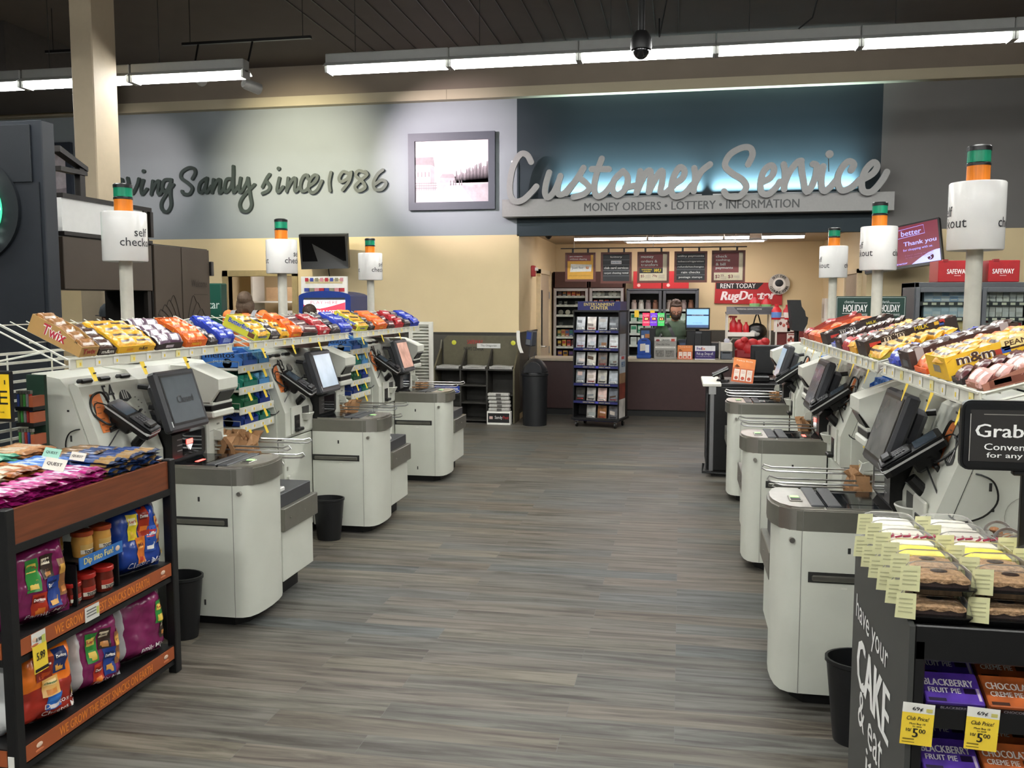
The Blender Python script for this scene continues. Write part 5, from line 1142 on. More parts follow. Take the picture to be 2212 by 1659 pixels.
# ------------------------------------------------------------------ script lettering on the wall
LET = mat('dark_green_letter', '2f3a37', .5, var=.03)
def wall_word(name, label, letters, conv, wpx, depth, yy, m_, cat, parent=None, group=None):
    allp = [conv(*p) for _, ss in letters for s in ss for p in s]; cx = sum(p.x for p in allp) / len(allp); mz = min(p.z for p in allp)
    t = parent or thing(name, label, cat, (cx, yy, mz), group)
    for nm, ss in letters:
        m = MB(Matrix.Translation((0, yy, 0)))
        for s in ss:
            q = [conv(*p) for p in s]
            if len(q) == 1: m.lathe([(.001, 0), (wpx * .62, 0), (wpx * .62, depth), (.001, depth)], m_, (0, 0, 0), 14, Matrix.Translation((q[0].x, 0, q[0].z)) @ Matrix.Rotation(-PI / 2, 4, 'X'))
            else: m.ribbon([(p.x, p.z) for p in q], wpx, depth, m_)
        m.build('letter', t)
    return t
YL = WY - .05
cv1 = lambda a, b: at(a / 3.16, b / 3.16, y=YL); cv2 = lambda a, b: at(680 + a / 2.765, b / 2.765, y=YL)
wd = .048
wall_word('wall_lettering', 'dark green script word ending in ving, half hidden by the pillar', [
 ('r', [[(790, 1225), (815, 1220), (832, 1235), (825, 1300)]]), ('v', [[(868, 1215), (885, 1290), (902, 1322), (935, 1260), (945, 1220)]]), ('i', [[(975, 1230), (960, 1290), (970, 1325), (1000, 1290)], [(977, 1168)]]),
 ('n', [[(1040, 1235), (1030, 1325)], [(1032, 1310), (1065, 1245), (1085, 1240), (1075, 1310), (1090, 1325), (1110, 1290)]]), ('g', [[(1160, 1225), (1120, 1230), (1105, 1280), (1130, 1310), (1165, 1240)], [(1165, 1225), (1160, 1320), (1165, 1400), (1140, 1445), (1105, 1430), (1100, 1385), (1130, 1330), (1180, 1260)]])], cv1, wd, .045, YL, LET, 'lettering', group='script words on the grey wall')
wall_word('wall_lettering', 'dark green script word Sandy on the grey wall', [
 ('S', [[(1310, 1220), (1330, 1180), (1320, 1150), (1285, 1145), (1240, 1175), (1235, 1215), (1280, 1250), (1310, 1285), (1290, 1325), (1250, 1320), (1240, 1305)]]), ('a', [[(1400, 1220), (1365, 1250), (1355, 1300), (1375, 1315), (1400, 1270), (1410, 1215)], [(1410, 1220), (1400, 1290), (1410, 1315), (1440, 1270)]]),
 ('n', [[(1455, 1225), (1445, 1315)], [(1448, 1300), (1480, 1235), (1500, 1230), (1495, 1300), (1505, 1315), (1530, 1280)]]), ('d', [[(1580, 1220), (1545, 1225), (1530, 1285), (1545, 1310), (1575, 1270), (1590, 1200), (1590, 1135)], [(1590, 1150), (1590, 1290), (1600, 1310), (1625, 1270)]]),
 ('y', [[(1640, 1215), (1630, 1290), (1645, 1310), (1680, 1250), (1690, 1215)], [(1690, 1215), (1705, 1330), (1715, 1400), (1690, 1440), (1650, 1435), (1635, 1395), (1660, 1340), (1735, 1260)]])], cv1, wd, .045, YL, LET, 'lettering', group='script words on the grey wall')
wall_word('wall_lettering', 'dark green script word since on the grey wall', [
 ('s', [[(1790, 1275), (1820, 1215), (1838, 1190)], [(1836, 1195), (1815, 1230), (1840, 1270), (1830, 1300), (1790, 1320)]]), ('i', [[(1905, 1215), (1890, 1290), (1900, 1310), (1930, 1275)], [(1900, 1150)]]), ('n', [[(1965, 1215), (1955, 1305)], [(1958, 1290), (1995, 1225), (2015, 1220), (2010, 1290), (2020, 1305), (2045, 1275)]]),
 ('c', [[(2100, 1220), (2095, 1195), (2070, 1205), (2050, 1255), (2055, 1300), (2085, 1300), (2115, 1265)]]), ('e', [[(2110, 1270), (2150, 1240), (2165, 1205), (2145, 1195), (2115, 1230), (2105, 1290), (2130, 1315), (2165, 1295), (2195, 1235)]])], cv1, wd, .045, YL, LET, 'lettering', group='script words on the grey wall')
wall_word('wall_lettering', 'dark green script year 1986 beside the framed photograph', [
 ('1', [[(95, 1030), (85, 1085), (90, 1140)]]), ('9', [[(205, 1040), (170, 1025), (145, 1060), (155, 1085), (195, 1065), (215, 1025), (205, 1080), (165, 1135)]]), ('8', [[(300, 1030), (260, 1020), (245, 1050), (285, 1085), (300, 1120), (260, 1140), (240, 1115), (270, 1080), (310, 1045), (300, 1025)]]),
 ('6', [[(405, 1015), (375, 1040), (350, 1090), (360, 1130), (400, 1130), (425, 1095), (400, 1075), (360, 1100)]])], cv2, wd, .045, YL, LET, 'lettering', group='script words on the grey wall')
# customer service sign: ledge with back-lit letters
SGY = 12.72; SGM = mat('brushed_grey_sign', '8f8e8c', .45, var=.03, scale=30)
t = thing('service_sign', 'grey customer service sign ledge with big back-lit script letters', 'sign', (.09, 12.9, 2.94))
m = MB(); m.box(-2.54, 2.74, 12.80, WY - .001, 2.945, 3.19, SGM, .004); m.build('ledge', t)
m = MB(); m.text('MONEY ORDERS \u2022 LOTTERY \u2022 INFORMATION', ((at(1262, 446, y=12.8).x + at(1727, 438, y=12.8).x) / 2, 12.80, 3.06), XR, ZU, c_('2b2d30'), w=at(1727, 438, y=12.8).x - at(1262, 446, y=12.8).x, h=.115, bold=.018, eps=.004); m.build('lettering', t)
cv3 = lambda a, b: at(1040 + a / 2.404, 280 + b / 2.404, y=SGY)
wall_word('', '', [
 ('C', [[(258, 168), (235, 130), (200, 130), (165, 190), (148, 270), (150, 340), (175, 372), (215, 365), (255, 330), (285, 295)]]), ('u', [[(352, 222), (335, 280), (330, 330), (345, 352), (375, 325), (400, 270), (410, 240)], [(408, 245), (395, 300), (400, 335), (430, 330), (470, 285)]]),
 ('s', [[(440, 330), (495, 255), (530, 198)], [(530, 200), (510, 245), (545, 280), (560, 305), (530, 335), (478, 350)]]), ('t', [[(625, 150), (600, 220), (585, 300), (600, 345), (640, 330), (680, 280)], [(572, 205), (662, 205)]]), ('o', [[(735, 215), (690, 260), (680, 310), (705, 340), (745, 310), (760, 250), (735, 215)], [(745, 300), (800, 290)]]),
 ('m', [[(825, 215), (805, 330)], [(808, 320), (850, 230), (878, 215), (875, 270), (868, 325)], [(870, 320), (915, 235), (940, 215), (938, 270), (930, 325), (960, 325), (1000, 285)]]), ('e', [[(985, 290), (1040, 255), (1055, 215), (1030, 195), (1000, 240), (985, 300), (1000, 345), (1050, 335), (1095, 285)]]), ('r', [[(1105, 200), (1110, 240), (1102, 320)], [(1105, 290), (1140, 220), (1187, 180)]]),
 ('S', [[(1385, 180), (1408, 130), (1395, 95), (1350, 95), (1290, 130), (1265, 185), (1300, 225), (1355, 260), (1375, 300), (1340, 345), (1280, 345), (1260, 320)]]), ('e', [[(1450, 275), (1500, 250), (1520, 210), (1505, 185), (1470, 210), (1450, 270), (1455, 325), (1490, 335), (1530, 300), (1550, 270)]]), ('r', [[(1570, 180), (1577, 225), (1572, 310)], [(1572, 290), (1600, 220), (1640, 170), (1662, 162)]]),
 ('v', [[(1660, 165), (1668, 240), (1690, 325), (1730, 260), (1742, 190), (1722, 178)]]), ('i', [[(1775, 190), (1765, 260), (1775, 318), (1810, 300), (1845, 260)], [(1808, 127)]]), ('c', [[(1920, 210), (1935, 180), (1905, 165), (1865, 210), (1850, 265), (1870, 315), (1920, 300), (1965, 260)]]), ('e', [[(1965, 265), (2030, 230), (2055, 190), (2035, 170), (1995, 210), (1975, 270), (1985, 320), (2030, 320), (2080, 265), (2105, 220)]])],
 cv3, .084, .05, SGY, SGM, '', parent=t)
m = MB(); m.tube([(-2.42, 12.95, 3.19), (-2.42, 12.95, 3.75)], .01, STEEL, 6); m.tube([(at(1847, 335, y=SGY).x * 0 + at(1792, 340, y=SGY).x, SGY + .03, at(1792, 370, y=SGY).z), (at(1790, 340, y=SGY).x, SGY + .03, at(1790, 335, y=SGY).z)], .006, STEEL, 5); m.build('support_rod', t)
for i, (x, hw_) in enumerate(((-.75, 1.0), (1.35, .95))):
    ld = bpy.data.lights.new('led_strip', 'AREA'); ld.shape = 'RECTANGLE'; ld.size = hw_ * 2; ld.size_y = .05; ld.energy = 15; ld.color = (.62, .92, 1.0); ld.spread = math.radians(80)
    lo = bpy.data.objects.new('led_strip', ld); C.objects.link(lo); lo.parent = t; lo.location = Vector((x, 12.975, 3.235)) - ORG[t.name]; lo.rotation_euler = (PI - .38, 0, 0)
    m = MB(); m.box(x - hw_, x + hw_, 12.95, 13.0, 3.19, 3.225, c_('c9c9c9')); m.build('led_housing', t)

# ------------------------------------------------------------------ customer service alcove
MAR = mat('dark_maroon_laminate', '3b2524', .45, var=.06); CTOP = mat('beige_counter_laminate', 'b5a894', .3, var=.05); DKW = mat('dark_cherry_wood', '4a2a22', .45, var=.1, stretch=(1, 1, 8))
RED = mat('poster_red', 'b01f24', .5, var=.03); SGRAY = mat('cabinet_grey', '4b4e52', .45, var=.03); SILF = mat('silver_frame', 'a9a7a6', .35, metal=.4, var=.03)
CY = 13.8
t = thing('service_counter', 'dark maroon service counter with a beige top across the alcove', 'counter', (-.3, CY + .3, 0))
m = MB(); m.box(-2.31, 1.9, CY, CY + .04, .1, .83, MAR); m.box(-2.31, 1.9, CY + .03, CY + .05, 0, .1, BASEM); m.box(1.86, 1.9, CY + .04, CY + .6, 0, .83, MAR); m.build('front_panel', t)
m = MB(); m.box(-2.31, 1.92, CY - .03, CY + .62, .83, .872, CTOP, .006); m.build('counter_top', t)
m = MB(); m.box(-2.3, 1.86, CY + .55, CY + .6, 0, .83, c_('2b2220')); m.build('back_panel', t)
def wall_cabinet(name, label, x0, x1, y, z1, doors, frame, body, shelves, dep=.45, head=0):
    t = thing(name, label, 'display cabinet', ((x0 + x1) / 2, y + dep / 2, 0))
    m = MB(); m.box(x0, x0 + .03, y + .02, y + dep, 0, z1 + head, body); m.box(x1 - .03, x1, y + .02, y + dep, 0, z1 + head, body); m.box(x0, x1, y + dep - .02, y + dep, 0, z1, c_('26221f')); m.box(x0, x1, y + .02, y + dep, z1 - .03, z1 + head, body, .003); m.box(x0, x1, y + .02, y + dep, 0, .12, body); m.build('carcass', t)
    for z in shelves:
        m = MB(); m.box(x0 + .03, x1 - .03, y + .06, y + dep - .02, z - .02, z, c_('8f8c88')); m.box(x0 + .03, x1 - .03, y + .05, y + .06, z - .035, z + .005, c_('d2d0cc')); s = m.build('shelf', t)
        n = max(2, int((x1 - x0) / .16))
        m = MB()
        for i in range(n): m.card((x0 + (x1 - x0) * (i + .5) / n, y + .049, z - .015), XR, ZU, .05, .026, PAPERW)
        m.build('price_strip', s)
    w_ = (x1 - x0) / doors
    for i in range(doors):
        a, b = x0 + i * w_ + .012, x0 + (i + 1) * w_ - .012; d = thing_part('door', t, (a, y, 0)); m = MB()
        for q in ((a, a + .05, .13, z1 - .04), (b - .05, b, .13, z1 - .04)): m.box(q[0], q[1], y, y + .03, q[2], q[3], frame, .004)
        m.box(a + .05, b - .05, y, y + .03, z1 - .09, z1 - .04, frame, .004); m.box(a + .05, b - .05, y, y + .03, .13, .18, frame, .004); d = m.build('door', t)
        m = MB(); m.box(a + .05, b - .05, y + .012, y + .016, .18, z1 - .09, PANE); m.build('door_glass', d)
    return t
def thing_part(*a): return None
def stock(kind, label, group, y, z, x0, x1, n, size, cols, skip=(), round_=False):
    """a row of packs on one shelf; each pack is its own object"""
    w_, d_, h_ = size
    for i in range(n):
        if i in skip: continue
        x = x0 + (x1 - x0) * (i + .5) / n; c = cols[i % len(cols)]; m = MB()
        if round_ == 'tin': m.lathe([(.001, 0), (h_ / 2, 0), (h_ / 2, d_), (h_ * .4, d_ + .002), (.001, d_ + .002)], c_(c), (0, 0, 0), 14, Matrix.Translation((x, y + d_, z + h_ / 2)) @ Matrix.Rotation(PI / 2, 4, 'X'))
        elif round_: m.lathe([(w_ / 2, 0), (w_ / 2, h_ * .7), (w_ * .35, h_ * .8), (w_ * .35, h_), (.001, h_)], c_(c), (x, y + d_ / 2, z), 12)
        else:
            m.box(x - w_ / 2, x + w_ / 2, y, y + d_, z, z + h_, c_(c), .002); m.box(x - w_ * .4, x + w_ * .4, y - .001, y, z + h_ * .45, z + h_ * .85, c_(cols[(i + 1) % len(cols)])); m.box(x - w_ * .35, x + w_ * .35, y - .0015, y, z + h_ * .12, z + h_ * .2, c_('d9d6cf'))
        m.build(kind, label=label, cat=kind.replace('_', ' '), group=group)
SH = [.72, .92, 1.1, 1.3, 1.5, 1.68, 1.84]
y = 16.4
wall_cabinet('tobacco_cabinet', 'silver-framed tobacco cabinet nearest the slit-window door', -2.31, -1.66, y, 2.02, 1, SILF, DKW, SH, head=.26)
wall_cabinet('tobacco_cabinet', 'silver-framed tobacco cabinet behind the movie rack header', -1.655, -1.02, y, 2.02, 1, SILF, DKW, SH, head=.26)
wall_cabinet('tobacco_cabinet', 'charcoal double-door tobacco cabinet behind the clerk', -.98, .30, y, 1.97, 2, SGRAY, SGRAY, [.76, .96, 1.17, 1.38, 1.6], head=0)
G1 = 'packs in the silver cabinet by the door'; G2 = 'packs in the silver cabinet behind the movie rack'; G3 = 'packs in the charcoal cabinet'
rows = [(1.84, 6, (.07, .05, .09), ['6a3a30', '4a4a52', 'b0763a', 'c2402e', 'd98a3a', '7a2a2a'], (), 0, 'small warm-coloured pack on the top shelf of the silver cabinet by the door'), (1.68, 5, (.06, .05, .07), ['5a5a55', '3a3a3a', '8a867c'], (2,), 0, 'small grey pack on the second shelf of the silver cabinet by the door'),
        (1.5, 4, (.08, .03, .09), ['8f8a80', 'b0aba0', '6f6a60'], (), 'tin', 'round tin on the third shelf of the silver cabinet by the door'), (1.1, 7, (.07, .05, .13), ['3f5a3a', 'b08a4a', 'a0503a', '3a4f7a', '2f6a5a'], (), 0, 'tall pouch on the fifth shelf of the silver cabinet by the door'),
        (1.3, 4, (.07, .05, .06), ['3a3a3a', '4a4540'], (1,), 0, 'low dark pack on the fourth shelf of the silver cabinet by the door'), (.92, 6, (.07, .05, .12), ['4a2a1e', 'c9a03a', 'b03a2e', '5a2a3a'], (), 0, 'red and gold pouch on the sixth shelf of the silver cabinet by the door'), (.72, 5, (.08, .05, .12), ['5a3a78', 'c08a3a', '3a2a3a'], (), 0, 'purple and gold pouch on the lowest shelf of the silver cabinet by the door')]
for z, n, sz, cols, sk, rd, lb in rows: stock('tobacco_pack', lb, G1, y + .09, z, -2.24, -1.73, n, sz, cols, sk, rd)
for z, n, sz, cols, rd, lb in ((1.84, 7, (.07, .04, .085), ['b5b2ab', 'c9c6bf', '9a978f', '5a5a5a'], 'tin', 'grey tin on the top shelf of the silver cabinet behind the movie rack'), (1.68, 5, (.07, .05, .09), ['b03a34', 'd9d4c8', 'c0453a', '3f6a62'], 0, 'red and white pack on the second shelf of the silver cabinet behind the movie rack')):
    stock('tobacco_pack', lb, G2, y + .09, z, -1.59, -1.09, n, sz, cols, (), rd)
for k, (xa, xb_) in enumerate(((-.91, -.40), (-.28, .23))):
    nm = ['left', 'right'][k]
    stock('tobacco_pack', 'pinkish jar on the top shelf behind the %s charcoal door' % nm, G3, y + .09, 1.6, xa, xb_, 4, (.1, .09, .17), ['c8aea6', 'd9cfc8', 'a08a8a', '9a6a58'], (), True)
    stock('tobacco_pack', 'mint green carton on the second shelf behind the %s charcoal door' % nm, G3, y + .09, 1.38, xa, xb_, 4, (.11, .08, .15), ['cfe0d4', '2f8a66', 'd9e4da'], (2,) if k == 0 else ())
    stock('tobacco_pack', 'mint green carton on the third shelf behind the %s charcoal door' % nm, G3, y + .09, 1.17, xa, xb_, 4, (.11, .08, .15), ['d9e4da', '3f9a72', 'cfe0d4'])
    stock('tobacco_pack', 'white carton on the fourth shelf behind the %s charcoal door' % nm, G3, y + .09, .96, xa, xb_, 4, (.11, .08, .14), ['d4d4d0', 'b9b9b5'])
    for i in range(2):
        x = xa + .12 + .28 * i; m = MB(); m.box(x - .04, x + .04, y - .006, y - .001, 1.46, 1.585, YEL if (i + k) < 3 else PAPERW); m.build('price_card', label=['yellow price card hung first inside the left charcoal door', 'yellow price card hung second inside the left charcoal door', 'yellow price card hung first inside the right charcoal door', 'white price card hung second inside the right charcoal door'][k * 2 + i], cat='price card')
for i, (xa, xb_) in enumerate(((-.86, -.36), (-.34, .12))):
    t = thing('red_crate', ['red folded display box above the charcoal cabinet, left one', 'red folded display box above the charcoal cabinet, right one'][i], 'box', ((xa + xb_) / 2, 16.5, 1.97)); m = MB(); m.box(xa, xb_, 16.42, 16.72, 1.971, 2.28, RED, .004); m.lathe([(.03, 0), (.03, .003), (.001, .003)], c_('e9b9b0'), (0, 0, 0), 14, Matrix.Translation((xa + .1, 16.42, 2.03)) @ Matrix.Rotation(PI / 2, 4, 'X')); m.build('box', t)
# hanging boards on a rail
t = thing('sign_rail', 'thin grey rail with drop rods carrying the five hanging boards', 'rail', (-.44, 14.3, 2.55))
x0, x1 = at(1222, 543, y=14.3).x, at(1602, 535, y=14.3).x
m = MB(); m.tube([(x0 - .08, 14.3, 2.575), (x1 + .08, 14.3, 2.575)], .009, SGRAY, 6); m.build('bar', t)
for px in (1240, 1411, 1589):
    m = MB(); x = at(px, 530, y=14.3).x; m.tube([(x, 14.3, 2.58), (x, 14.3, 2.81)], .006, WHITE, 6); m.build('drop_rod', t)
WOOD2 = mat('cherry_frame', '6a3326', .4, var=.12, stretch=(1, 1, 6)); MAR2 = c_('8a3a3c'); CRM = c_('efe3c4'); BLK2 = c_('1d1f24')
def board(px0, px1, py0, py1, label, kind):
    a, b = at(px0, py0, y=14.28), at(px1, py1, y=14.28); X0, X1, Z1, Z0 = a.x, b.x, a.z, b.z; cx = (X0 + X1) / 2; W_ = X1 - X0; H_ = Z1 - Z0; y = 14.28
    t = thing('hanging_board', label, 'sign', (cx, 14.3, Z0), 'hanging boards over the counter')
    m = MB(); f = .035
    m.box(X0, X0 + f, y, y + .04, Z0, Z1, WOOD2); m.box(X1 - f, X1, y, y + .04, Z0, Z1, WOOD2); m.box(X0 + f, X1 - f, y, y + .04, Z0, Z0 + f, WOOD2); m.box(X0 + f, X1 - f, y, y + .04, Z1 - f, Z1, WOOD2)
    for s in (.25, .75): m.box(X0 + W_ * s - .015, X0 + W_ * s + .015, y + .005, y + .035, Z1, 2.566, SGRAY)
    m.build('frame', t)
    m = MB(); g = lambda u, v: Vector((X0 + f + (W_ - 2 * f) * u, y + .015, Z0 + f + (H_ - 2 * f) * v)); w_, h_ = W_ - 2 * f, H_ - 2 * f
    def rect(u0, u1, v0, v1, mt, e): m.quad(*[g(u, v) - Vector((0, e, 0)) for u, v in ((u0, v0), (u1, v0), (u1, v1), (u0, v1))], mt)
    def tx(s, u, v, wd, ht, mt, e=.004, bold=.02, sh=0): m.text(s, g(u, v), XR, ZU, mt, w=wd * w_ if wd else None, h=ht * h_, bold=bold, eps=e, shear=sh)
    if isinstance(kind, list):
        rect(0, 1, 0, 1, BLK2, 0)
        for i, s in enumerate(kind):
            v = 1 - (i + .5) / len(kind); 
            if i: rect(0, 1, 1 - i / len(kind) - .006, 1 - i / len(kind) + .006, c_('8b8f96'), .001)
            if s == 'just for u': rect(.3, .7, v - .06, v + .07, c_('e6e6ea'), .001); tx(s, .5, v, .34, .06, c_('4a6a9a'))
            elif s: tx(s, .5, v, min(.92, .055 * len(s) + .06), .085, WINK)
    elif kind == 'coupon':
        rect(0, 1, 0, 1, c_('f0b53a'), 0); rect(0, .9, .75, 1, MAR2, .001); tx('get coupons', .33, .93, .5, .06, WINK); tx('without clipping', .42, .82, .66, .075, WINK)
        m.add([g(.1, .3) - Vector((0, .002, 0)), g(.92, .32) - Vector((0, .002, 0)), g(.94, .6) - Vector((0, .002, 0)), g(.13, .63) - Vector((0, .002, 0))], [(0, 1, 2, 3)], c_('f1efe8')); tx('just for', .4, .46, .44, .13, c_('5a6478'), .005, 0); tx('u', .77, .47, .1, .1, c_('d97a1e'), .005, .05); tx('your questions answered here', .5, .15, .86, .045, c_('a06a10'), .003, 0)
    elif kind == 'money':
        rect(0, 1, 0, 1, CRM, 0); rect(0, .85, .48, 1, MAR2, .001); rect(0, .85, .28, .48, BLK2, .001)
        for s, v, wd in (('money', .87, .46), ('orders &', .73, .6), ('transfers', .6, .62)): tx(s, .05 + wd / 2, v, wd, .1, WINK)
        tx('WESTERN\nUNION', .26, .38, .38, .12, c_('f2d21e'), .004, .03); tx('WU', .66, .38, .26, .13, c_('f2d21e'), .004, .05, .2); tx('$5', .11, .17, .13, .11, MAR2); tx('79\u00a2', .56, .17, .18, .11, MAR2)
        for k in range(3): rect(.22, .42, .20 - .05 * k, .215 - .05 * k, c_('b99a90'), .001); rect(.7, .92, .20 - .05 * k, .215 - .05 * k, c_('b99a90'), .001)
    else:
        rect(0, 1, 0, 1, CRM, 0); rect(0, .86, .28, 1, MAR2, .001)
        for s, v, wd in (('check', .87, .4), ('cashing', .73, .5), ('& bill', .585, .34), ('payments', .435, .6)): tx(s, .06 + wd / 2, v, wd, .1, WINK)
        tx('$2', .13, .13, .16, .14, MAR2); tx('25', .29, .18, .12, .07, MAR2); tx('$3', .58, .13, .17, .14, MAR2)
        for k in range(3): rect(.24, .44, .12 - .035 * k, .13 - .035 * k, c_('b99a90'), .001); rect(.7, .9, .16 - .035 * k, .17 - .035 * k, c_('b99a90'), .001)
    m.build('poster', t)
board(1221, 1286, 546, 608, 'hanging board with a yellow coupon poster', 'coupon')
board(1298, 1364, 545, 612, 'black hanging board listing lottery and carpet cleaning rental', ['lottery', 'just for u', 'club card services', 'carpet cleaning rental', ''])
board(1377, 1445, 544, 611, 'maroon and cream hanging board for money orders and transfers', 'money')
board(1457, 1527, 543, 610, 'black hanging board listing utility payments and postage stamps', ['utility payments', 'tobacco/cigarettes', 'refunds/exchanges', 'rain checks', 'postage stamps'])
board(1538, 1609, 541, 610, 'maroon and cream hanging board for check cashing and bill payments', 'check')
# carpet cleaner sign on the back wall
y = 16.915; P = [at(1543, 655, y=y), at(1689, 659, y=y), at(1691, 611, y=y), at(1546, 609, y=y)]
t = thing('carpet_cleaner_sign', 'red RENT TODAY sign board on the alcove back wall', 'sign', (P[0] + P[1]) / 2)
m = MB(); m.add(P + [p + Vector((0, .034, 0)) for p in P], [(0, 1, 2, 3), (0, 1, 5, 4), (1, 2, 6, 5), (2, 3, 7, 6), (3, 0, 4, 7)], RED)
g = lambda px, py, e=.002: at(px, py, y=y - e)
m.add([g(1547, 624), g(1636, 625), g(1650, 611), g(1547, 611)], [(0, 1, 2, 3)], c_('151515')); m.text('RENT TODAY', g(1594, 617.5), XR, ZU, WINK, w=.62, h=.085, bold=.01, eps=.002)
m.text('RugDoctor', g(1616, 641), (1, 0, .02), ZU, c_('f1e6e6'), w=.98, h=.21, bold=.05, shear=.25, eps=.002); m.build('board', t)
c = at(1683, 614, y=y - .035); t = thing('round_badge', 'round silver badge with black ring lettering above the red sign', 'badge', c - Vector((0, 0, .18)))
m = MB(); r = .185; m.lathe([(.001, 0), (r, 0), (r, .03), (r * .72, .032), (.001, .034)], c_('bdb8ae', .3), (0, 0, 0), 32, rotc(c + Vector((0, .03, 0)))); m.lathe([(r * .6, .034), (r * .6, .036), (.001, .036)], c_('e3e0da'), (0, 0, 0), 28, rotc(c + Vector((0, .03, 0)))); m.ball((c.x, c.y - .004, c.z + .02), (r * .42, .01, r * .36), c_('23262c'), 14); m.ball((c.x - .02, c.y - .006, c.z - .07), (r * .3, .008, r * .16), c_('d9d6d0'), 12)
def ringtext(s, a0, step, hh, flip=1):
    for i, ch in enumerate(s):
        if ch == ' ': continue
        a = a0 - step * i * flip; m.text(ch, (c.x + r * .8 * math.cos(a), c.y - .0, c.z + r * .8 * math.sin(a)), (math.sin(a) * flip, 0, -math.cos(a) * flip), (math.cos(a) * flip, 0, math.sin(a) * flip), INK, h=hh, bold=.02, eps=.006)
ringtext('BEST EVER', PI / 2 + .75, .19, .045); ringtext('CLEANING POWER', -PI / 2 - 1.2, .19, .045, -1); m.build('disc', t)
# rental rack with red bottles
y = 15.6; F = lambda px, py, yy=y: at(px, py, y=yy)
xa, xb_ = F(1571, 700).x, F(1664, 700).x; zt = F(1600, 674).z
t = thing('rental_rack', 'white wire carpet cleaner rental rack with a grey slanted header', 'rack', ((xa + xb_) / 2, y, 0))
for x in (xa, xb_):
    for yy in (y, y + .4):
        m = MB(); m.tube([(x, yy, 0), (x, yy, zt)], .014, WHITE, 8); m.build('post', t)
zs1 = F(1600, 719).z
m = MB(); m.box(xa - .02, xb_ + .02, y - .02, y + .4, zt - .03, zt, c_('6b6b70')); m.box(xa - .02, xb_ + .03, y - .045, y - .02, zt - .04, zt + .09, c_('77777c')); m.add([(xa + .1, y - .047, zt + .08), (xb_ + .03, y - .047, zt + .08), (xb_ + .03, y - .047, zt - .03), (xa + .2, y - .047, zt - .03)], [(0, 1, 2, 3)], c_('4a4b50')); m.text('PROFESSIONAL CLEANING SOLUTIONS', (xa + .35, y - .047, zt + .05), XR, ZU, WINK, w=.4, h=.022, eps=.002, bold=0); m.build('header', t)
for z in (zs1, .25):
    m = MB(); m.box(xa, xb_ - .25 if z == zs1 else xb_, y, y + .4, z - .025, z, c_('d2d0cc')); m.box(xa, xb_ - .25 if z == zs1 else xb_, y - .01, y, z - .06, z + .01, PAPERW); m.build('shelf', t)
def bottle(name, label, x, yy, z, r, h, col, band=None, spray=False, group='red cleaner bottles'):
    t = thing(name, label, 'bottle', (x, yy, z), group)
    m = MB(); m.lathe([(r * .92, 0), (r, .01), (r, h * .6), (r * .45, h * .82), (r * .4, h * .86), (.001, h * .86)], c_(col, .3), (x, yy, z), 16, sy=.7); m.build('bottle', t)
    if band: m = MB(); m.lathe([(r * 1.01, h * .12), (r * 1.01, h * .48)], c_(band, .4), (x, yy, z), 16, sy=.71); m.build('label', t)
    m = MB(); m.lathe([(r * .42, h * .85), (r * .42, h), (.001, h)], c_(col if not spray else 'b02020', .35), (x, yy, z), 12)
    if spray: m.prism([(x - .09, z + h * .98), (x + .05, z + h * .95), (x + .06, z + h * 1.08), (x - .07, z + h * 1.1)], 'y', yy - .015, yy + .015, c_('b02020')); m.tube([(x - .05, yy, z + h * .97), (x - .045, yy, z + h * .85)], .007, c_('b02020'), 6)
    m.build('cap', t)
for i, (px, r, h, sp) in enumerate(((1585, .065, .26, True), (1597, .06, .22, False), (1612, .05, .18, False))): bottle('cleaner_bottle', ['red spray bottle on the rental rack shelf', 'large red bottle beside the spray bottle on the rental rack', 'small red bottle in front on the rental rack shelf'][i], F(px, 715).x, y + .12 + .05 * (i == 2) * -1, zs1, r, h, 'b8202a', None, sp)
for i, (px, b_) in enumerate(((1631, '7fae74'), (1656, '7fae74'), (1678, '5f86c8'))):
    if i < 2: bottle('cleaner_bottle', ['red bottle with green label, left one on top of the rental rack', 'red bottle with green label, right one on top of the rental rack'][i], F(px, 680).x, y + .12, zt, .085, .30 - .03 * i, 'c42430', b_)
p = F(1636, 716); t = thing('black_bag', 'black zip bag hanging inside the rental rack', 'bag', (p.x, y + .15, p.z - .12)); m = MB(); m.ball((p.x, y + .15, p.z), (.17, .1, .14), c_('191919', .3), 16); m.ball((p.x - .03, y + .07, p.z - .03), (.09, .02, .06), c_('a9a9a6', .3), 12); m.build('bag', t); m = MB(); m.tube(smooth([(p.x - .06, y + .15, p.z + .1), (p.x, y + .13, zt - .03), (p.x + .07, y + .15, p.z + .1)]), .012, c_('191919'), 6); m.build('strap', t)
m = MB(); m.tube([(xa + .06, y + .12, zs1 - .4), (xa + .06, y + .12, zs1 - .15), (xa + .1, y + .12, zs1 - .1), (xa + .3, y + .12, zs1 - .1), (xa + .34, y + .12, zs1 - .16)], .016, WHITE, 8); m.box(xa + .02, xa + .4, y + .05, y + .35, .25, .62, RED, .05); m.build('carpet_machine', label='red carpet cleaning machine with a white handle under the rental rack', cat='machine')
for i, (px, py, s) in enumerate(((1618, 752, 1), (1645, 748, .8), (1600, 745, .7))):
    p = F(px, py, 14.2); m = MB(); m.ball(p, (.14 * s, .1, .13 * s), RED, 14); m.ball(p + Vector((.05, -.02, .07)), (.09 * s, .08, .08 * s), RED, 12); m.box(p.x - .12 * s, p.x + .12 * s, p.y - .08, p.y + .08, .872, p.z - .05, c_('8a1c22'), .03); m.build('red_bag', label=['big red glossy bag on the counter before the black screen', 'red glossy bag behind the black screen', 'small red bag beside the white printer'][i], cat='bag', group='red bags on the counter')
y2 = 15.2; xa, xb_ = F(1676, 700, y2).x, F(1742, 700, y2).x
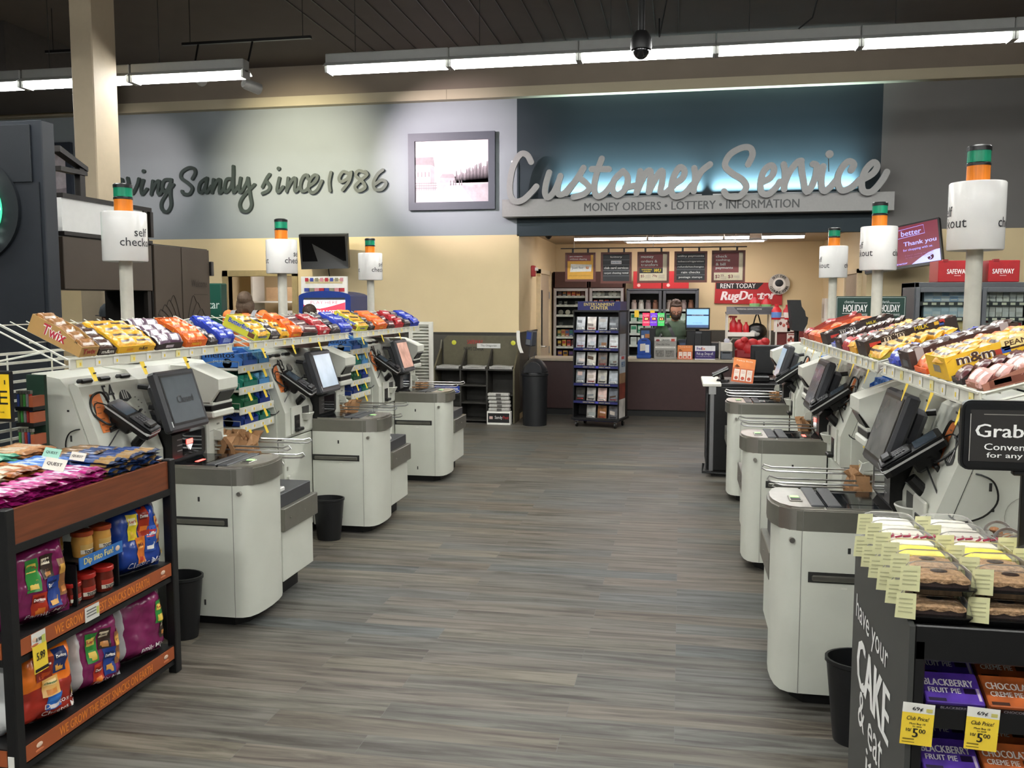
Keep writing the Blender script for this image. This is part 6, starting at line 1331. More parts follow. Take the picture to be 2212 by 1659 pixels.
t = thing('accessory_rack', 'dark red carpet accessory rack with picture cards, right of the rental rack', 'rack', ((xa + xb_) / 2, y2 + .1, 0))
m = MB(); m.box(xa, xb_, y2 + .1, y2 + .14, .3, 1.45, c_('7a2622')); m.box(xa, xb_, y2, y2 + .1, .3, .34, c_('7a2622')); m.box(xb_ - .02, xb_, y2, y2 + .14, 0, 1.5, WHITE); m.box(xa, xa + .02, y2, y2 + .14, 0, 1.5, WHITE); m.build('back', t)
for i, (px, py, w_, h_) in enumerate(((1690, 700, .26, .26), (1708, 703, .1, .2), (1711, 732, .16, .18))):
    p = F(px, py, y2); m = MB(); m.box(p.x - w_ / 2, p.x + w_ / 2, y2 + .02, y2 + .03, p.z - h_ / 2, p.z + h_ / 2, c_('dccfc8')); 
    for k in range(4): m.ball((p.x - w_ * .3 + .2 * w_ * k, y2 + .018, p.z - .02 + .03 * (k % 2)), (.025, .004, .03), c_(('9a3a30', '6a2a26', 'b05a4a', '7a3a34')[k]), 8)
    m.card((p.x, y2 + .02, p.z + h_ * .38), XR, ZU, w_ * .8, h_ * .1, c_('8a3a34'), .002); m.build('picture_card', t)
for k in range(4): m = MB(); x = xa + .06 + k * .1; m.tube([(x, y2 + .03, 1.0), (x + .03, y2 + .02, .8), (x, y2 + .03, .6)], .03, RED, 8); m.build('hose', t)
bottle('cleaner_bottle', 'red bottle with blue label on top of the accessory rack', F(1678, 680, y2).x, y2 + .05, 1.451, .08, .25, 'c42430', '5f86c8')
bottle('cleaner_bottle', 'narrow red bottle half hidden by the black angular display', F(1701, 670, y2).x, y2 + .05, 1.451, .06, .24, 'b8202a', 'd9cfc8')
p = at(1782, 672, x=XR2 - .02); m = MB(); m.box(XR2 - .05, XR2, p.y - .18, p.y + .18, p.z - .2, p.z + .22, WHITEP, .006); m.box(XR2 - .055, XR2 - .05, p.y - .1, p.y + .08, p.z - .12, p.z + .12, c_('a39c92')); m.build('wall_panel', label='white wall box with a grey window on the right alcove wall', cat='wall box')
# fire alarm and phone
p = at(1151, 585, x=XL + .02); t = thing('fire_alarm', 'red fire alarm with white strobe on the left alcove wall', 'alarm', (XL + .02, p.y, p.z - .08)); m = MB(); m.box(XL, XL + .06, p.y - .07, p.y + .07, p.z - .09, p.z + .08, c_('b3333a'), .01); m.build('case', t); m = MB(); m.box(XL + .06, XL + .10, p.y - .04, p.y + .04, p.z, p.z + .05, c_('e6e6e2')); m.build('strobe', t)
m = MB(); p = at(1185, 513, y=14.2); m.lathe([(.06, .06), (.06, .03), (.05, 0), (.02, -.03), (.001, -.035)], BLACK, (p.x, 14.2, 2.75), 14); m.build('dome_camera', label='small black dome camera on the alcove ceiling', cat='camera')
# things on the counter, left to right
ZC = .873
def cxx(px, y=14.0): return at(px, 760, y=y).x
t = thing('container_holder', 'blue arched plastic container with pictures, on the service counter', 'container', (cxx(1391), 14.0, ZC)); x = cxx(1391); BLU2 = c_('1f4aa0', .3)
m = MB(); pr = [(x - .1, ZC), (x + .1, ZC), (x + .1, ZC + .24)] + [(x + .1 * math.cos(a), ZC + .24 + .07 * math.sin(a)) for a in [PI * k / 8 for k in range(1, 8)]] + [(x - .1, ZC + .24)]; m.prism(pr, 'y', 14.0, 14.06, BLU2); m.box(x - .11, x + .11, 13.95, 14.1, ZC, ZC + .06, BLU2, .01); m.box(x - .04, x + .04, 13.998, 14.0, ZC + .265, ZC + .285, c_('0f2a66')); m.card((x - .02, 14.0, ZC + .17), (1, 0, .1), ZU, .08, .11, c_('cfc9bd'), .002); m.card((x + .05, 14.0, ZC + .15), XR, ZU, .06, .12, c_('d9dde4'), .003); m.build('body', t)
y = 14.35; t = thing('jackpot_sign', 'row of red, purple and green lit jackpot panels beside the clerk', 'sign', (cxx(1411, y), y, ZC)); z0, z1 = at(1411, 704, y=y).z, at(1411, 676, y=y).z
for px0, px1, c1, s1, s2 in ((1387, 1402, (.75, .03, .10), 'POWER\nBALL', '60'), (1403.5, 1418.5, (.16, .03, .55), 'MEGA\nMILLIONS', '170'), (1420, 1434, (.05, .5, .10), 'MEGABUCKS', '6.2')):
    m = MB(); a, b = cxx(px0, y), cxx(px1, y); m.box(a, b, y, y + .02, z0, z1, mat('lit_%s' % s2.replace('.', ''), c1, .4, emit=.2, var=.15, scale=12)); cx = (a + b) / 2
    m.text(s1, (cx, y, z1 - .05), XR, ZU, WINK, w=.085, h=.05, bold=.02, eps=.002); m.box(cx - .03, cx + .045, y - .003, y, z0 + .085, z0 + .135, c_('4a0d0d')); m.text(s2, (cx + .005, y - .003, z0 + .11), XR, ZU, mat('red_led', (1, .25, .1), emit=1, var=0), w=.05, h=.03, bold=.03, eps=.002); m.text('MILLION', (cx, y, z0 + .055), XR, ZU, WINK, w=.085, h=.02, bold=.03, eps=.002); m.build('lit_panel', t)
m = MB(); m.tube([(cxx(1411, y), y + .03, ZC), (cxx(1411, y), y + .03, z0 + .1)], .012, BLACK, 8); m.box(cxx(1400, y), cxx(1422, y), y, y + .08, ZC, ZC + .02, BLACK); m.build('stand', t)
y = 14.15; a, b = cxx(1382, y), cxx(1415, y); t = thing('ticket_display', 'black counter display with a blue and orange landscape picture', 'display', ((a + b) / 2, y + .1, ZC)); m = MB(); m.box(a, b, y, y + .2, ZC, at(1400, 709, y=y).z, BLACK, .004); m.build('case', t); m = MB(); p = at(1394, 722, y=y); m.card(p, XR, ZU, .13, .12, c_('3a5a8a'), .002); m.card(p + Vector((.03, 0, -.025)), XR, ZU, .07, .06, c_('b0703a'), .003); m.card(p + Vector((-.04, 0, -.04)), XR, ZU, .04, .05, c_('d9d6d0'), .004); m.build('picture', t)
y = 13.9; a, b = cxx(1413, y), cxx(1461, y); zt = at(1437, 728, y=y).z; t = thing('newspaper_display', 'grey tabloid newspaper with GRAND headline propped on the counter', 'newspaper', ((a + b) / 2, y, ZC))
m = MB(); m.box(a, b, y, y + .03, ZC, zt, c_('9b9892', .7)); m.build('paper', t)
m = MB(); W_ = b - a; H_ = zt - ZC; cx = (a + b) / 2; q = lambda u, v: Vector((a + W_ * u, y, ZC + H_ * v)); m.card(q(.5, .9), XR, ZU, W_ * .98, H_ * .14, c_('cfccc6'), .001); m.text('GRAND', q(.52, .86), XR, ZU, INK, w=W_ * .38, h=H_ * .07, bold=.03, eps=.003); m.card(q(.84, .86), XR, ZU, W_ * .16, H_ * .12, c_('c9554a'), .003); m.ball(q(.16, .85), (.035, .003, .018), c_('8a2a2a'), 8)
m.text('Own the Ores', q(.4, .67), XR, ZU, INK, w=W_ * .6, h=H_ * .08, bold=.0, eps=.003); m.card(q(.5, .53), XR, ZU, W_ * .9, H_ * .08, c_('dddad4'), .002); m.text('TICKETS NOW ON SALE', q(.5, .53), XR, ZU, INK, w=W_ * .8, h=H_ * .03, bold=0, eps=.004)
for u in (.25, .7): m.card(q(u, .25), XR, ZU, W_ * .38, H_ * .3, mat('halftone', '77746f', .7, var=.5, scale=40), .002)
m.build('print', t)
TURK = c_('e88a4a', .55)
def turkey(t_, X, w_, h_):
    m = MB(X); m.quad((-w_ / 2, 0, 0), (w_ / 2, 0, 0), (w_ / 2, 0, h_), (-w_ / 2, 0, h_), TURK); m.box(-w_ / 2, w_ / 2, .001, .004, 0, h_, TURK); m.box(-w_ / 2, w_ / 2, -.001, 0, 0, h_ * .58, c_('cf6a3c'))
    m.text('Turkey Bucks', (0, 0, h_ * .88), XR, ZU, c_('f6e6cf'), w=w_ * .75, h=h_ * .085, bold=0, eps=.002)
    for k in range(3):
        u = -w_ * .29 + w_ * .29 * k; m.card((u, -.0012, h_ * .3), XR, ZU, w_ * .24, h_ * .46, c_('f1e4d6'), .001); m.lathe([(w_ * .08, 0), (w_ * .065, .0008)], c_('c9553a'), (0, 0, 0), 16, Matrix.Translation((u, -.0025, h_ * .17)) @ Matrix.Rotation(PI / 2, 4, 'X')); m.text(('$3', '$3', '$7')[k], (u, -.0022, h_ * .17), XR, ZU, c_('f1e4d6') if k < 0 else c_('c9553a'), h=h_ * .06, eps=.002); m.text('Turkey\nBucks', (u, -.0022, h_ * .42), XR, ZU, c_('c9553a'), w=w_ * .17, h=h_ * .1, bold=0, eps=.002)
    for k in range(4): m.tube(smooth([Vector((-w_ * .42 + .01 * k, -.003, h_ * .6)), Vector((-w_ * .40 + w_ * .02 * k, -.003, h_ * (.66 + .02 * k))), Vector((-w_ * .33 + w_ * .05 * k, -.003, h_ * .62))]), .0022, c_('7a4a2a'), 4)
    m.build('card', t_)
y = 13.86; a, b = cxx(1463.5, y), cxx(1496, y); zt = at(1480, 746, y=y).z; t = thing('promotion_card', 'small orange promotion card on the service counter', 'card', ((a + b) / 2, y, ZC)); turkey(t, Matrix.Translation(((a + b) / 2, y, ZC)), b - a, zt - ZC)
a, b = cxx(1501, y), cxx(1545, y); zt = at(1522, 747, y=y).z; t = thing('parcel_sign', 'white and purple parcel service sign on the counter', 'sign', ((a + b) / 2, y, ZC)); m = MB(); m.box(a, b, y, y + .006, ZC, zt, c_('e6e4e6')); m.box(a, b, y - .001, y, ZC + .012, ZC + (zt - ZC) * .62, c_('3a2a6a')); q = lambda u, v: Vector((a + (b - a) * u, y - .001, ZC + (zt - ZC) * v))
m.text('Fed', q(.22, .8), XR, ZU, c_('4a3080'), w=.075, h=.04, bold=.04, eps=.002); m.text('Ex', q(.42, .8), XR, ZU, c_('e0702a'), w=.05, h=.04, bold=.04, eps=.002); m.text('Pick up. Drop off.', q(.5, .4), XR, ZU, WINK, w=.245, h=.05, bold=.0, eps=.002); m.text('New at FedEx Office Print & Ship', q(.45, .22), XR, ZU, c_('c9bfe0'), w=.22, h=.018, bold=0, eps=.002); m.build('panel', t)
a, b = cxx(1553, 13.95), cxx(1582, 13.95); y = 13.95; t = thing('card_printer', 'white and grey label printer at the right end of the service counter', 'printer', ((a + b) / 2, y + .1, ZC)); m = MB(); m.box(a + .02, b, y, y + .2, ZC + .12, ZC + .25, c_('cfc9bd'), .01); m.box(a + .03, b, y - .01, y + .2, ZC, ZC + .12, c_('5a5f66'), .01); m.box(a + .05, b - .03, y - .015, y - .01, ZC + .09, ZC + .115, BLACK); m.box(a, a + .02, y, y + .2, ZC, ZC + .26, c_('a9a399')); m.build('body', t)
m = MB(); m.lathe([(.04, .25), (.045, .28), (.03, .31), (.001, .31)], c_('d0d0dc'), ((a + b) / 2 + .02, y + .1, ZC), 14); m.build('paper_roll', t)
# till: blue screen, black body, small printers
y = 14.12; t = thing('till', 'black till with a pale blue screen in front of the clerk', 'till', (cxx(1505, y), y + .15, ZC))
a, b = at(1481, 665, y=y), at(1533, 712, y=y)
m = MB(); m.box(a.x, b.x, y, y + .05, b.z, a.z, BLACK, .006); m.build('monitor', t)
m = MB(); LB = mat('till_screen_blue', (.26, .50, .90), .3, emit=.2, var=.03, scale=4); m.box(a.x + .02, b.x - .02, y - .002, y, b.z + .03, a.z - .02, LB); zz = a.z - .11; m.box(a.x + .02, b.x - .02, y - .003, y, zz - .012, zz + .008, c_('1f2f5a')); m.text('WELCOME', ((a.x + b.x) / 2 + .0, y - .003, zz), XR, ZU, WINK, w=.18, h=.012, bold=.02, eps=.002); m.text('NO SALE ITEMS', ((a.x + b.x) / 2, y - .002, zz - .12), XR, ZU, c_('4a6a9a'), w=.14, h=.012, bold=0, eps=.002); m.box(a.x + .02, b.x - .02, y - .003, y, b.z + .03, b.z + .07, c_('5a7ab0')); m.build('screen', t)
m = MB(); m.box(cxx(1482, y), cxx(1536, y), y + .0, y + .28, ZC, b.z - .015, BLACK, .01); m.box(cxx(1500, y), cxx(1515, y), y - .012, y, ZC, b.z - .06, c_('1b1b1d'), .006); m.box(cxx(1502, y), cxx(1515, y), y - .014, y - .01, b.z - .06, b.z - .03, c_('55565a')); m.tube([((a.x + b.x) / 2, y + .08, b.z - .03), ((a.x + b.x) / 2, y + .07, b.z + .1)], .03, BLACK, 8); m.build('body', t)
m = MB(); m.box(cxx(1465, y), cxx(1483, y), y - .02, y + .12, ZC, ZC + .29, c_('1d2430', .35), .008); m.box(cxx(1468, y), cxx(1480, y), y - .023, y - .02, ZC + .18, ZC + .24, c_('3a4a66')); m.build('customer_display', label='small dark customer display with a blue face beside the till', cat='display')
m = MB(); a, b = cxx(1527, 14.45), cxx(1562, 14.45); m.box(a, b, 14.25, 14.5, ZC, ZC + .24, c_('2c2d30', .4), .012); m.box(a + .03, b - .06, 14.245, 14.25, ZC + .12, ZC + .2, c_('3f4044')); m.build('receipt_printer', label='black receipt printer between the till and the white label printer', cat='printer')
# ------------------------------------------------------------------ black podium at the end of the right kiosks
px0 = at(1523, 1030, y=9.12).x; y0, y1 = 9.12, 9.95
t = thing('attendant_podium', 'black attendant podium with aluminium corner and white top edge', 'podium', (px0 + .6, 9.5, 0)); ALU = mat('aluminium_trim', '9a9a9c', .35, metal=.7, var=.03)
m = MB(); m.box(px0 + .01, px0 + 1.2, y0, y1, .07, .90, BLACKM, .003); m.build('body', t)
for q in (px0,):
    m = MB(); m.box(q + .035, q + .075, y0 - .006, y0 + .02, .06, .84, ALU, .003); m.box(q, q + .02, y0, y0 + .03, .06, .84, c_('3a3a3c')); m.build('corner_trim', t)
m = MB(); m.box(px0, px0 + 1.2, y0 + .05, y1 - .0, .90, .935, c_('1a1a1b', .4), .004); m.box(px0 - .04, px0 + .14, y0 - .02, y1, .905, .94, WHITE, .006); m.box(px0 + .02, px0 + .09, y0 - .012, y0 + .02, .83, .905, c_('a9a9a8')); m.build('top', t)
m = MB(); m.box(px0 + .06, px0 + 1.2, y0 + .05, y1, 0, .07, BASEM); m.tube([(px0 - .02, y0 - .02, .14), (px0 - .03, y0 - .02, .05), (px0 + .2, y0 - .03, .04)], .012, BLACK, 6); m.build('kick', t)
ZP = .941; t = thing('pin_pad', 'black pin pad on a stand at the podium corner', 'pin pad', (px0 + .14, 9.35, ZP)); m = MB(); c = at(1556, 803, y=9.35); m.box(-.09, .09, -.06, .06, -.02, .02, BLACK, .01, Matrix.Translation(c) @ Matrix.Rotation(-.45, 4, 'Y')); m.box(-.085, .085, -.062, .062, -.004, .004, c_('a9a9a9', .3), .002, Matrix.Translation(c) @ Matrix.Rotation(-.45, 4, 'Y')); m.build('reader', t); m = MB(); m.tube([c, (c.x + .03, 9.37, ZP)], .02, BLACK, 8); m.lathe([(.07, 0), (.06, .02), (.001, .02)], BLACK, (c.x + .03, 9.37, ZP), 14); m.build('stand', t)
t = thing('promotion_card', 'large tilted orange promotion card on the black podium', 'card', (at(1605, 820, y=9.15).x, 9.17, ZP)); b0 = at(1577, 822, y=9.16); turkey(t, Matrix.Translation((at(1603, 820, y=9.16).x, 9.19, ZP + .004)) @ Matrix.Rotation(.12, 4, 'Y') @ Matrix.Rotation(-.15, 4, 'X'), at(1628, 800, y=9.16).x - at(1580, 800, y=9.16).x, at(1600, 775, y=9.16).z - ZP)
t = thing('podium_monitor', 'big black monitor seen from behind on the podium', 'monitor', (at(1680, 820, y=9.6).x, 9.6, ZP)); a, b = at(1622, 745, y=9.6), at(1738, 812, y=9.6)
m = MB(); m.box(a.x, b.x, 9.6, 9.64, b.z, a.z, c_('17181a', .4), .012); m.prism([(a.x + .06, b.z + .03), (b.x - .06, b.z + .03), (b.x - .04, a.z - .06), (a.x + .04, a.z - .06)], 'y', 9.56, 9.6, c_('1b1c1e', .4)); m.card((b.x - .12, 9.6, a.z - .035), XR, ZU, .05, .01, c_('77787a'), .002); m.build('display', t)
m = MB(); cx = (a.x + b.x) / 2 + .03; m.box(cx - .07, cx + .07, 9.54, 9.6, ZP, b.z + .1, c_('202124', .35), .01); m.box(cx - .13, cx + .13, 9.5, 9.7, ZP, ZP + .015, BLACK, .005); m.build('stand', t)
m = MB(); m.box(px0 + .42, px0 + .62, 9.3, 9.5, ZP, ZP + .06, BLACK, .01); m.build('black_box', label='low black device on the podium beside the monitor stand', cat='device')
y = 9.85; t = thing('pole_display', 'black angular display turned sideways on a post behind the podium', 'display', (at(1722, 690, y=y).x, y, ZP)); g = lambda px, py: (at(px, py, y=y).x, at(px, py, y=y).z)
m = MB(); m.prism([g(1706, 648), g(1730, 648), g(1732, 662), g(1739, 672), g(1741, 683), g(1746, 686), g(1744, 700), g(1735, 716), g(1712, 714)], 'y', y, y + .25, BLACKM); m.build('display', t); m = MB(); m.tube([(g(1724, 700)[0], y + .1, ZP), (g(1724, 700)[0], y + .1, g(1724, 700)[1])], .025, BLACK, 8); m.lathe([(.1, 0), (.1, .015), (.001, .015)], BLACK, (g(1724, 700)[0], y + .1, ZP), 14); m.build('post', t)

# ------------------------------------------------------------------ news rack, waste bin, movie rack
OLV = mat('olive_laminate', '57523f', .45, var=.08); OLD = mat('dark_olive_inside', '2d2b26', .5, var=.1); NEWSM = mat('newsprint', 'a9a7a1', .8, var=.35, scale=60, stretch=(1, 1, 6))
X0, X1, YF, YB = -3.50, -2.33, 12.58, 13.0; cw = (X1 - X0) / 3
t = thing('news_rack', 'dark olive three-column newspaper rack marked NEWS CENTER', 'newspaper rack', ((X0 + X1) / 2, 12.8, 0))
m = MB(); m.prism([(X0 + .04, .1), (X1, .1), (X1, 1.18), (X1 - .05, 1.24), (X0 + .1, 1.24), (X0 + .04, 1.18)], 'y', YB - .03, YB, OLV)
m.text('SAFEWAY', (X0 + .52, YB - .03, 1.15), XR, ZU, c_('a02a2a'), w=.24, h=.06, bold=.02, eps=.003); m.text('NEWS CENTER', (X0 + .5, YB - .03, 1.05), XR, ZU, INK, w=.3, h=.05, bold=.02, eps=.003); m.box(X1 - .62, X1 - .27, YB - .036, YB - .03, 1.06, 1.13, c_('c9c9c4')); m.text('The Oregonian', (X1 - .445, YB - .036, 1.095), XR, ZU, INK, w=.24, h=.035, bold=.01, eps=.002)
for x in (X0 + .2, X1 - .08): m.lathe([(.035, 0), (.03, .002), (.001, .002)], c_('c9c93a'), (0, 0, 0), 14, Matrix.Translation((x, YB - .031, 1.14)) @ Matrix.Rotation(PI / 2, 4, 'X'))
m.build('back_panel', t)
for i in range(4):
    m = MB(); x = X0 + cw * i; m.prism([(YF, 0), (YB, 0), (YB, 1.05 if 0 < i < 3 else 1.18), (YB - .05, 1.05), (YF, .78)], 'x', x - .011, x + .011, OLV if i in (0, 3) else OLD); m.build('divider', t)
for i in range(3):
    for z in ((.78, .2, .02), (.78, .55, .30, .05), (.78, .42, .02))[i]:
        m = MB(); m.box(X0 + cw * i + .012, X0 + cw * (i + 1) - .012, YF + .01, YB - .03, z - .02, z, OLD); m.build('shelf', t)
m = MB(); m.box(X0, X1, YB - .06, YB - .03, .0, .78, OLD); m.build('lower_back', t)
m = MB(); m.box(X0 + .012, X0 + cw - .012, YF - .008, YF, .44, .53, c_('1c3a9a')); m.text('THE WALL STREET JOURNAL', (X0 + cw / 2, YF - .008, .485), XR, ZU, WINK, w=.33, h=.035, bold=.02, eps=.002); m.build('title_strip', t)
for i in range(3):
    for k in range(2):
        m = MB(); x = X0 + cw * i; m.grid(lambda u, v, x=x, k=k: (x + .03 + u * (cw - .06), YF + .02 + v * .3, .782 + .016 * k + .012 * abs(math.sin(3 * u + k)) + .01 * v), 8, 4, NEWSM); m.grid(lambda u, v, x=x, k=k: (x + .03 + u * (cw - .06), YF + .02, .782 + .016 * k + v * .012 + .012 * abs(math.sin(3 * u + k)) * v), 8, 1, NEWSM)
        m.build('newspaper', label='folded newspaper lying in the %s column of the news rack, %s of its pair' % (['left', 'middle', 'right'][i], ['lower', 'upper'][k]), cat='newspaper', group='newspapers on the upper rack shelf')
x = X1 - cw / 2
m = MB(); m.box(x - .17, x + .17, YF - .12, YF - .012, .0, .19, PAPERW, .003); m.box(x - .155, x + .155, YF - .122, YF - .12, .03, .165, INK); m.text('Sandy', (x - .0, YF - .122, .1), XR, ZU, WINK, w=.11, h=.055, bold=.0, eps=.002); m.text('Post', (x + .105, YF - .122, .105), XR, ZU, c_('b02a2a'), w=.08, h=.045, bold=0, eps=.002); m.card((x - .11, YF - .122, .1), XR, ZU, .05, .04, c_('c9a9a0'), .002); m.build('newspaper_box', label='white box with a black Sandy Post front on the floor under the news rack', cat='box')
for k in range(5):
    m = MB(); dx = R.uniform(-.012, .012); m.box(x - .155 + dx, x + .155 + dx, YF - .118, YF - .014, .191 + .053 * k, .191 + .053 * k + .047, NEWSM, .012); m.box(x - .03 + dx, x + .04 + dx, YF - .12, YF - .118, .195 + .053 * k, .232 + .053 * k, c_('55534f')); m.build('newspaper_bundle', label=['lowest', 'second lowest', 'middle', 'second highest', 'topmost'][k] + ' newspaper bundle in the stack under the news rack', cat='newspapers', group='newspaper bundles')
t = thing('wall_phone', 'grey wall card phone with a blue face beside the news rack', 'phone', (-2.26, 12.9, 1.08)); p = at(1146, 731, y=12.9)
m = MB(); X = Matrix.Translation((p.x, 12.95, p.z)) @ Matrix.Rotation(-.5, 4, 'Z') @ Matrix.Rotation(.12, 4, 'Y'); m.box(-.06, .06, -.06, .06, -.11, .11, c_('4a4e55', .4), .012, X); m.build('case', t); m = MB(); m.box(-.035, .045, -.064, -.06, -.01, .09, c_('3a4a8a', .3), 0, X); m.box(-.03, .04, -.068, -.06, -.09, -.02, c_('77797c'), 0, X); m.build('keypad', t)
m = MB(); m.tube(smooth([(p.x, 12.9, p.z - .1), (p.x - .02, 12.9, p.z - .25), (p.x + .04, 12.9, p.z - .32), (p.x + .06, 12.92, p.z - .2)]), .006, c_('3a3a3c'), 5); m.build('cord', t)
p = at(1130, 738, y=12.86); p.x = -2.29; m = MB(); m.grid(lambda u, v: (p.x - .035 + u * .05 + .05 * (1 - v) ** 3, 12.8 - .03 * math.sin(2 * v), p.z - .16 + v * .32), 3, 8, PAPERW); m.build('hanging_paper', label='long white paper strip hanging beside the wall phone', cat='paper')
# waste bin with a domed push lid
bx, by_, br = -2.02, 12.55, .182
t = thing('waste_bin', 'tall black domed waste bin between the news rack and the counter', 'waste bin', (bx, by_, 0)); BIN = mat('black_bin_plastic', '17181a', .45, var=.08)
m = MB(); m.lathe([(br * .93, 0), (br * .93, .03), (br, .70), (br + .012, .71), (br + .012, .735), (br, .74)], BIN, (bx, by_, 0), 28); m.build('body', t)
m = MB(); m.lathe([(br + .004, .738)] + [(br * math.cos(a), .745 + .2 * math.sin(a)) for a in [PI / 2 * k / 8 for k in range(9)]], BIN, (bx, by_, 0), 28); m.build('dome_lid', t)
m = MB(); arc = [(bx + (br - .035) * math.cos(a) * .85, by_ - br * .55 - .07, .755 + .15 * math.sin(a)) for a in [PI * k / 14 for k in range(15)]]; m.prism([(p_[0], p_[2]) for p_ in arc], 'y', by_ - br - .006, by_ - br * .5, c_('1e1f22', .35)); m.tube([(bx - br - .004, by_ - .03, .765), (bx - br * .6, by_ - br * .85, .765), (bx + br * .6, by_ - br * .85, .765), (bx + br + .004, by_ - .03, .765)], .008, BIN, 6); m.build('push_flap', t)
# movie rack on wheels, turned a little
th = math.radians(-13); RX = Matrix.Translation((-1.10, 12.62, 0)) @ Matrix.Rotation(th, 4, 'Z'); RI = RX; W_, D_ = .66, .44
t = thing('movie_rack', 'tall black movie rack on casters headed ENTERTAINMENT CENTER', 'movie rack', (-1.10, 12.62, 0)); B = lambda: MB(RX); NVY = c_('23265a', .4); GOLD = c_('c9b46a')
m = B(); m.box(-W_ / 2, -W_ / 2 + .012, -D_ / 2, D_ / 2, .12, 1.62, BLACKM); m.box(W_ / 2 - .012, W_ / 2, -D_ / 2, D_ / 2, .12, 1.62, BLACKM); m.box(-W_ / 2, W_ / 2, 0, .02, .12, 1.62, BLACKM); m.box(-W_ / 2 - .02, W_ / 2 + .02, -D_ / 2 - .02, D_ / 2 + .02, .10, .135, BLACKM, .004); m.box(-W_ / 2, W_ / 2, -D_ / 2, D_ / 2, 1.6, 1.625, BLACKM); m.build('frame', t)
m = B(); m.box(-W_ / 2 + .05, W_ / 2 + .0, -D_ / 2 + .04, D_ / 2 - .1, 1.625, 1.745, NVY); yy = -D_ / 2 + .04; m.text('ENTERTAINMENT', (.03, yy, 1.705), XR, ZU, GOLD, w=.44, h=.04, bold=.02, eps=.003); m.text('CENTER', (.03, yy, 1.657), XR, ZU, GOLD, w=.26, h=.045, bold=.03, eps=.003); m.build('header', t)
LV6 = [1.27, 1.03, .79, .55, .32, .16]; LV6 = [1.35 - .245 * k for k in range(6)]
for k, z in enumerate(LV6):
    m = B(); m.prism([(-D_ / 2 + .02, z - .03), (0, z + .02), (0, z + .03), (-D_ / 2 + .02, z - .02)], 'x', -W_ / 2 + .012, W_ / 2 - .012, BLACKM); m.box(-W_ / 2 + .012, W_ / 2 - .012, -D_ / 2, -D_ / 2 + .01, z - .035, z + .0, NVY)
    m.text('GREAT MOVIES', (-.1, -D_ / 2, z - .018), XR, ZU, c_('b9b07a'), w=.17, h=.016, bold=.02, eps=.002); m.text('GREAT VALUE', (.13, -D_ / 2, z - .018), XR, ZU, c_('b9b07a'), w=.16, h=.016, bold=.02, eps=.002); m.box(.0, .04, -D_ / 2 - .002, -D_ / 2, z - .03, z - .005, c_('4a4ab0')); sh = m.build('shelf', t)
    for i in range(4):
        m = B(); x = -W_ / 2 + .09 + i * .16; m.tube([(x - .035, -D_ / 2 + .005, z), (x - .035, -D_ / 2 + .005, z + .03), (x + .035, -D_ / 2 + .005, z + .03), (x + .035, -D_ / 2 + .005, z)], .003, BLACK, 4); m.build('wire_stop', sh)
# generic picture panels on the side; the pictures themselves are left plain
m = B(); xs_ = W_ / 2 + .001; sec = [('3b332c', .30), ('8b9096', .30), ('b9c4cc', .24), ('9a7a5c', .14), ('7a3a2c', .22), ('c9c6c0', .26)]; z = 1.6
for c, h_ in sec:
    m.quad((xs_, -D_ / 2 + .03, z - h_), (xs_, D_ / 2 - .12, z - h_), (xs_, D_ / 2 - .12, z), (xs_, -D_ / 2 + .03, z), mat('side_panel_' + c, c, .35, var=.35, scale=5)); z -= h_
m.text('PETS', (xs_, -.02, .88), (0, 1, 0), ZU, c_('2a5a8a'), w=.17, h=.07, bold=.05, eps=.003); m.box(xs_, xs_ + .001, -.1, .03, .95, .99, c_('b03a3a')); m.build('side_panel', t)
for k, (sx, sy) in enumerate(((-1, -1), (1, -1), (-1, 1), (1, 1))):
    m = B(); x, y = sx * (W_ / 2 - .05), sy * (D_ / 2 - .04); m.tube([(x - .012, y - .01, .04), (x + .012, y - .01, .04)], .04, BLACK, 12); m.box(x - .018, x + .018, y - .02, y + .02, .05, .1, STEEL, .003); m.build('caster', t)
covers = ['8a8f94', 'b0a59a', '9a9ea2', '5d6166', 'a8a9b2', 'b8b6b8', '74777a', 'cfd2d4', '9f9fa0', 'b5b2a8', '6a5f58', '8a8f8c', '7f8488', 'c4b9b4', 'a9a69c', 'aab0b6', '33322f', '9b9893', 'c2a8a0', '6b6f76', '4a3a2e', '8f8d88', '7a5638', '5a5a5e']
pos = ['first', 'second', 'third', 'fourth']; rown = ['top', 'second', 'third', 'fourth', 'fifth', 'lowest']
for k, z in enumerate(LV6):
    for i in range(4):
        if k == 5 and i == 0: continue
        c = covers[k * 4 + i]; x = -W_ / 2 + .09 + i * .16; X = RX @ Matrix.Translation((x, -D_ / 2 + .045, z + .001)) @ Matrix.Rotation(-.16, 4, 'X'); t2 = thing('movie_case', '%s movie case from the left on the %s shelf of the movie rack' % (pos[i], rown[k]), 'movie case', X.to_translation(), 'movie cases on the rack')
        m = MB(X); m.box(-.066, .066, 0, .014, 0, .185, c_('26272a', .3), .002); m.build('case', t2)
        m = MB(X); m.quad((-.064, -.001, .002), (.064, -.001, .002), (.064, -.001, .183), (-.064, -.001, .183), mat('cover_' + c, c, .12, var=.55, scale=9)); m.card((R.uniform(-.02, .02), -.001, .05 + R.uniform(0, .09)), (1, 0, R.uniform(-.2, .2)), ZU, R.uniform(.05, .1), R.uniform(.02, .06), c_(covers[(k * 5 + i * 7 + 3) % 24], .2), .001); m.card((0, -.001, .025), XR, ZU, .09, .014, c_(('d9d6d0', '8a2a2a', '2a2a2e')[(k + i) % 3], .2), .002); m.build('cover', t2)

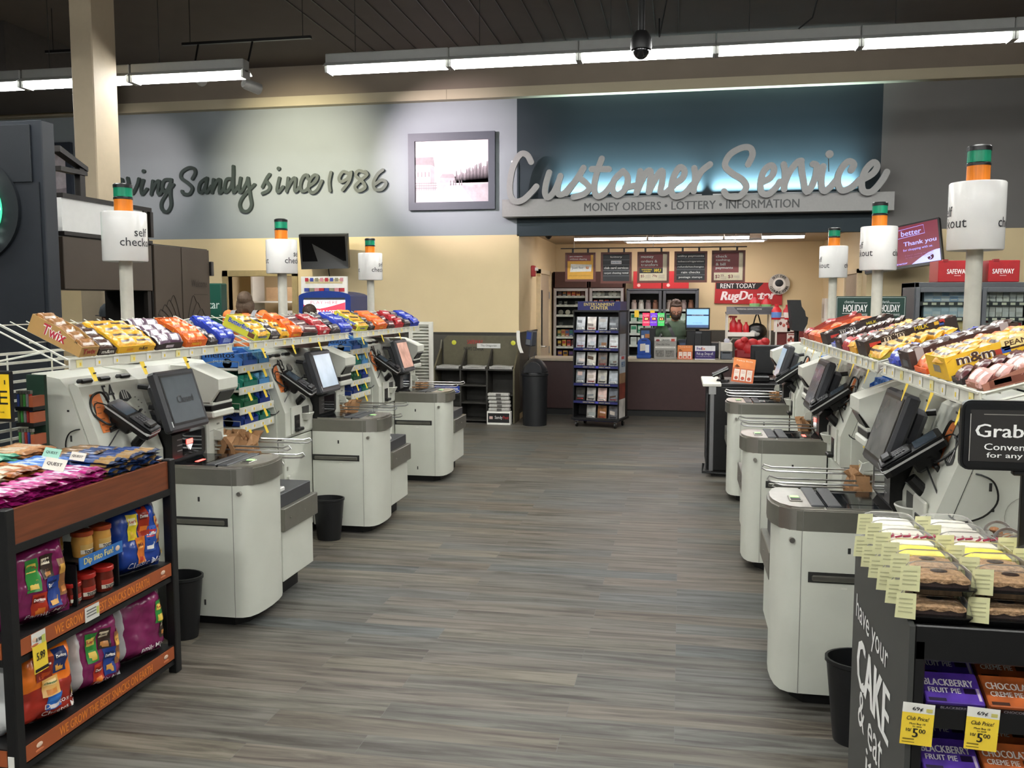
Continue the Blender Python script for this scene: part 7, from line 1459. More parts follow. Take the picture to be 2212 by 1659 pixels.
# ------------------------------------------------------------------ behind the right gondola
y = 9.75; F = lambda px, py, yy=y: at(px, py, y=yy)
x0, x1 = F(1975, 640).x, F(2290, 640).x; zt = F(1990, 610).z
t = thing('cigarette_cabinet', 'tall charcoal cigarette cabinet with glass doors behind the right gondola', 'display cabinet', ((x0 + x1) / 2, y + .25, 0))
m = MB(); m.box(x0, x0 + .04, y, y + .55, 0, zt, SGRAY); m.box(x1 - .04, x1, y, y + .55, 0, zt, SGRAY); m.box(x0, x1, y, y + .55, zt - .05, zt, SGRAY, .004); m.box(x0, x1, y + .5, y + .55, 0, zt, c_('1d1e20')); m.box(x0, x1, y, y + .55, 0, .5, SGRAY); xm = F(2118, 650).x; m.box(xm - .03, xm + .03, y, y + .5, .5, zt - .05, SGRAY); m.build('carcass', t)
zsh = [F(2050, 652).z, F(2050, 685).z, F(2050, 718).z, F(2050, 750).z]
for z in zsh:
    m = MB(); m.box(x0 + .04, x1 - .04, y + .06, y + .5, z - .02, z, c_('2b2c2e')); m.box(x0 + .04, x1 - .04, y + .05, y + .06, z - .04, z + .002, c_('35363a')); s = m.build('shelf', t); m = MB()
    for k in range(14): m.card((x0 + .12 + k * (x1 - x0 - .2) / 14, y + .049, z - .02), XR, ZU, .045, .024, c_('d9d6c0'))
    m.build('price_strip', s)
for a, b in ((x0, xm), (xm, x1)):
    m = MB()
    for q in ((a + .01, a + .05, .5, zt - .05), (b - .05, b - .01, .5, zt - .05), (a + .05, b - .05, zt - .1, zt - .05), (a + .05, b - .05, .5, .55)): m.box(q[0], q[1], y - .03, y, q[2], q[3], c_('55585c', .4), .004)
    d = m.build('door', t); m = MB(); m.box(a + .05, b - .05, y - .014, y - .01, .55, zt - .1, PANE); m.build('door_glass', d)
for k, (z, cl, cr, nl, nr) in enumerate(zip(zsh, (['b9c6d4', '9fb4cc', 'c4ccd4', '8fa9c9'], ['b5c9d6', 'c9d4da', 'a9bcc9'], ['d4b878', 'd9c48a', 'cfc9b4', 'd9bf6a'], ['3a7a4a', '2a3f6a', '7a2f3a']), (['cfccc4', 'b9b9b9', 'd4d4d0'], ['d9d9d6', 'cfcfcc', 'c2bfb9'], ['a8303a', 'd4cfca', 'c9c9c4'], ['3a6a7a', '8a2f3a']), ('icy blue', 'pale blue', 'gold', 'dark green'), ('white and grey', 'white', 'red and white', 'teal'))):
    nm = ['top', 'second', 'third', 'fourth'][k]
    stock('cigarette_carton', '%s cigarette packs on the %s shelf behind the left glass door' % (nl, nm), 'cigarettes behind the left glass door', y + .1, z, x0 + .12, xm - .1, 5, (.088, .08, .125 if k < 3 else .08), cl)
    stock('cigarette_carton', '%s cigarette packs on the %s shelf behind the right glass door' % (nr, nm), 'cigarettes behind the right glass door', y + .1, z, xm + .05, x1 - .3, 6, (.072, .06, .115 if k < 3 else .08), cr)
for i, (pa, pb) in enumerate(((2030, 2118), (2140, 2206))):
    a, b = F(pa, 580), F(pb, 606); y_ = y + .05; zt2 = F(2100, 562).z
    t = thing('red_box', ['red glossy store box on the cigarette cabinet, behind the large drum pole', 'red glossy store box on the cigarette cabinet, right of the large drum pole'][i], 'box', ((a.x + b.x) / 2, y_ + .15, zt + .002))
    m = MB(); m.box(a.x, b.x, y_, y_ + .34, zt + .002, zt2, c_('a01c22', .35), .006); m.box(a.x + .04, a.x + .09, y_ - .006, y_ + .05, zt2 - .01, zt2 + .012, c_('8f1c22')); m.text('SAFEWAY', ((a.x + b.x) / 2 - .01, y_, (zt + zt2) / 2), XR, ZU, WINK, w=.2, h=.048, bold=.02, eps=.002); m.box((a.x + b.x) / 2 - .04, (a.x + b.x) / 2 + .02, y_ - .001, y_, (zt + zt2) / 2 - .045, (zt + zt2) / 2 - .038, c_('d9a9a4')); m.build('box', t)
HG = mat('holiday_green', '12352c', .45, var=.03)
def holiday(pa, pb, pt, pb2, yy, label):
    a, b = at(pa, pt, y=yy), at(pb, pb2, y=yy); t = thing('holiday_sign', label, 'sign', ((a.x + b.x) / 2, yy, b.z), 'green holiday signs'); W_ = b.x - a.x; H_ = a.z - b.z
    m = MB(); m.box(a.x, b.x, yy, yy + .03, b.z, a.z, HG, .003); cx = (a.x + b.x) / 2; cz = (a.z + b.z) / 2
    for q in ((a.x + .01, b.x - .01, a.z - .014, a.z - .011), (a.x + .01, b.x - .01, b.z + .011, b.z + .014), (a.x + .01, a.x + .013, b.z + .011, a.z - .011), (b.x - .013, b.x - .01, b.z + .011, a.z - .011)): m.box(q[0], q[1], yy - .001, yy, q[2], q[3], c_('c9d0cc'))
    m.text('HOLIDAY', (cx, yy, cz), XR, ZU, WINK, w=W_ * .62, h=H_ * .3, bold=.02, shear=.08, eps=.002); m.text('cherish', (cx - W_ * .16, yy, cz + H_ * .27), XR, ZU, c_('c9d0cc'), w=W_ * .24, h=H_ * .12, bold=0, shear=.25, eps=.002); m.text('moments', (cx + W_ * .16, yy, cz - H_ * .26), XR, ZU, c_('c9d0cc'), w=W_ * .3, h=H_ * .1, bold=0, shear=.25, eps=.002)
    m.box(cx - W_ * .03, cx + W_ * .3, yy - .001, yy, cz + H_ * .215, cz + H_ * .23, WINK); m.box(cx - W_ * .33, cx + .0, yy - .001, yy, cz - H_ * .22, cz - H_ * .205, WINK); m.build('panel', t)
holiday(1806, 1889, 640, 692, 9.62, 'dark green holiday sign left of the middle right pole')
holiday(1890, 1956, 640, 692, 9.60, 'dark green holiday sign between the middle right pole and the cabinet')
a, b = at(1806, 692, y=9.62), at(1956, 692, y=9.62); t = thing('gift_card_rack', 'dark gift card rack under the green holiday signs', 'rack', ((a.x + b.x) / 2, 9.75, 0)); m = MB(); m.box(a.x, b.x, 9.66, 9.9, 0, a.z, c_('231f1f'), .004); m.build('case', t)
for i in range(4): m = MB(); x = a.x + .05 + i * .14; m.box(x, x + .12, 9.64, 9.658, a.z - .2, a.z - .06, c_(('2a6a3a', '2a4a8a', '8a2a2a', '3a3a3e')[i]), .003); m.build('gift_card', label=['green', 'blue', 'red', 'dark grey'][i] + ' gift card pack hung on the gift card rack', cat='gift card', group='gift cards on the rack')
# maroon message screen
yl, yr = 12.75, 12.2; P = [at(1864, 505, y=yl), at(2028, 469, y=yr), at(2037, 567, y=yr - .12), at(1868, 592, y=yl - .15)]
t = thing('message_screen', 'maroon Thank you message screen hung behind the right poles', 'television', (P[2] + P[3]) / 2); n = (P[1] - P[0]).cross(P[3] - P[0]).normalized(); n = -n if n.y > 0 else n
m = MB(); m.add(P + [p - n * .06 for p in P], [(0, 1, 2, 3), (7, 6, 5, 4), (0, 1, 5, 4), (1, 2, 6, 5), (2, 3, 7, 6), (3, 0, 4, 7)], c_('0e0e10', .3)); c0 = (P[0] + P[2]) / 2 - n * .06; m.tube([c0, c0 - n * .15, (c0.x + .1, WY - .002, c0.z)], .025, BLACK, 8); m.build('case', t)
q = lambda u, v, e=.002: (P[0] * (1 - u) + P[1] * u) * (1 - v) + (P[3] * (1 - u) + P[2] * u) * v + n * e
m = MB(); SM = mat('screen_maroon', (.12, .01, .025), .3, emit=.22, var=.02); SB = mat('screen_lilac', (.36, .38, 1.0), .3, emit=.22, var=0); m.add([q(.02, .035), q(.98, .035), q(.98, .94), q(.02, .94)], [(0, 1, 2, 3)], SM)
m.add([q(.62, .94, .004)] + [q(.62 + .36 * k / 8, .94 - .26 * math.sin(PI / 2 * k / 8), .004) for k in range(1, 9)] + [q(.98, .94, .004)], [tuple(range(10))], SB)
ur = (P[1] - P[0]).normalized(); uu = (P[0] - P[3]).normalized(); wS = (P[1] - P[0]).length; hS = (P[3] - P[0]).length
m.text('Thank you', q(.74, .47), ur, uu, SB, w=wS * .42, h=hS * .13, bold=.015, eps=.003); m.text('for shopping with us.', q(.71, .60), ur, uu, SB, w=wS * .38, h=hS * .07, bold=0, eps=.003); m.text("If there's anything we can do\nto help, please let us know!", q(.72, .75), ur, uu, c_('9a5a8a'), w=wS * .36, h=hS * .11, bold=0, eps=.003)
m.text('better', q(.64, .21), ur, uu, SB, w=wS * .26, h=hS * .13, bold=.015, eps=.003); m.text('Store Director', q(.42, .9), ur, uu, SB, w=wS * .3, h=hS * .045, bold=.01, eps=.003)
bx4 = [q(.46, .12, .003), q(.80, .09, .003), q(.81, .28, .003), q(.46, .31, .003)]; m.tube(bx4, .003, SB, 4, closed=True)
cS = q(.86, .83, .005); m.add([cS + ur * (.04 * math.cos(2 * PI * k / 20)) + uu * (.04 * math.sin(2 * PI * k / 20)) for k in range(20)], [tuple(range(20))], c_('5a1a2a')); m.tube(smooth([cS + n * .001 + ur * .012 + uu * .03, cS + n * .001 - ur * .008 + uu * .012, cS + n * .001 + ur * .008 - uu * .012, cS + n * .001 - ur * .012 - uu * .03]), .0045, SB, 5); m.build('screen', t)

# ------------------------------------------------------------------ snack rack, front left
WOODP = mat('cherry_wood_panel', '763f25', .4, var=.18, scale=5, stretch=(9, 1, 14)); ORP = mat('rust_header_strip', 'a5552e', .5, var=.04); ORT = c_('e88a35')
RX0, RX1, RY0, RY1 = -3.06, -2.31, 2.72, 3.80
t = thing('snack_rack', 'black snack rack with cherry wood bin sides and slogan strips, front left', 'rack', ((RX0 + RX1) / 2, (RY0 + RY1) / 2, 0)); PW = .045
for x in (RX0, RX1 - PW):
    for y in (RY0, RY1 - PW):
        m = MB(); m.box(x, x + PW, y, y + PW, 0, 1.02, BLACKM, .004)
        if x > -2.5 and y < 3: m.box(x + .005, x + .03, y - .002, y, .02, .12, PAPERW)
        m.build('post', t)
m = MB(); m.box(RX1 - .03, RX1 - .012, RY0 + PW, RY1 - PW, .885, 1.012, WOODP); m.build('wood_panel', t)
m = MB(); m.box(RX0 + PW, RX1 - PW, RY0 + .01, RY0 + .028, .885, 1.012, WOODP); m.build('wood_panel', t)
m = MB(); m.box(RX0 + PW, RX1 - PW, RY1 - .028, RY1 - .01, .885, 1.012, WOODP); m.build('wood_panel', t)
m = MB(); m.box(RX0 + .012, RX0 + .03, RY0 + PW, RY1 - PW, .885, 1.012, WOODP); m.build('wood_panel', t)
ZB = .985
for z in (.87, ZB, .53, .13):
    m = MB(); m.box(RX0 + .02, RX1 - .015, RY0 + .02, RY1 - .02, z - .02, z, BLACKM)
    if z < .9:
        zz = z if z > .8 else z - .058
        if z > .8: m.box(RX1 - PW, RX1 - .004, RY0 + PW, RY1 - PW, z - .015, z + .015, BLACKM); m.box(RX0 + PW, RX1 - PW, RY0 + .004, RY0 + .03, z - .015, z + .015, BLACKM)
        else: m.box(RX1 - .03, RX1 - .012, RY0 + PW, RY1 - PW, z - .085, z + .01, BLACKM); m.box(RX0 + PW, RX1 - PW, RY0 + .01, RY0 + .03, z - .085, z + .01, BLACKM)
    m.build('bin_floor' if z == ZB else 'shelf', t)
for z in (.53, .13):
    m = MB(); x = RX1 - .012; m.box(x, x + .004, RY0 + PW + .005, RY1 - PW - .005, z - .055, z + .004, ORP); m.text('WE GROW THE BEST SNACKS ON EARTH', (x + .004, (RY0 + RY1) / 2 + .0, z - .026), (0, 1, 0), ZU, ORT, w=.62, h=.036, bold=.02, eps=.001)
    for y in (RY0 + .12, RY1 - .12):
        m.ball((x + .005, y, z - .02), (.002, .018, .01), c_('e8c9b0'), 10); m.ball((x + .005, y, z - .04), (.002, .024, .006), c_('c9744a'), 10)
    m.box(x - .02, x, RY0 + PW, RY1 - PW, z - .062, z - .055, BLACKM); m.build('slogan_strip', t)
    m = MB(); m.box(RX0 + .08, RX1 - PW - .005, RY0 + .006, RY0 + .01, z - .055, z + .004, ORP); m.build('slogan_strip', t)
x = RX1 - .007
m = MB(); m.card((x, 2.86, .51), (0, 1, 0), ZU, .075, .05, PAPERW, .001); m.card((x, 2.885, .5), (0, 1, 0), ZU, .02, .03, c_('c9d06a'), .0015); m.text('8.98', (x, 2.86, .505), (0, 1, 0), ZU, INK, w=.03, h=.014, eps=.002); m.add([(x + .001, 2.825, .486), (x + .001, 2.90, .486), (x + .01, 2.895, .385), (x + .01, 2.82, .385)], [(0, 1, 2, 3)], YEL); m.text('5.99', (x + .006, 2.86, .445), (0, 1, 0), ZU, INK, w=.045, h=.03, bold=.03, eps=.002); m.card((x + .009, 2.86, .395), (0, 1, 0), ZU, .07, .012, INK, .002); m.build('price_tag', t)
m = MB(); m.card((x, 3.17, .50), (0, 1, 0), ZU, .09, .06, PAPERW, .001); m.card((x, 3.205, .5), (0, 1, 0), ZU, .015, .03, c_('c9d06a'), .0015)
for k in range(3): m.card((x, 3.165, .515 - .012 * k), (0, 1, 0), ZU, .06, .005, c_('6a6a66'), .002)
m.build('price_tag', t)
# multipack snack bags: crinkled film pillows with a printed front towards the aisle
FOIL = mat('white_bag_back', 'cfcfce', .3, var=.1, scale=14, bump=.2)
def snack_bag(label, y0, w_, z, h_, colf, thick, title, minis, xf=-2.36, seed=1, lean=.12, white=.14, titlec='e9dfe2', facing='x', group='multipack snack bags on the rack', count=None):
    r = random.Random(seed); ph = [r.uniform(0, 6) for _ in range(8)]
    t = thing('snack_bag', label, 'snack bag', (xf - thick / 2, y0 + w_ / 2, z), group)
    def surf(sgn):
        def f(u, v):
            sm = lambda q: q * q * (3 - 2 * q); e = sm(min(1, min(u, 1 - u) / .24)) ** .6 * sm(min(1, min(v, 1 - v) / .2)) ** .6
            wr = (.010 * math.sin(9 * u + 6 * v + ph[0]) + .007 * math.sin(17 * v - 7 * u + ph[1]) + .006 * math.sin(23 * u + ph[2]) + .004 * math.sin(41 * v + 13 * u + ph[3]) + .004 * math.sin(37 * u - 29 * v + ph[4])) * (.25 + .45 * e)
            edge = .006 * math.sin(14 * v + ph[5]) * (1 if u in (0, 1) else .3) + .01 * math.sin(21 * u + ph[6]) * (1 if v > .97 else 0)
            d = sgn * thick / 2 * e + wr; y = y0 + w_ * u + edge; zz = z + h_ * v - (.012 * math.sin(5 * u + ph[7]) if v > .9 else 0)
            x_ = xf - thick / 2 + d - lean * h_ * v
            if facing == 'y': return (xf - (y - y0), y0 - d + lean * h_ * v, zz)
            a_ = -.33; X_ = x_ - (xf - thick / 2); Y_ = y - (y0 + w_ / 2); return (xf - thick / 2 + .03 + X_ * math.cos(a_) - Y_ * math.sin(a_), y0 + w_ / 2 + X_ * math.sin(a_) + Y_ * math.cos(a_), zz)
        return f
    fr = surf(1); m = MB()
    m.grid(fr, 22, 22, lambda u, v: FOIL if u < white else colf(u, v)); m.grid(surf(-1), 12, 12, lambda u, v: FOIL); m.build('film', t, angle=3)
    m = MB(); off = Vector((.0022, 0, 0)) if facing == 'x' else Vector((0, -.0022, 0))
    def pr(p): return Vector(fr(min(1, max(0, p[0])), min(1, max(0, p[1])))) + off * (1 + p[2])
    m.fn = pr
    def patch(u0, v0, u1, v1, mt, lv=0, sk=0):
        m.grid(lambda a, b: (u0 + (u1 - u0) * a + sk * b, v0 + (v1 - v0) * b, lv), 5, 5, mt)
    for (u, v, wu, hv, cc, nm, nc) in minis:
        patch(u - wu / 2, v - hv / 2, u + wu / 2, v + hv / 2, c_(cc, .3), .4, .02); patch(u - wu * .36, v + hv * .08, u + wu * .36, v + hv * .36, c_(nc[0], .3), .8, .01); patch(u - wu * .3, v - hv * .42, u + wu * .3, v - hv * .15, c_(nc[1], .35), .8, .01)
        if nm:
            vs, fs, tw, th = text_mesh(nm, .03, .1); m.add([(u + .01 + a / tw * wu * .75, v + hv * .22 + b / th * hv * .13, 1.6) for a, b in vs], fs, c_(nc[2], .4))
    for k, (s_, u, v, wu, hv) in enumerate(title):
        vs, fs, tw, th = text_mesh(s_, .005, 0); m.add([(u + a / tw * wu, v + b / th * hv, 1.5) for a, b in vs], fs, c_(titlec, .4))
    if count:
        m.add([(.88 + .05 * math.cos(2 * PI * k / 14), count[1] + .035 * math.sin(2 * PI * k / 14), 1.2) for k in range(14)], [tuple(range(14))], c_('d9b04a')); vs, fs, tw, th = text_mesh(count[0], .02, 0); m.add([(.88 + a / tw * .05, count[1] + b / th * .03, 1.8) for a, b in vs], fs, INK)
    m.fn = None; m.build('printing', t); return t
PURP = mat('magenta_film', '7d1f55', .22, var=.18, scale=10, spec=.6); BLUF = mat('royal_blue_film', '1b3d92', .22, var=.15, scale=10, spec=.6); ORF = mat('orange_film', 'ee7a1e', .25, var=.12, scale=10, spec=.6); RDF = mat('rust_red_film', 'a22a1c', .25, var=.15, scale=10, spec=.6)
MINI = [(.40, .60, .17, .36, '2f8a3a', "Lay's", ('e8c95a', 'd9b84a', 'b03a2a')), (.45, .26, .17, .26, 'b8341f', 'Doritos', ('7a1a10', 'e07a2a', 'f4efe6')), (.64, .36, .17, .34, '23408a', 'Doritos', ('16285a', 'd9a04a', 'f4efe6')), (.60, .66, .16, .26, '3a2a22', "Lay's", ('e8dcc0', 'c98a4a', '3a2a22')), (.80, .50, .15, .42, '8a5a34', '', ('d9a44a', 'c9803a', '4a2a1a'))]
MINIB = [(.38, .66, .15, .34, 'e8d22a', "Lay's", ('f2e8c0', 'e0b83a', 'b03a2a')), (.56, .70, .16, .38, 'a5301c', 'Doritos', ('7a1a10', 'e07a2a', 'f4efe6')), (.48, .34, .16, .34, 'd9762a', 'Cheetos', ('e8a03a', 'c03a1c', '3a1a10')), (.66, .46, .17, .34, '2f58b0', 'Ruffles', ('c0303a', 'e6e4e0', 'f4efe6')), (.82, .56, .17, .36, 'c08a4a', 'Fritos', ('b02a1c', 'a03a1c', 'f4e8c0'))]
MINIO = [(.50, .70, .22, .24, '8f2616', 'Doritos', ('6a160c', 'c8501e', 'f4efe6')), (.70, .74, .16, .28, '26386e', 'Doritos', ('182450', 'd9a04a', 'f4efe6')), (.55, .48, .22, .20, 'dba85a', 'Cheetos', ('e8c88a', 'c97a2a', '3a6a3a')), (.57, .30, .2, .16, '2a66b8', '', ('3f86d8', 'e6e4e8', 'f4efe6'))]
snack_bag('magenta multipack snack bag on the upper rack shelf beside the near post', 2.79, .32, .532, .33, lambda u, v: PURP, .18, [('Family Mix', .55, .13, .5, .07)], MINI, seed=3, white=.02, count=('18', .12))
snack_bag('royal blue multipack snack bag on the upper rack shelf at the far post', 3.44, .31, .532, .335, lambda u, v: BLUF, .19, [('Classic Mix', .55, .16, .6, .085)], MINIB, seed=5, white=.10, titlec='d9dcea', count=('18', .24))
snack_bag('orange and red multipack snack bag on the bottom rack shelf', 2.79, .33, .132, .32, lambda u, v: RDF if (v < .52 and not (u < .3 and v > .0 and u < .22)) else ORF, .20, [('Doritos &', .66, .27, .42, .06), ('Cheetos Mix', .68, .18, .5, .06)], MINIO, seed=8, white=.13, titlec='f2e2da', count=('18', .3))
snack_bag('magenta multipack snack bag in the middle of the bottom rack shelf', 3.12, .31, .132, .325, lambda u, v: PURP, .20, [('Family Mix', .6, .14, .4, .07)], MINI, seed=12, white=.24, count=None)
snack_bag('magenta multipack snack bag at the far post of the bottom rack shelf', 3.44, .31, .132, .33, lambda u, v: PURP, .19, [('Family Mix', .6, .17, .42, .08)], [(.80, .62, .2, .3, '2f8a3a', "Lay's", ('e8c95a', 'd9b84a', 'b03a2a')), (.86, .38, .2, .26, '3a2a22', '', ('e8dcc0', 'c98a4a', '3a2a22'))], seed=17, white=.16)
snack_bag('white-backed magenta snack bag behind the near rack post, upper shelf', RY0 + .20, .34, .532, .32, lambda u, v: PURP if u > .3 else FOIL, .2, [], [], xf=-2.47, seed=21, facing='y', lean=.1, white=.05)
snack_bag('orange snack bag with a white stripe behind the near rack post, bottom shelf', RY0 + .20, .36, .132, .33, lambda u, v: FOIL if .3 < u < .42 else (ORF if v > .55 else RDF), .2, [], [], xf=-2.45, seed=23, facing='y', lean=.1, white=0)
# dip tier between the bags
t = thing('dip_shelf', 'small black two-tier dip shelf with a blue strip between the snack bags', 'shelf', (-2.5, 3.28, .532)); ya, yb = 3.14, 3.42; zt = .71
m = MB(); m.box(-2.62, -2.345, ya, yb, zt - .008, zt, BLACKM); m.box(-2.62, -2.61, ya, yb, .532, zt, BLACKM)
for y in (ya, yb - .008): m.box(-2.62, -2.36, y, y + .008, .532, zt, BLACKM)
m.build('tier', t)
m = MB(); m.box(-2.345, -2.34, ya, yb, zt - .03, zt + .018, c_('2f6fb8')); m.text('Dip into Fun!', (-2.34, ya + .12, zt - .006), (0, 1, 0), ZU, c_('f0dc8a'), w=.19, h=.034, bold=.02, eps=.001); m.ball((-2.339, yb - .035, zt - .005), (.002, .016, .012), c_('e8c9b0'), 8); m.build('blue_strip', t)
def dip(label, x, y, z, lidc, bodyc, r=.043, h=.105):
    t = thing('dip_jar', label, 'dip jar', (x, y, z), 'dip jars on the snack rack')
    m = MB(); m.lathe([(r * .82, 0), (r * .86, .006), (r * .97, h * .55), (r * .9, h * .8), (r * .9, h * .84), (.001, h * .84)], c_(bodyc, .2), (x, y, z), 22); m.build('jar', t)
    m = MB(); m.lathe([(r, h * .82), (r * 1.02, h * .84), (r * 1.02, h * .97), (r * .95, h), (r * .8, h * .99), (.001, h * .985)], c_(lidc, .3), (x, y, z), 22); m.build('lid', t)
    m = MB(); rr = r * .985
    for za, zb, c in ((.12, .5, 'c9a25a' if lidc != 'b3261e' else 'b5382a'), (.14, .30, 'efe6d4')):
        m.lathe([(r * (.87 + .1 * za) * 1.02 + .001 * (zb < .4), h * za), (r * (.87 + .13 * zb) * 1.04 + .001 * (zb < .4), h * zb)], c_(c, .4), (x, y, z), 16, a0=-1.1, a1=1.1)
    m.fn = lambda p: (x + (r * .965 + .002) * math.cos(p[0]), y + (r * .965 + .002) * math.sin(p[0]), z + p[1]); vs, fs, tw, th = text_mesh('TOSTITOS', .04); m.add([(a / tw * 1.5, h * .22 + b / th * h * .13, 0) for a, b in vs], fs, INK); m.fn = None; m.build('label', t)
dip('yellow queso jar with orange lid on the upper dip tier, near one', -2.40, 3.24, zt, 'a3421c', 'cf9a4a'); dip('yellow queso jar with orange lid on the upper dip tier, far one', -2.39, 3.345, zt, 'a3421c', 'cf9a4a'); dip('yellow queso jar at the back of the upper dip tier', -2.50, 3.19, zt, 'a3421c', 'cf9a4a')
dip('red salsa jar with red lid under the dip tier, middle one', -2.40, 3.245, .532, 'b3261e', '6a2418'); dip('red salsa jar with red lid under the dip tier, far one', -2.39, 3.35, .532, 'b3261e', '6a2418'); dip('red salsa jar with red lid under the dip tier, nearest the magenta bag', -2.40, 3.165, .532, 'b3261e', '6a2418', .036, .09)
# protein bars heaped in the wood bin
def heap(key, wrap, prnt, end, xa, xb, ya, yb, layers, label, pat='band', zj=.0):
    me = bar_master('protein_' + key, (xb - xa) * .98, .05, .02, (GL(wrap), GL(prnt), GL(end)), pat); n = max(1, int(round((yb - ya) / .046)))
    for k in range(layers):
        for i in range(n):
            X = Matrix.Translation(((xa + xb) / 2 + R.uniform(-.012, .012), ya + (yb - ya) * (i + .5) / n + R.uniform(-.006, .006), ZB + .003 + .0175 * k + zj + R.uniform(0, .003))) @ Matrix.Rotation(R.uniform(-.14, .14), 4, 'Z') @ Matrix.Rotation(R.uniform(-.22, .22), 4, 'X') @ Matrix.Rotation(R.uniform(-.05, .05), 4, 'Y')
            put_bar(me, X, 'protein_bar', label, 'protein bar', 'protein bars: ' + label)
A0, A1, B0, B1, C0, C1 = -2.55, -2.35, -2.78, -2.56, -3.02, -2.79
heap('magenta', 'b3207c', 'dfd0e6', '7a1654', A0, A1, 2.77, 3.36, 4, 'magenta wrapped protein bar along the aisle side of the wood bin')
heap('navy', '1b3d7a', '9a7a4a', '14294f', A0, A1, 3.38, 3.76, 5, 'navy wrapped protein bar in the far aisle corner of the wood bin', 'half')
heap('cream', 'c2b08a', 'd9cdb0', '8a7858', B0, B1, 2.77, 3.06, 5, 'cream wrapped protein bar in the middle of the wood bin')
heap('rust', 'a8622f', 'e6dcc8', '7a4420', B0, B1, 3.07, 3.26, 5, 'rust-brown wrapped protein bar in the middle of the wood bin')
heap('skyblue', '3f7fd6', 'c9dcf4', '2a5aa8', B0, B1, 3.27, 3.46, 5, 'bright blue wrapped protein bar in the middle of the wood bin')
heap('cookie', '8a6a44', '243f70', '5a4430', B0, B1, 3.48, 3.76, 5, 'cookie-brown wrapped protein bar at the far end of the wood bin', 'half')
heap('violet', '4a36a8', 'e0dcf0', '33237a', C0, C1, 2.77, 2.98, 5, 'violet wrapped protein bar at the inner side of the wood bin')
heap('white', 'cfcac0', '5a4a40', '9a948a', C0, C1, 2.99, 3.16, 6, 'white and brown wrapped protein bar at the inner side of the wood bin')
heap('mint', '84cdb2', '3a3a34', '5aa88c', C0, C1, 3.17, 3.40, 6, 'mint green wrapped protein bar at the inner side of the wood bin')
heap('peach', 'd09a6a', 'e8d4bc', 'a8744a', C0, C1, 3.42, 3.63, 6, 'peach wrapped protein bar at the far inner corner of the wood bin')
for i, (px, py, s_) in enumerate(((118, 1003, .7), (168, 986, .5), (112, 978, .55))):
    p = at(px, py, y=(3.08, 3.27, 3.2)[i]); t = thing('shelf_card', ['white protein bar card standing among the cream bars', 'white protein bar card among the rust-brown bars', 'mint protein bar card standing among the mint bars'][i], 'card', p - Vector((0, 0, .03 * s_)), 'bar cards in the wood bin'); X = Matrix.Translation(p) @ Matrix.Rotation(-.5, 4, 'X') @ Matrix.Rotation(.12, 4, 'Y')
    m = MB(X); m.box(-.07 * s_, .07 * s_, 0, .002, -.035 * s_, .035 * s_, c_('e9e4d6' if i < 2 else '9ad4c0')); m.text('QUEST', (0, 0, 0), XR, ZU, INK, w=.1 * s_, h=.022 * s_, bold=.02, eps=.001); m.build('card', t)
# yellow sale sign and lighter display at the left edge
y = 3.55; x1 = at(27, 850, y=y).x; z0, z1 = at(20, 912, y=y).z, at(20, 801, y=y).z
t = thing('sale_sign', 'yellow sale sign in a rounded black frame at the left photo edge', 'sign', (x1 - .14, y, ZB)); W_ = .30
m = MB(); m.box(x1 - W_, x1, y, y + .014, z0, z1, BLACK, .006); m.build('frame', t); m = MB(); m.quad((x1 - W_ + .014, y - .001, z0 + .016), (x1 - .014, y - .001, z0 + .016), (x1 - .014, y - .001, z1 - .016), (x1 - W_ + .014, y - .001, z1 - .016), c_('f2c81e')); xm = x1 - W_ / 2
m.text('Buy 1 Get 1', (xm, y - .001, z1 - .055), XR, ZU, INK, w=W_ * .78, h=.026, bold=.01, eps=.001); m.text('FREE', (xm, y - .001, (z0 + z1) / 2 - .005), XR, ZU, INK, w=W_ * .84, h=.062, bold=.03, eps=.001); m.text('of equal or lesser value', (xm - .0, y - .001, z0 + .045), XR, ZU, INK, w=W_ * .7, h=.012, bold=0, eps=.001); m.build('sheet', t)
m = MB(); m.tube([(xm, y + .02, z0 + .02), (xm, y + .02, ZB)], .008, BLACK, 8); m.lathe([(.06, 0), (.06, .006), (.001, .006)], BLACK, (xm, y + .02, ZB), 14); m.build('stand', t)
y = 3.68; xa, xb = at(38, 850, y=y).x, at(68, 850, y=y).x
t = thing('lighter_display', 'three-tier lighter display beside the yellow sale sign', 'display', ((xa + xb) / 2, y + .06, 0)); zs = [at(45, p_, y=y).z for p_ in (878, 912, 960)]
m = MB(); m.box(xa - .0, xb + .02, y + .06, y + .08, ZB, at(45, 812, y=y).z, c_('1e3a2c')); m.box(xa, xb + .01, y, y + .06, ZB, zs[2] - .02, BLACK); m.build('back_card', t)
for k, z in enumerate(zs):
    m = MB(); m.box(xa, xb + .02, y - .02, y + .06, z - .018, z, BLACK); m.box(xb, xb + .02, y - .02, y + .06, z, z + .05, c_('a85a3a')); m.build('tray', t)
    for i in range(5):
        c = ('3a4a8a', '5a6a4a', '4a9a4a', '8a8a8a', 'a83a34')[(i + k) % 5]; x = xa + .004 + (xb - xa - .01) * i / 4; l = thing('lighter', '%s lighter on the %s tier of the lighter display' % (('blue', 'olive', 'green', 'grey', 'red')[(i + k) % 5], ['top', 'middle', 'lowest'][k]), 'lighter', (x, y, z), 'lighters in the display')
        m = MB(); m.lathe([(.006, 0), (.0065, .004), (.0065, .058), (.001, .06)], c_(c, .2), (x, y, z), 10, sy=1.5); m.build('body', l); m = MB(); m.box(x - .006, x + .006, y - .008, y + .008, z + .06, z + .075, STEEL); m.build('hood', l)

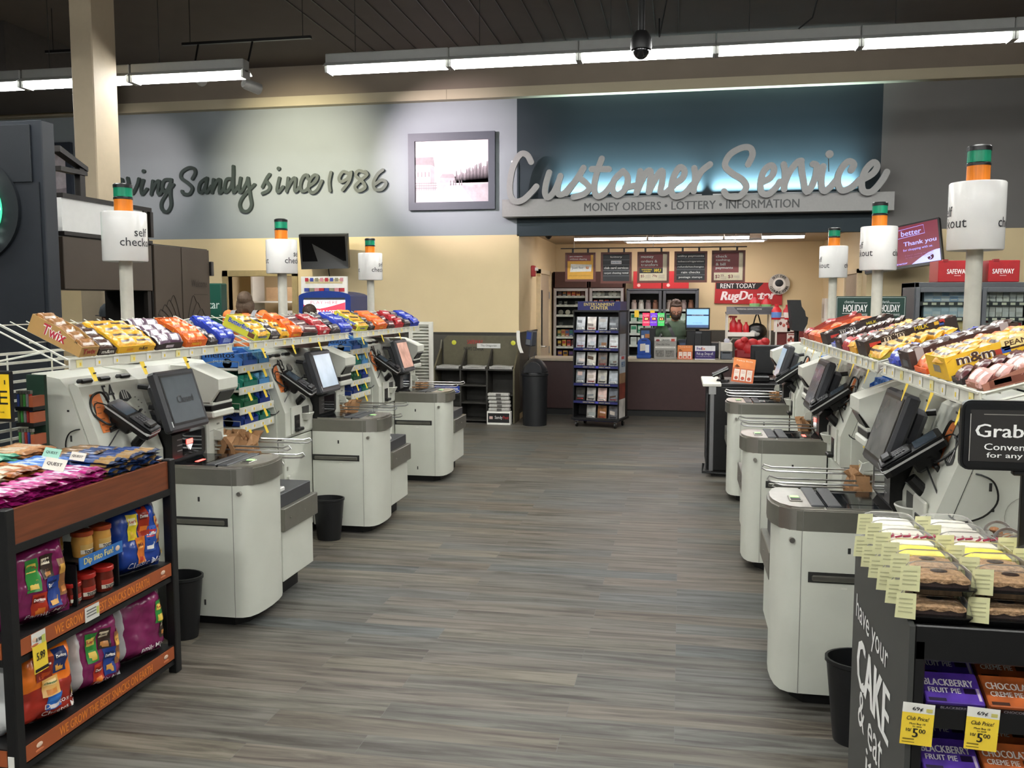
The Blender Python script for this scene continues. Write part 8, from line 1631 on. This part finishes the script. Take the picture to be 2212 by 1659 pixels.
# ------------------------------------------------------------------ waste baskets
def basket(px, pyb, r, h, label):
    p = at(px, pyb, z=0); t = thing('waste_basket', label, 'waste basket', (p.x, p.y, 0), 'small black waste baskets'); m = MB()
    m.lathe([(r * .74, .0), (r * .76, .01), (r, h - .02), (r * 1.05, h - .015), (r * 1.05, h), (r * .97, h), (r * .72, .02), (.001, .02)], BIN, (p.x, p.y, 0), 24, sy=.8); m.build('bin', t)
basket(711, 1164, .115, .31, 'small black waste basket beside the kiosk numbered 93')
basket(392, 1374, .12, .33, 'small black waste basket half hidden behind the snack rack far post')
basket(1856, 1600, .135, .34, 'small black waste basket behind the cake display side panel')
for v0, lb in ((LV[0], 'white flat box lying on the bagging scale of the kiosk numbered 54'), (LV[1], 'white flat box lying on the bagging scale of the kiosk numbered 93')):
    M = frame('L', v0); m = MB(M); m.box(-.30, -.03, .94, 1.04, .636, .664, WHITEP, .006); m.build('white_box', label=lb, cat='box', group='white boxes on the scales')
# ------------------------------------------------------------------ brown paper bags on the bag arms
def paper_bags(side, v0, n, label, big=1.0, txt=False):
    M = frame(side, v0)
    for k in range(n):
        r = random.Random(k * 7 + int(v0 * 10)); ph = [r.uniform(0, 6) for _ in range(6)]; u0 = -.60 + .085 * k; W_ = .34; H_ = .29 * big
        t = thing('paper_bag', label % ['rearmost', 'second', 'foremost', 'outermost'][k], 'paper bag', M @ Vector((u0, 1.15, .64)), 'brown paper bags at the kiosks'); m = MB(M)
        def f(a, b, s):
            cr = .018 * math.sin(9 * a + ph[0] + 3 * b) + .014 * math.sin(17 * a - 6 * b + ph[1]) + .010 * math.sin(29 * a + 11 * b + ph[2])
            return (u0 + s * (.012 + .02 * b * abs(math.sin(5 * a + ph[3]))) + cr * (.35 + b), 1.0 + W_ * a + .012 * math.sin(7 * b + ph[4]), .637 + H_ * b * (.86 + .14 * abs(math.sin(6 * a + ph[5]))) )
        for s in (-1, 1): m.grid(lambda a, b, s=s: f(a, b, s), 12, 8, KRAFT, smooth=False)
        for a_ in (0, 1): m.add([f(a_, j / 8, s) for j in range(9) for s in (-1, 1)], [(2 * j, 2 * j + 1, 2 * j + 3, 2 * j + 2) for j in range(8)], KRAFT)
        m.build('bag', t)
        if k == 0: m = MB(M); m.add([f(.0, 0, 0), f(1, 0, 0), f(1, .08, 0), f(0, .08, 0)], [(0, 1, 2, 3)], KRAFT); m.build('fold', t)
        if txt and k == 0: m = MB(M); m.box(u0 - .1, u0 + .22, .975, .982, .66, .86, KRAFT); m.text('SAFEWAY', (u0 + .06, .975, .83), XR, ZU, c_('4a2a1c'), w=.26, h=.05, bold=.01, eps=.002); m.build('printed_side', t)
paper_bags('L', LV[0], 4, '%s crumpled brown paper bag at the kiosk numbered 54', 1.1)
paper_bags('L', LV[1], 3, '%s brown paper bag at the kiosk numbered 93', 1.0, True)
paper_bags('L', LV[2], 3, '%s brown paper bag at the kiosk numbered 91', .9)
paper_bags('R', RV[0], 3, '%s brown paper bag at the kiosk numbered 53', 1.0)
paper_bags('R', RV[1], 3, '%s brown paper bag at the red-lit right kiosk', 1.0)
paper_bags('R', RV[2], 3, '%s brown paper bag at the kiosk by the black podium', .95)

# ------------------------------------------------------------------ cake display, front right
DGR = mat('charcoal_panel', '3f403e', .45, var=.03); DISP = mat('black_display_metal', '0f0f10', .4, var=.1)
CX0, CX1, CYA, CYB, CZ = .50, 1.52, 2.035, 2.66, 1.045
t = thing('cake_display', 'black cake display stand with a charcoal slogan side panel, front right', 'display stand', ((CX0 + CX1) / 2, (CYA + CYB) / 2, 0))
m = MB(); m.prism([(CYA, 0), (CYB, 0), (CYB, 1.075), (CYA + .04, 1.055), (CYA, 1.045)], 'x', CX0, CX0 + .012, DGR)
for s_, px, py, w_, h_, bd in (('have your', 1882, 1368, .40, .085, .01), ('CAKE', 1884, 1482, .40, .135, .05), ('& eat', 1879, 1575, .30, .10, .01), ('it!', 1882, 1672, .14, .09, .01)):
    p = at(px, py, x=CX0); m.text(s_, (CX0, p.y, p.z), (0, -1, 0), ZU, WINK, w=w_, h=h_, bold=bd, eps=.001)
m.build('side_panel', t)
m = MB(); m.box(CX0 + .012, CX1, CYA + .01, CYB, CZ - .03, CZ, DISP); m.box(CX0 + .012, CX1, CYA, CYA + .012, CZ - .075, CZ + .004, DISP, .003); m.build('deck', t)
m = MB(); m.box(CX0 + .012, CX1, CYB - .02, CYB, 0, CZ - .03, DISP); m.build('back_panel', t)
m = MB(); m.box(CX0 + .012, CX0 + .035, CYA, CYA + .02, 0, CZ - .03, DISP, .003); m.build('front_post', t)
PZ = [.855, .70]; INC = .42
for z in PZ:
    m = MB(); m.prism([(CYA + .005, z - .02), (CYA + .30, z - .02 + .30 * math.tan(INC) * .8), (CYA + .30, z + .30 * math.tan(INC) * .8), (CYA + .005, z)], 'x', CX0 + .014, CX1, DISP); m.box(CX0 + .014, CX1, CYA, CYA + .006, z - .035, z + .008, DISP); m.build('pie_shelf', t)
m = MB(); m.box(CX0 + .012, CX1, CYA + .05, CYB - .02, 0, .55, DISP); m.build('base', t)
# fruit pie boxes in sloping rows
PIE = [('blackberry', '4a2f8a', '1f1430', 'BLACKBERRY', 'FRUIT PIE', 'purple'), ('chocolate', 'a8562a', '3a1f14', 'CHOCOLATE', 'CREME PIE', 'orange-brown'), ('cherry', 'b02638', '4a1018', 'CHERRY', 'FRUIT PIE', 'red'), ('apple', '4a8a3a', '1a3a14', 'APPLE', 'FRUIT PIE', 'green')]
for si, z in enumerate(PZ):
    for ci, (key, c1, c2, t1, t2, cn) in enumerate(PIE):
        for ri in range(3 if not (si == 0 and ci == 1 and False) else 2):
            x0 = CX0 + .042 + ci * .128; w_ = .120; L = .088
            X = Matrix.Translation((x0, CYA + .012 + ri * .075, z + .004 + ri * .075 * math.tan(INC) * .92)) @ Matrix.Rotation(INC, 4, 'X')
            t = thing('pie_box', '%s boxed pie, %s row of the %s pie shelf' % (cn, ['front', 'middle', 'back'][ri], ['upper', 'lower'][si]), 'pie box', X.to_translation(), '%s boxed pies' % cn); m = MB(X); pc_ = mat('pie_' + key, c1, .35, var=.25, scale=30)
            m.box(0, w_, 0, L, 0, .022, pc_, .002); m.box(.002, w_ - .002, -.0006, 0, .001, .014, c_(c2)); m.build('box', t)
            m = MB(X); q = lambda a, b: (w_ * a, L * b, .022); m.text(t1, q(.47, .64), XR, (0, 1, 0), c_('d9d4d0'), w=w_ * .86, h=L * .22, bold=.03, eps=.0008); m.text(t2, q(.36, .38), XR, (0, 1, 0), c_('e6e2de'), w=w_ * .56, h=L * .16, bold=.02, eps=.0008); m.card(q(.2, .08), XR, (0, 1, 0), w_ * .3, L * .1, c_(c2), .0006); m.card(q(.80, .4), XR, (0, 1, 0), w_ * .2, L * .18, c_(c2, .35), .0004); m.card(q(.94, .3), XR, (0, 1, 0), w_ * .05, L * .4, c_('b9a9c0'), .0006)
            m.text(t1, (w_ * .5, -.0006, .007), XR, ZU, c_('b9b4b9'), w=w_ * .5, h=.007, bold=.02, eps=.0006); m.build('printing', t)
for i, (px, lb) in enumerate(((1986, 'white and yellow club price tag hung below the purple pie boxes'), (2126, 'white and yellow club price tag hung below the orange-brown pie boxes'))):
    y = CYA - .004; c = at(px, (1520, 1530)[i], y=y); w_ = .066; t = thing('price_tag', lb, 'price tag', c - Vector((0, 0, .095)), 'club price tags'); X = Matrix.Translation(c) @ Matrix.Rotation(.05, 4, 'Y'); m = MB(X)
    m.box(-w_ / 2, w_ / 2, 0, .001, -.022, 0, PAPERW); m.box(-w_ / 2, w_ / 2, 0, .001, -.095, -.022, YEL); m.text('69\u00a2', (-.002, 0, -.013), XR, ZU, INK, w=.022, h=.010, bold=.02, eps=.0006); m.text('Club Price!', (0, 0, -.034), XR, ZU, INK, w=.046, h=.009, shear=.25, bold=.01, eps=.0006); m.text('Must Buy 10\nto save', (0, 0, -.049), XR, ZU, INK, w=.033, h=.010, bold=.02, eps=.0006); m.text('10/', (-.017, 0, -.061), XR, ZU, INK, w=.011, h=.007, bold=.02, eps=.0006); m.text('5', (-.003, 0, -.067), XR, ZU, INK, w=.012, h=.020, bold=.03, eps=.0006); m.text('00', (.011, 0, -.062), XR, ZU, INK, w=.014, h=.010, bold=.02, eps=.0006)
    m.card((-.016, 0, -.082), XR, ZU, .024, .003, c_('8a7420'), .0005); m.card((-.016, 0, -.089), XR, ZU, .026, .002, c_('8a7420'), .0005); m.card((.022, 0, -.014), XR, ZU, .013, .008, c_('c9c06a'), .0005); m.build('tag', t)
# clear clamshells
LIDM = clear('clamshell_lid', (.99, .99, .98), .1, .12, .6); TRAYB = mat('black_tray', '0c0c0d', .15, var=.05, spec=.6); LBLM = c_('d9d8a8', .6)
CWd, CDp, CHt = .140, .103, .060
def rr(w_, d_, r, n=4):
    o = []
    for (sx, sy, a0) in ((1, 1, 0), (-1, 1, PI / 2), (-1, -1, PI), (1, -1, 1.5 * PI)):
        for k in range(n + 1): a = a0 + PI / 2 * k / n; o.append((sx * (w_ / 2 - r) + r * math.cos(a), sy * (d_ / 2 - r) + r * math.sin(a)))
    return o
def loft(m, rings, mt, cap=True):
    n = len(rings[0][0]); vs = [(p[0], p[1], z) for ring, z in rings for p in ring]
    m.add(vs, [(j * n + i, j * n + (i + 1) % n, (j + 1) * n + (i + 1) % n, (j + 1) * n + i) for j in range(len(rings) - 1) for i in range(n)], mt, True)
    if cap: m.add([(p[0], p[1], rings[-1][1]) for p in rings[-1][0]], [tuple(range(n))], mt)
CAKES = {'choc': (mat('chocolate_cake', '2a1812', .7, var=.3, scale=60, bump=.4), mat('coconut_frosting', '9c7c5c', .8, var=.3, scale=90, bump=.8), None, 'german chocolate cake square'), 'lemon': (mat('pale_sponge', 'e6d9a0', .7, var=.1), mat('lemon_topping', 'f0da4a', .5, var=.15, scale=40), None, 'lemon topped cake slice'),
 'berry': (mat('white_cream', 'eeeae0', .5, var=.04), mat('white_cream', 'eeeae0'), 'berry', 'white cake with red berry streaks'), 'white': (mat('white_cream', 'eeeae0'), mat('white_cream', 'eeeae0'), None, 'plain white frosted cake'), 'carrot': (mat('carrot_sponge', 'b98a4a', .7, var=.2), mat('cream_frosting', 'ece2b4', .5, var=.05), 'carrot', 'carrot cake')}
def cake_parts(kind):
    base, top, deco, nm = CAKES[kind]; out = []
    m = MB(); loft(m, [(rr(CWd * .86, CDp * .8, .012), .002), (rr(CWd * .97, CDp * .96, .014), .014), (rr(CWd, CDp, .015), .016), (rr(CWd, CDp, .015), .019), (rr(CWd * .94, CDp * .93, .014), .0195)], TRAYB); out.append(('tray', m))
    m = MB(); loft(m, [(rr(CWd * .98, CDp * .98, .014), .0195), (rr(CWd * .95, CDp * .94, .018), .038), (rr(CWd * .86, CDp * .82, .022), .052), (rr(CWd * .70, CDp * .62, .022), .0585)], LIDM, True); loft(m, [(rr(CWd * .66, CDp * .56, .02), .0585), (rr(CWd * .64, CDp * .54, .02), .0575)], LIDM, False); out.append(('lid', m))
    r = random.Random(len(kind)); m = MB(); m.grid(lambda u, v: ((u - .5) * CWd * .78, (v - .5) * CDp * .74, .019 + .0), 1, 1, base); w2, d2 = CWd * .39, CDp * .37
    loft(m, [(rr(2 * w2, 2 * d2, .008), .0196), (rr(2 * w2, 2 * d2, .008), .036)], base)
    out.append(('cake', m)); m = MB(); m.grid(lambda u, v: ((u - .5) * w2 * 2.04, (v - .5) * d2 * 2.06, .0365 + .008 * (max(0, 1 - abs(2 * u - 1) ** 4) * max(0, 1 - abs(2 * v - 1) ** 4)) + .0016 * math.sin(40 * u) * math.sin(37 * v)), 14, 12, top)
    m.grid(lambda u, v: ((u - .5) * w2 * 2.04, -d2 * 1.03, .0365 - v * .010 * (.5 + .5 * abs(math.sin(9 * u)))), 14, 1, top)
    if kind == 'choc': m.lathe([(.014, .0455), (.013, .0462), (.001, .0462)], c_('2a1a14'), (0, 0, 0), 14, sx=1.3)
    if deco == 'berry':
        for k in range(6): m.tube(smooth([(-w2 * .9 + .02 * k, -d2 * .6 + .01 * (k % 3), .0475), (-w2 * .6 + .02 * k, -.0, .0482), (-w2 * .5 + .02 * k, d2 * .6, .047)]), .0028, c_('a0284a', .3), 5)
    if deco == 'carrot': m.lathe([(.001, -.02), (.006, -.012), (.0085, .012), (.001, .016)], c_('e8742a'), (0, 0, 0), 10, Matrix.Translation((.01, 0, .048)) @ Matrix.Rotation(PI / 2, 4, 'Y')); m.ball((-.018, 0, .049), (.012, .006, .004), c_('3a9a5a'), 8)
    out.append(('topping', m))
    m = MB(); m.add([(-CWd / 2 - .014, -CDp * .22, .060), (-CWd / 2 + .018, -CDp * .5 - .006, .070), (-CWd / 2 + .016, -CDp * .5 - .012, .014), (-CWd / 2 - .018, -CDp * .24, .004)], [(0, 1, 2, 3)], LBLM)
    for k in range(4): a = .2 + .17 * k; P = lambda s, q: Vector((-CWd / 2 - .014, -CDp * .22, .060)) * (1 - s) * (1 - q) + Vector((-CWd / 2 + .018, -CDp * .5 - .006, .070)) * s * (1 - q) + Vector((-CWd / 2 + .016, -CDp * .5 - .012, .014)) * s * q + Vector((-CWd / 2 - .018, -CDp * .24, .004)) * (1 - s) * q + Vector((-.0006, -.001, 0)); m.add([P(.15, a), P(.85, a), P(.85, a + .05), P(.15, a + .05)], [(0, 1, 2, 3)], c_('b5b48a'))
    out.append(('price_label', m)); return out
PROTO = {}
def clamshell(kind, x, y, z, label):
    if kind not in PROTO:
        t = thing('cake_clamshell', label, 'cake', (x, y, z), 'cakes in clear clamshells'); PROTO[kind] = t
        for nm, m in cake_parts(kind): m.v = [p + Vector((x, y, z)) for p in m.v]; m.build(nm, t)
    else: dup(PROTO[kind], (x, y, z), (0, 0, R.uniform(-.04, .04)), label, 'cakes in clear clamshells')
COLS = [.565, .712, .859, 1.006]
lay = [['choc', 'choc', 'lemon', 'berry', 'white', 'white'], ['choc', 'choc', 'lemon', 'berry', 'white', 'white'], ['choc', 'choc', 'carrot', 'carrot'], ['choc', 'choc', 'carrot', 'carrot']]
cn = ['first', 'second', 'third', 'fourth']; rn = ['front', 'second', 'third', 'fourth', 'fifth', 'back']
for ci, x in enumerate(COLS):
    for ri, kd in enumerate(lay[ci]):
        for lv in (0, 1):
            if lv == 0 and ri > 3 and ci > 0: continue
            clamshell(kd if (lv or ri < 2) else {'lemon': 'white', 'berry': 'berry', 'white': 'white', 'carrot': 'choc', 'choc': 'choc'}[kd], x + (.008 if lv else 0), CYA + .065 + ri * .098 + (.006 if lv else 0), CZ + .001 + lv * .0605, '%s, %s layer, %s row, %s column from the side' % (CAKES[kd if (lv or ri < 2) else {'lemon': 'white', 'berry': 'berry', 'white': 'white', 'carrot': 'choc', 'choc': 'choc'}[kd]][3], ['lower', 'upper'][lv], rn[ri], cn[ci]))
COOK = mat('brown_cookies', '8a5a34', .7, var=.35, scale=70, bump=.5); DOME = clear('dome_cup', (.99, .99, .98), .08, .2, .6)
k = 0
for j in range(3):
    for i in range(3):
        x, y, z = .86 + .088 * i, CYA + .43 + .078 * j, CZ + .001
        t = thing('cookie_cup', 'clear domed cookie cup, %s row and %s from the white cakes' % (['front', 'middle', 'back'][j], ['first', 'second', 'third'][i]), 'cookie cup', (x, y, z), 'domed cookie cups')
        m = MB(); m.lathe([(.026, 0), (.034, .07), (.038, .072)], DOME, (x, y, z), 18); m.build('cup', t); m = MB(); m.lathe([(.038, .072)] + [(.037 * math.cos(a), .073 + .034 * math.sin(a)) for a in [PI / 2 * q / 6 for q in range(6)]] + [(.006, .1075)], DOME, (x, y, z), 18); m.build('dome_lid', t)
        m = MB(); r = random.Random(k); k += 1
        for q in range(9): m.ball((x + r.uniform(-.015, .015), y + r.uniform(-.015, .015), z + .014 + .0085 * q), (.014, .013, .008), COOK, 8)
        m.build('cookies', t)
# chalk-black sign on a post
y = 2.32; x0 = at(2076, 940, y=y).x; z0, z1 = at(2080, 1014, y=y).z, at(2080, 864, y=y).z; W_ = .30; xm = x0 + W_ / 2
t = thing('grab_sign', 'black sign starting Grab in a rounded frame on a post above the cakes', 'sign', (xm, y, CZ)); m = MB(); ro = [(xm + p[0], (z0 + z1) / 2 + p[1]) for p in rr(W_, z1 - z0, .02)]; m.prism(ro, 'y', y, y + .018, BLACK); ri_ = [(xm + p[0], (z0 + z1) / 2 + p[1]) for p in rr(W_ - .012, z1 - z0 - .012, .016)]; m.prism(ri_, 'y', y - .004, y, BLACK); m.build('frame', t)
m = MB(); a, b, c_0, d_ = x0 + .018, x0 + W_ - .018, z0 + .022, z1 - .022; m.quad((a, y - .0045, c_0), (b, y - .0045, c_0), (b, y - .0045, d_), (a, y - .0045, d_), mat('chalk_black', '23211f', .7, var=.1)); yy = y - .0045
m.text('Grab & Go', (xm + .0, yy, z1 - .072), XR, ZU, WINK, w=W_ * .80, h=.032, bold=.015, eps=.001); m.text('Convenient sizes', (xm, yy, z0 + .058), XR, ZU, WINK, w=W_ * .66, h=.016, bold=.01, eps=.001); m.text('for any occasion', (xm, yy, z0 + .036), XR, ZU, WINK, w=W_ * .62, h=.016, bold=.01, eps=.001)
m.box(a, a + .0015, yy - .0006, yy, c_0, d_ - .01, c_('b9b5ae')); m.box(a + .03, b - .03, yy - .0006, yy, d_ - .012, d_ - .010, c_('8a867f')); m.build('sheet', t)
m = MB(); m.box(xm - .009, xm + .009, y + .002, y + .016, CZ + .004, z0 + .005, BLACK, .002); m.box(xm - .03, xm + .03, y, y + .02, z0 - .012, z0 + .002, BLACK, .004); m.box(xm - .05, xm + .05, y - .04, y + .06, CZ + .0005, CZ + .004, BLACK); m.build('post', t)
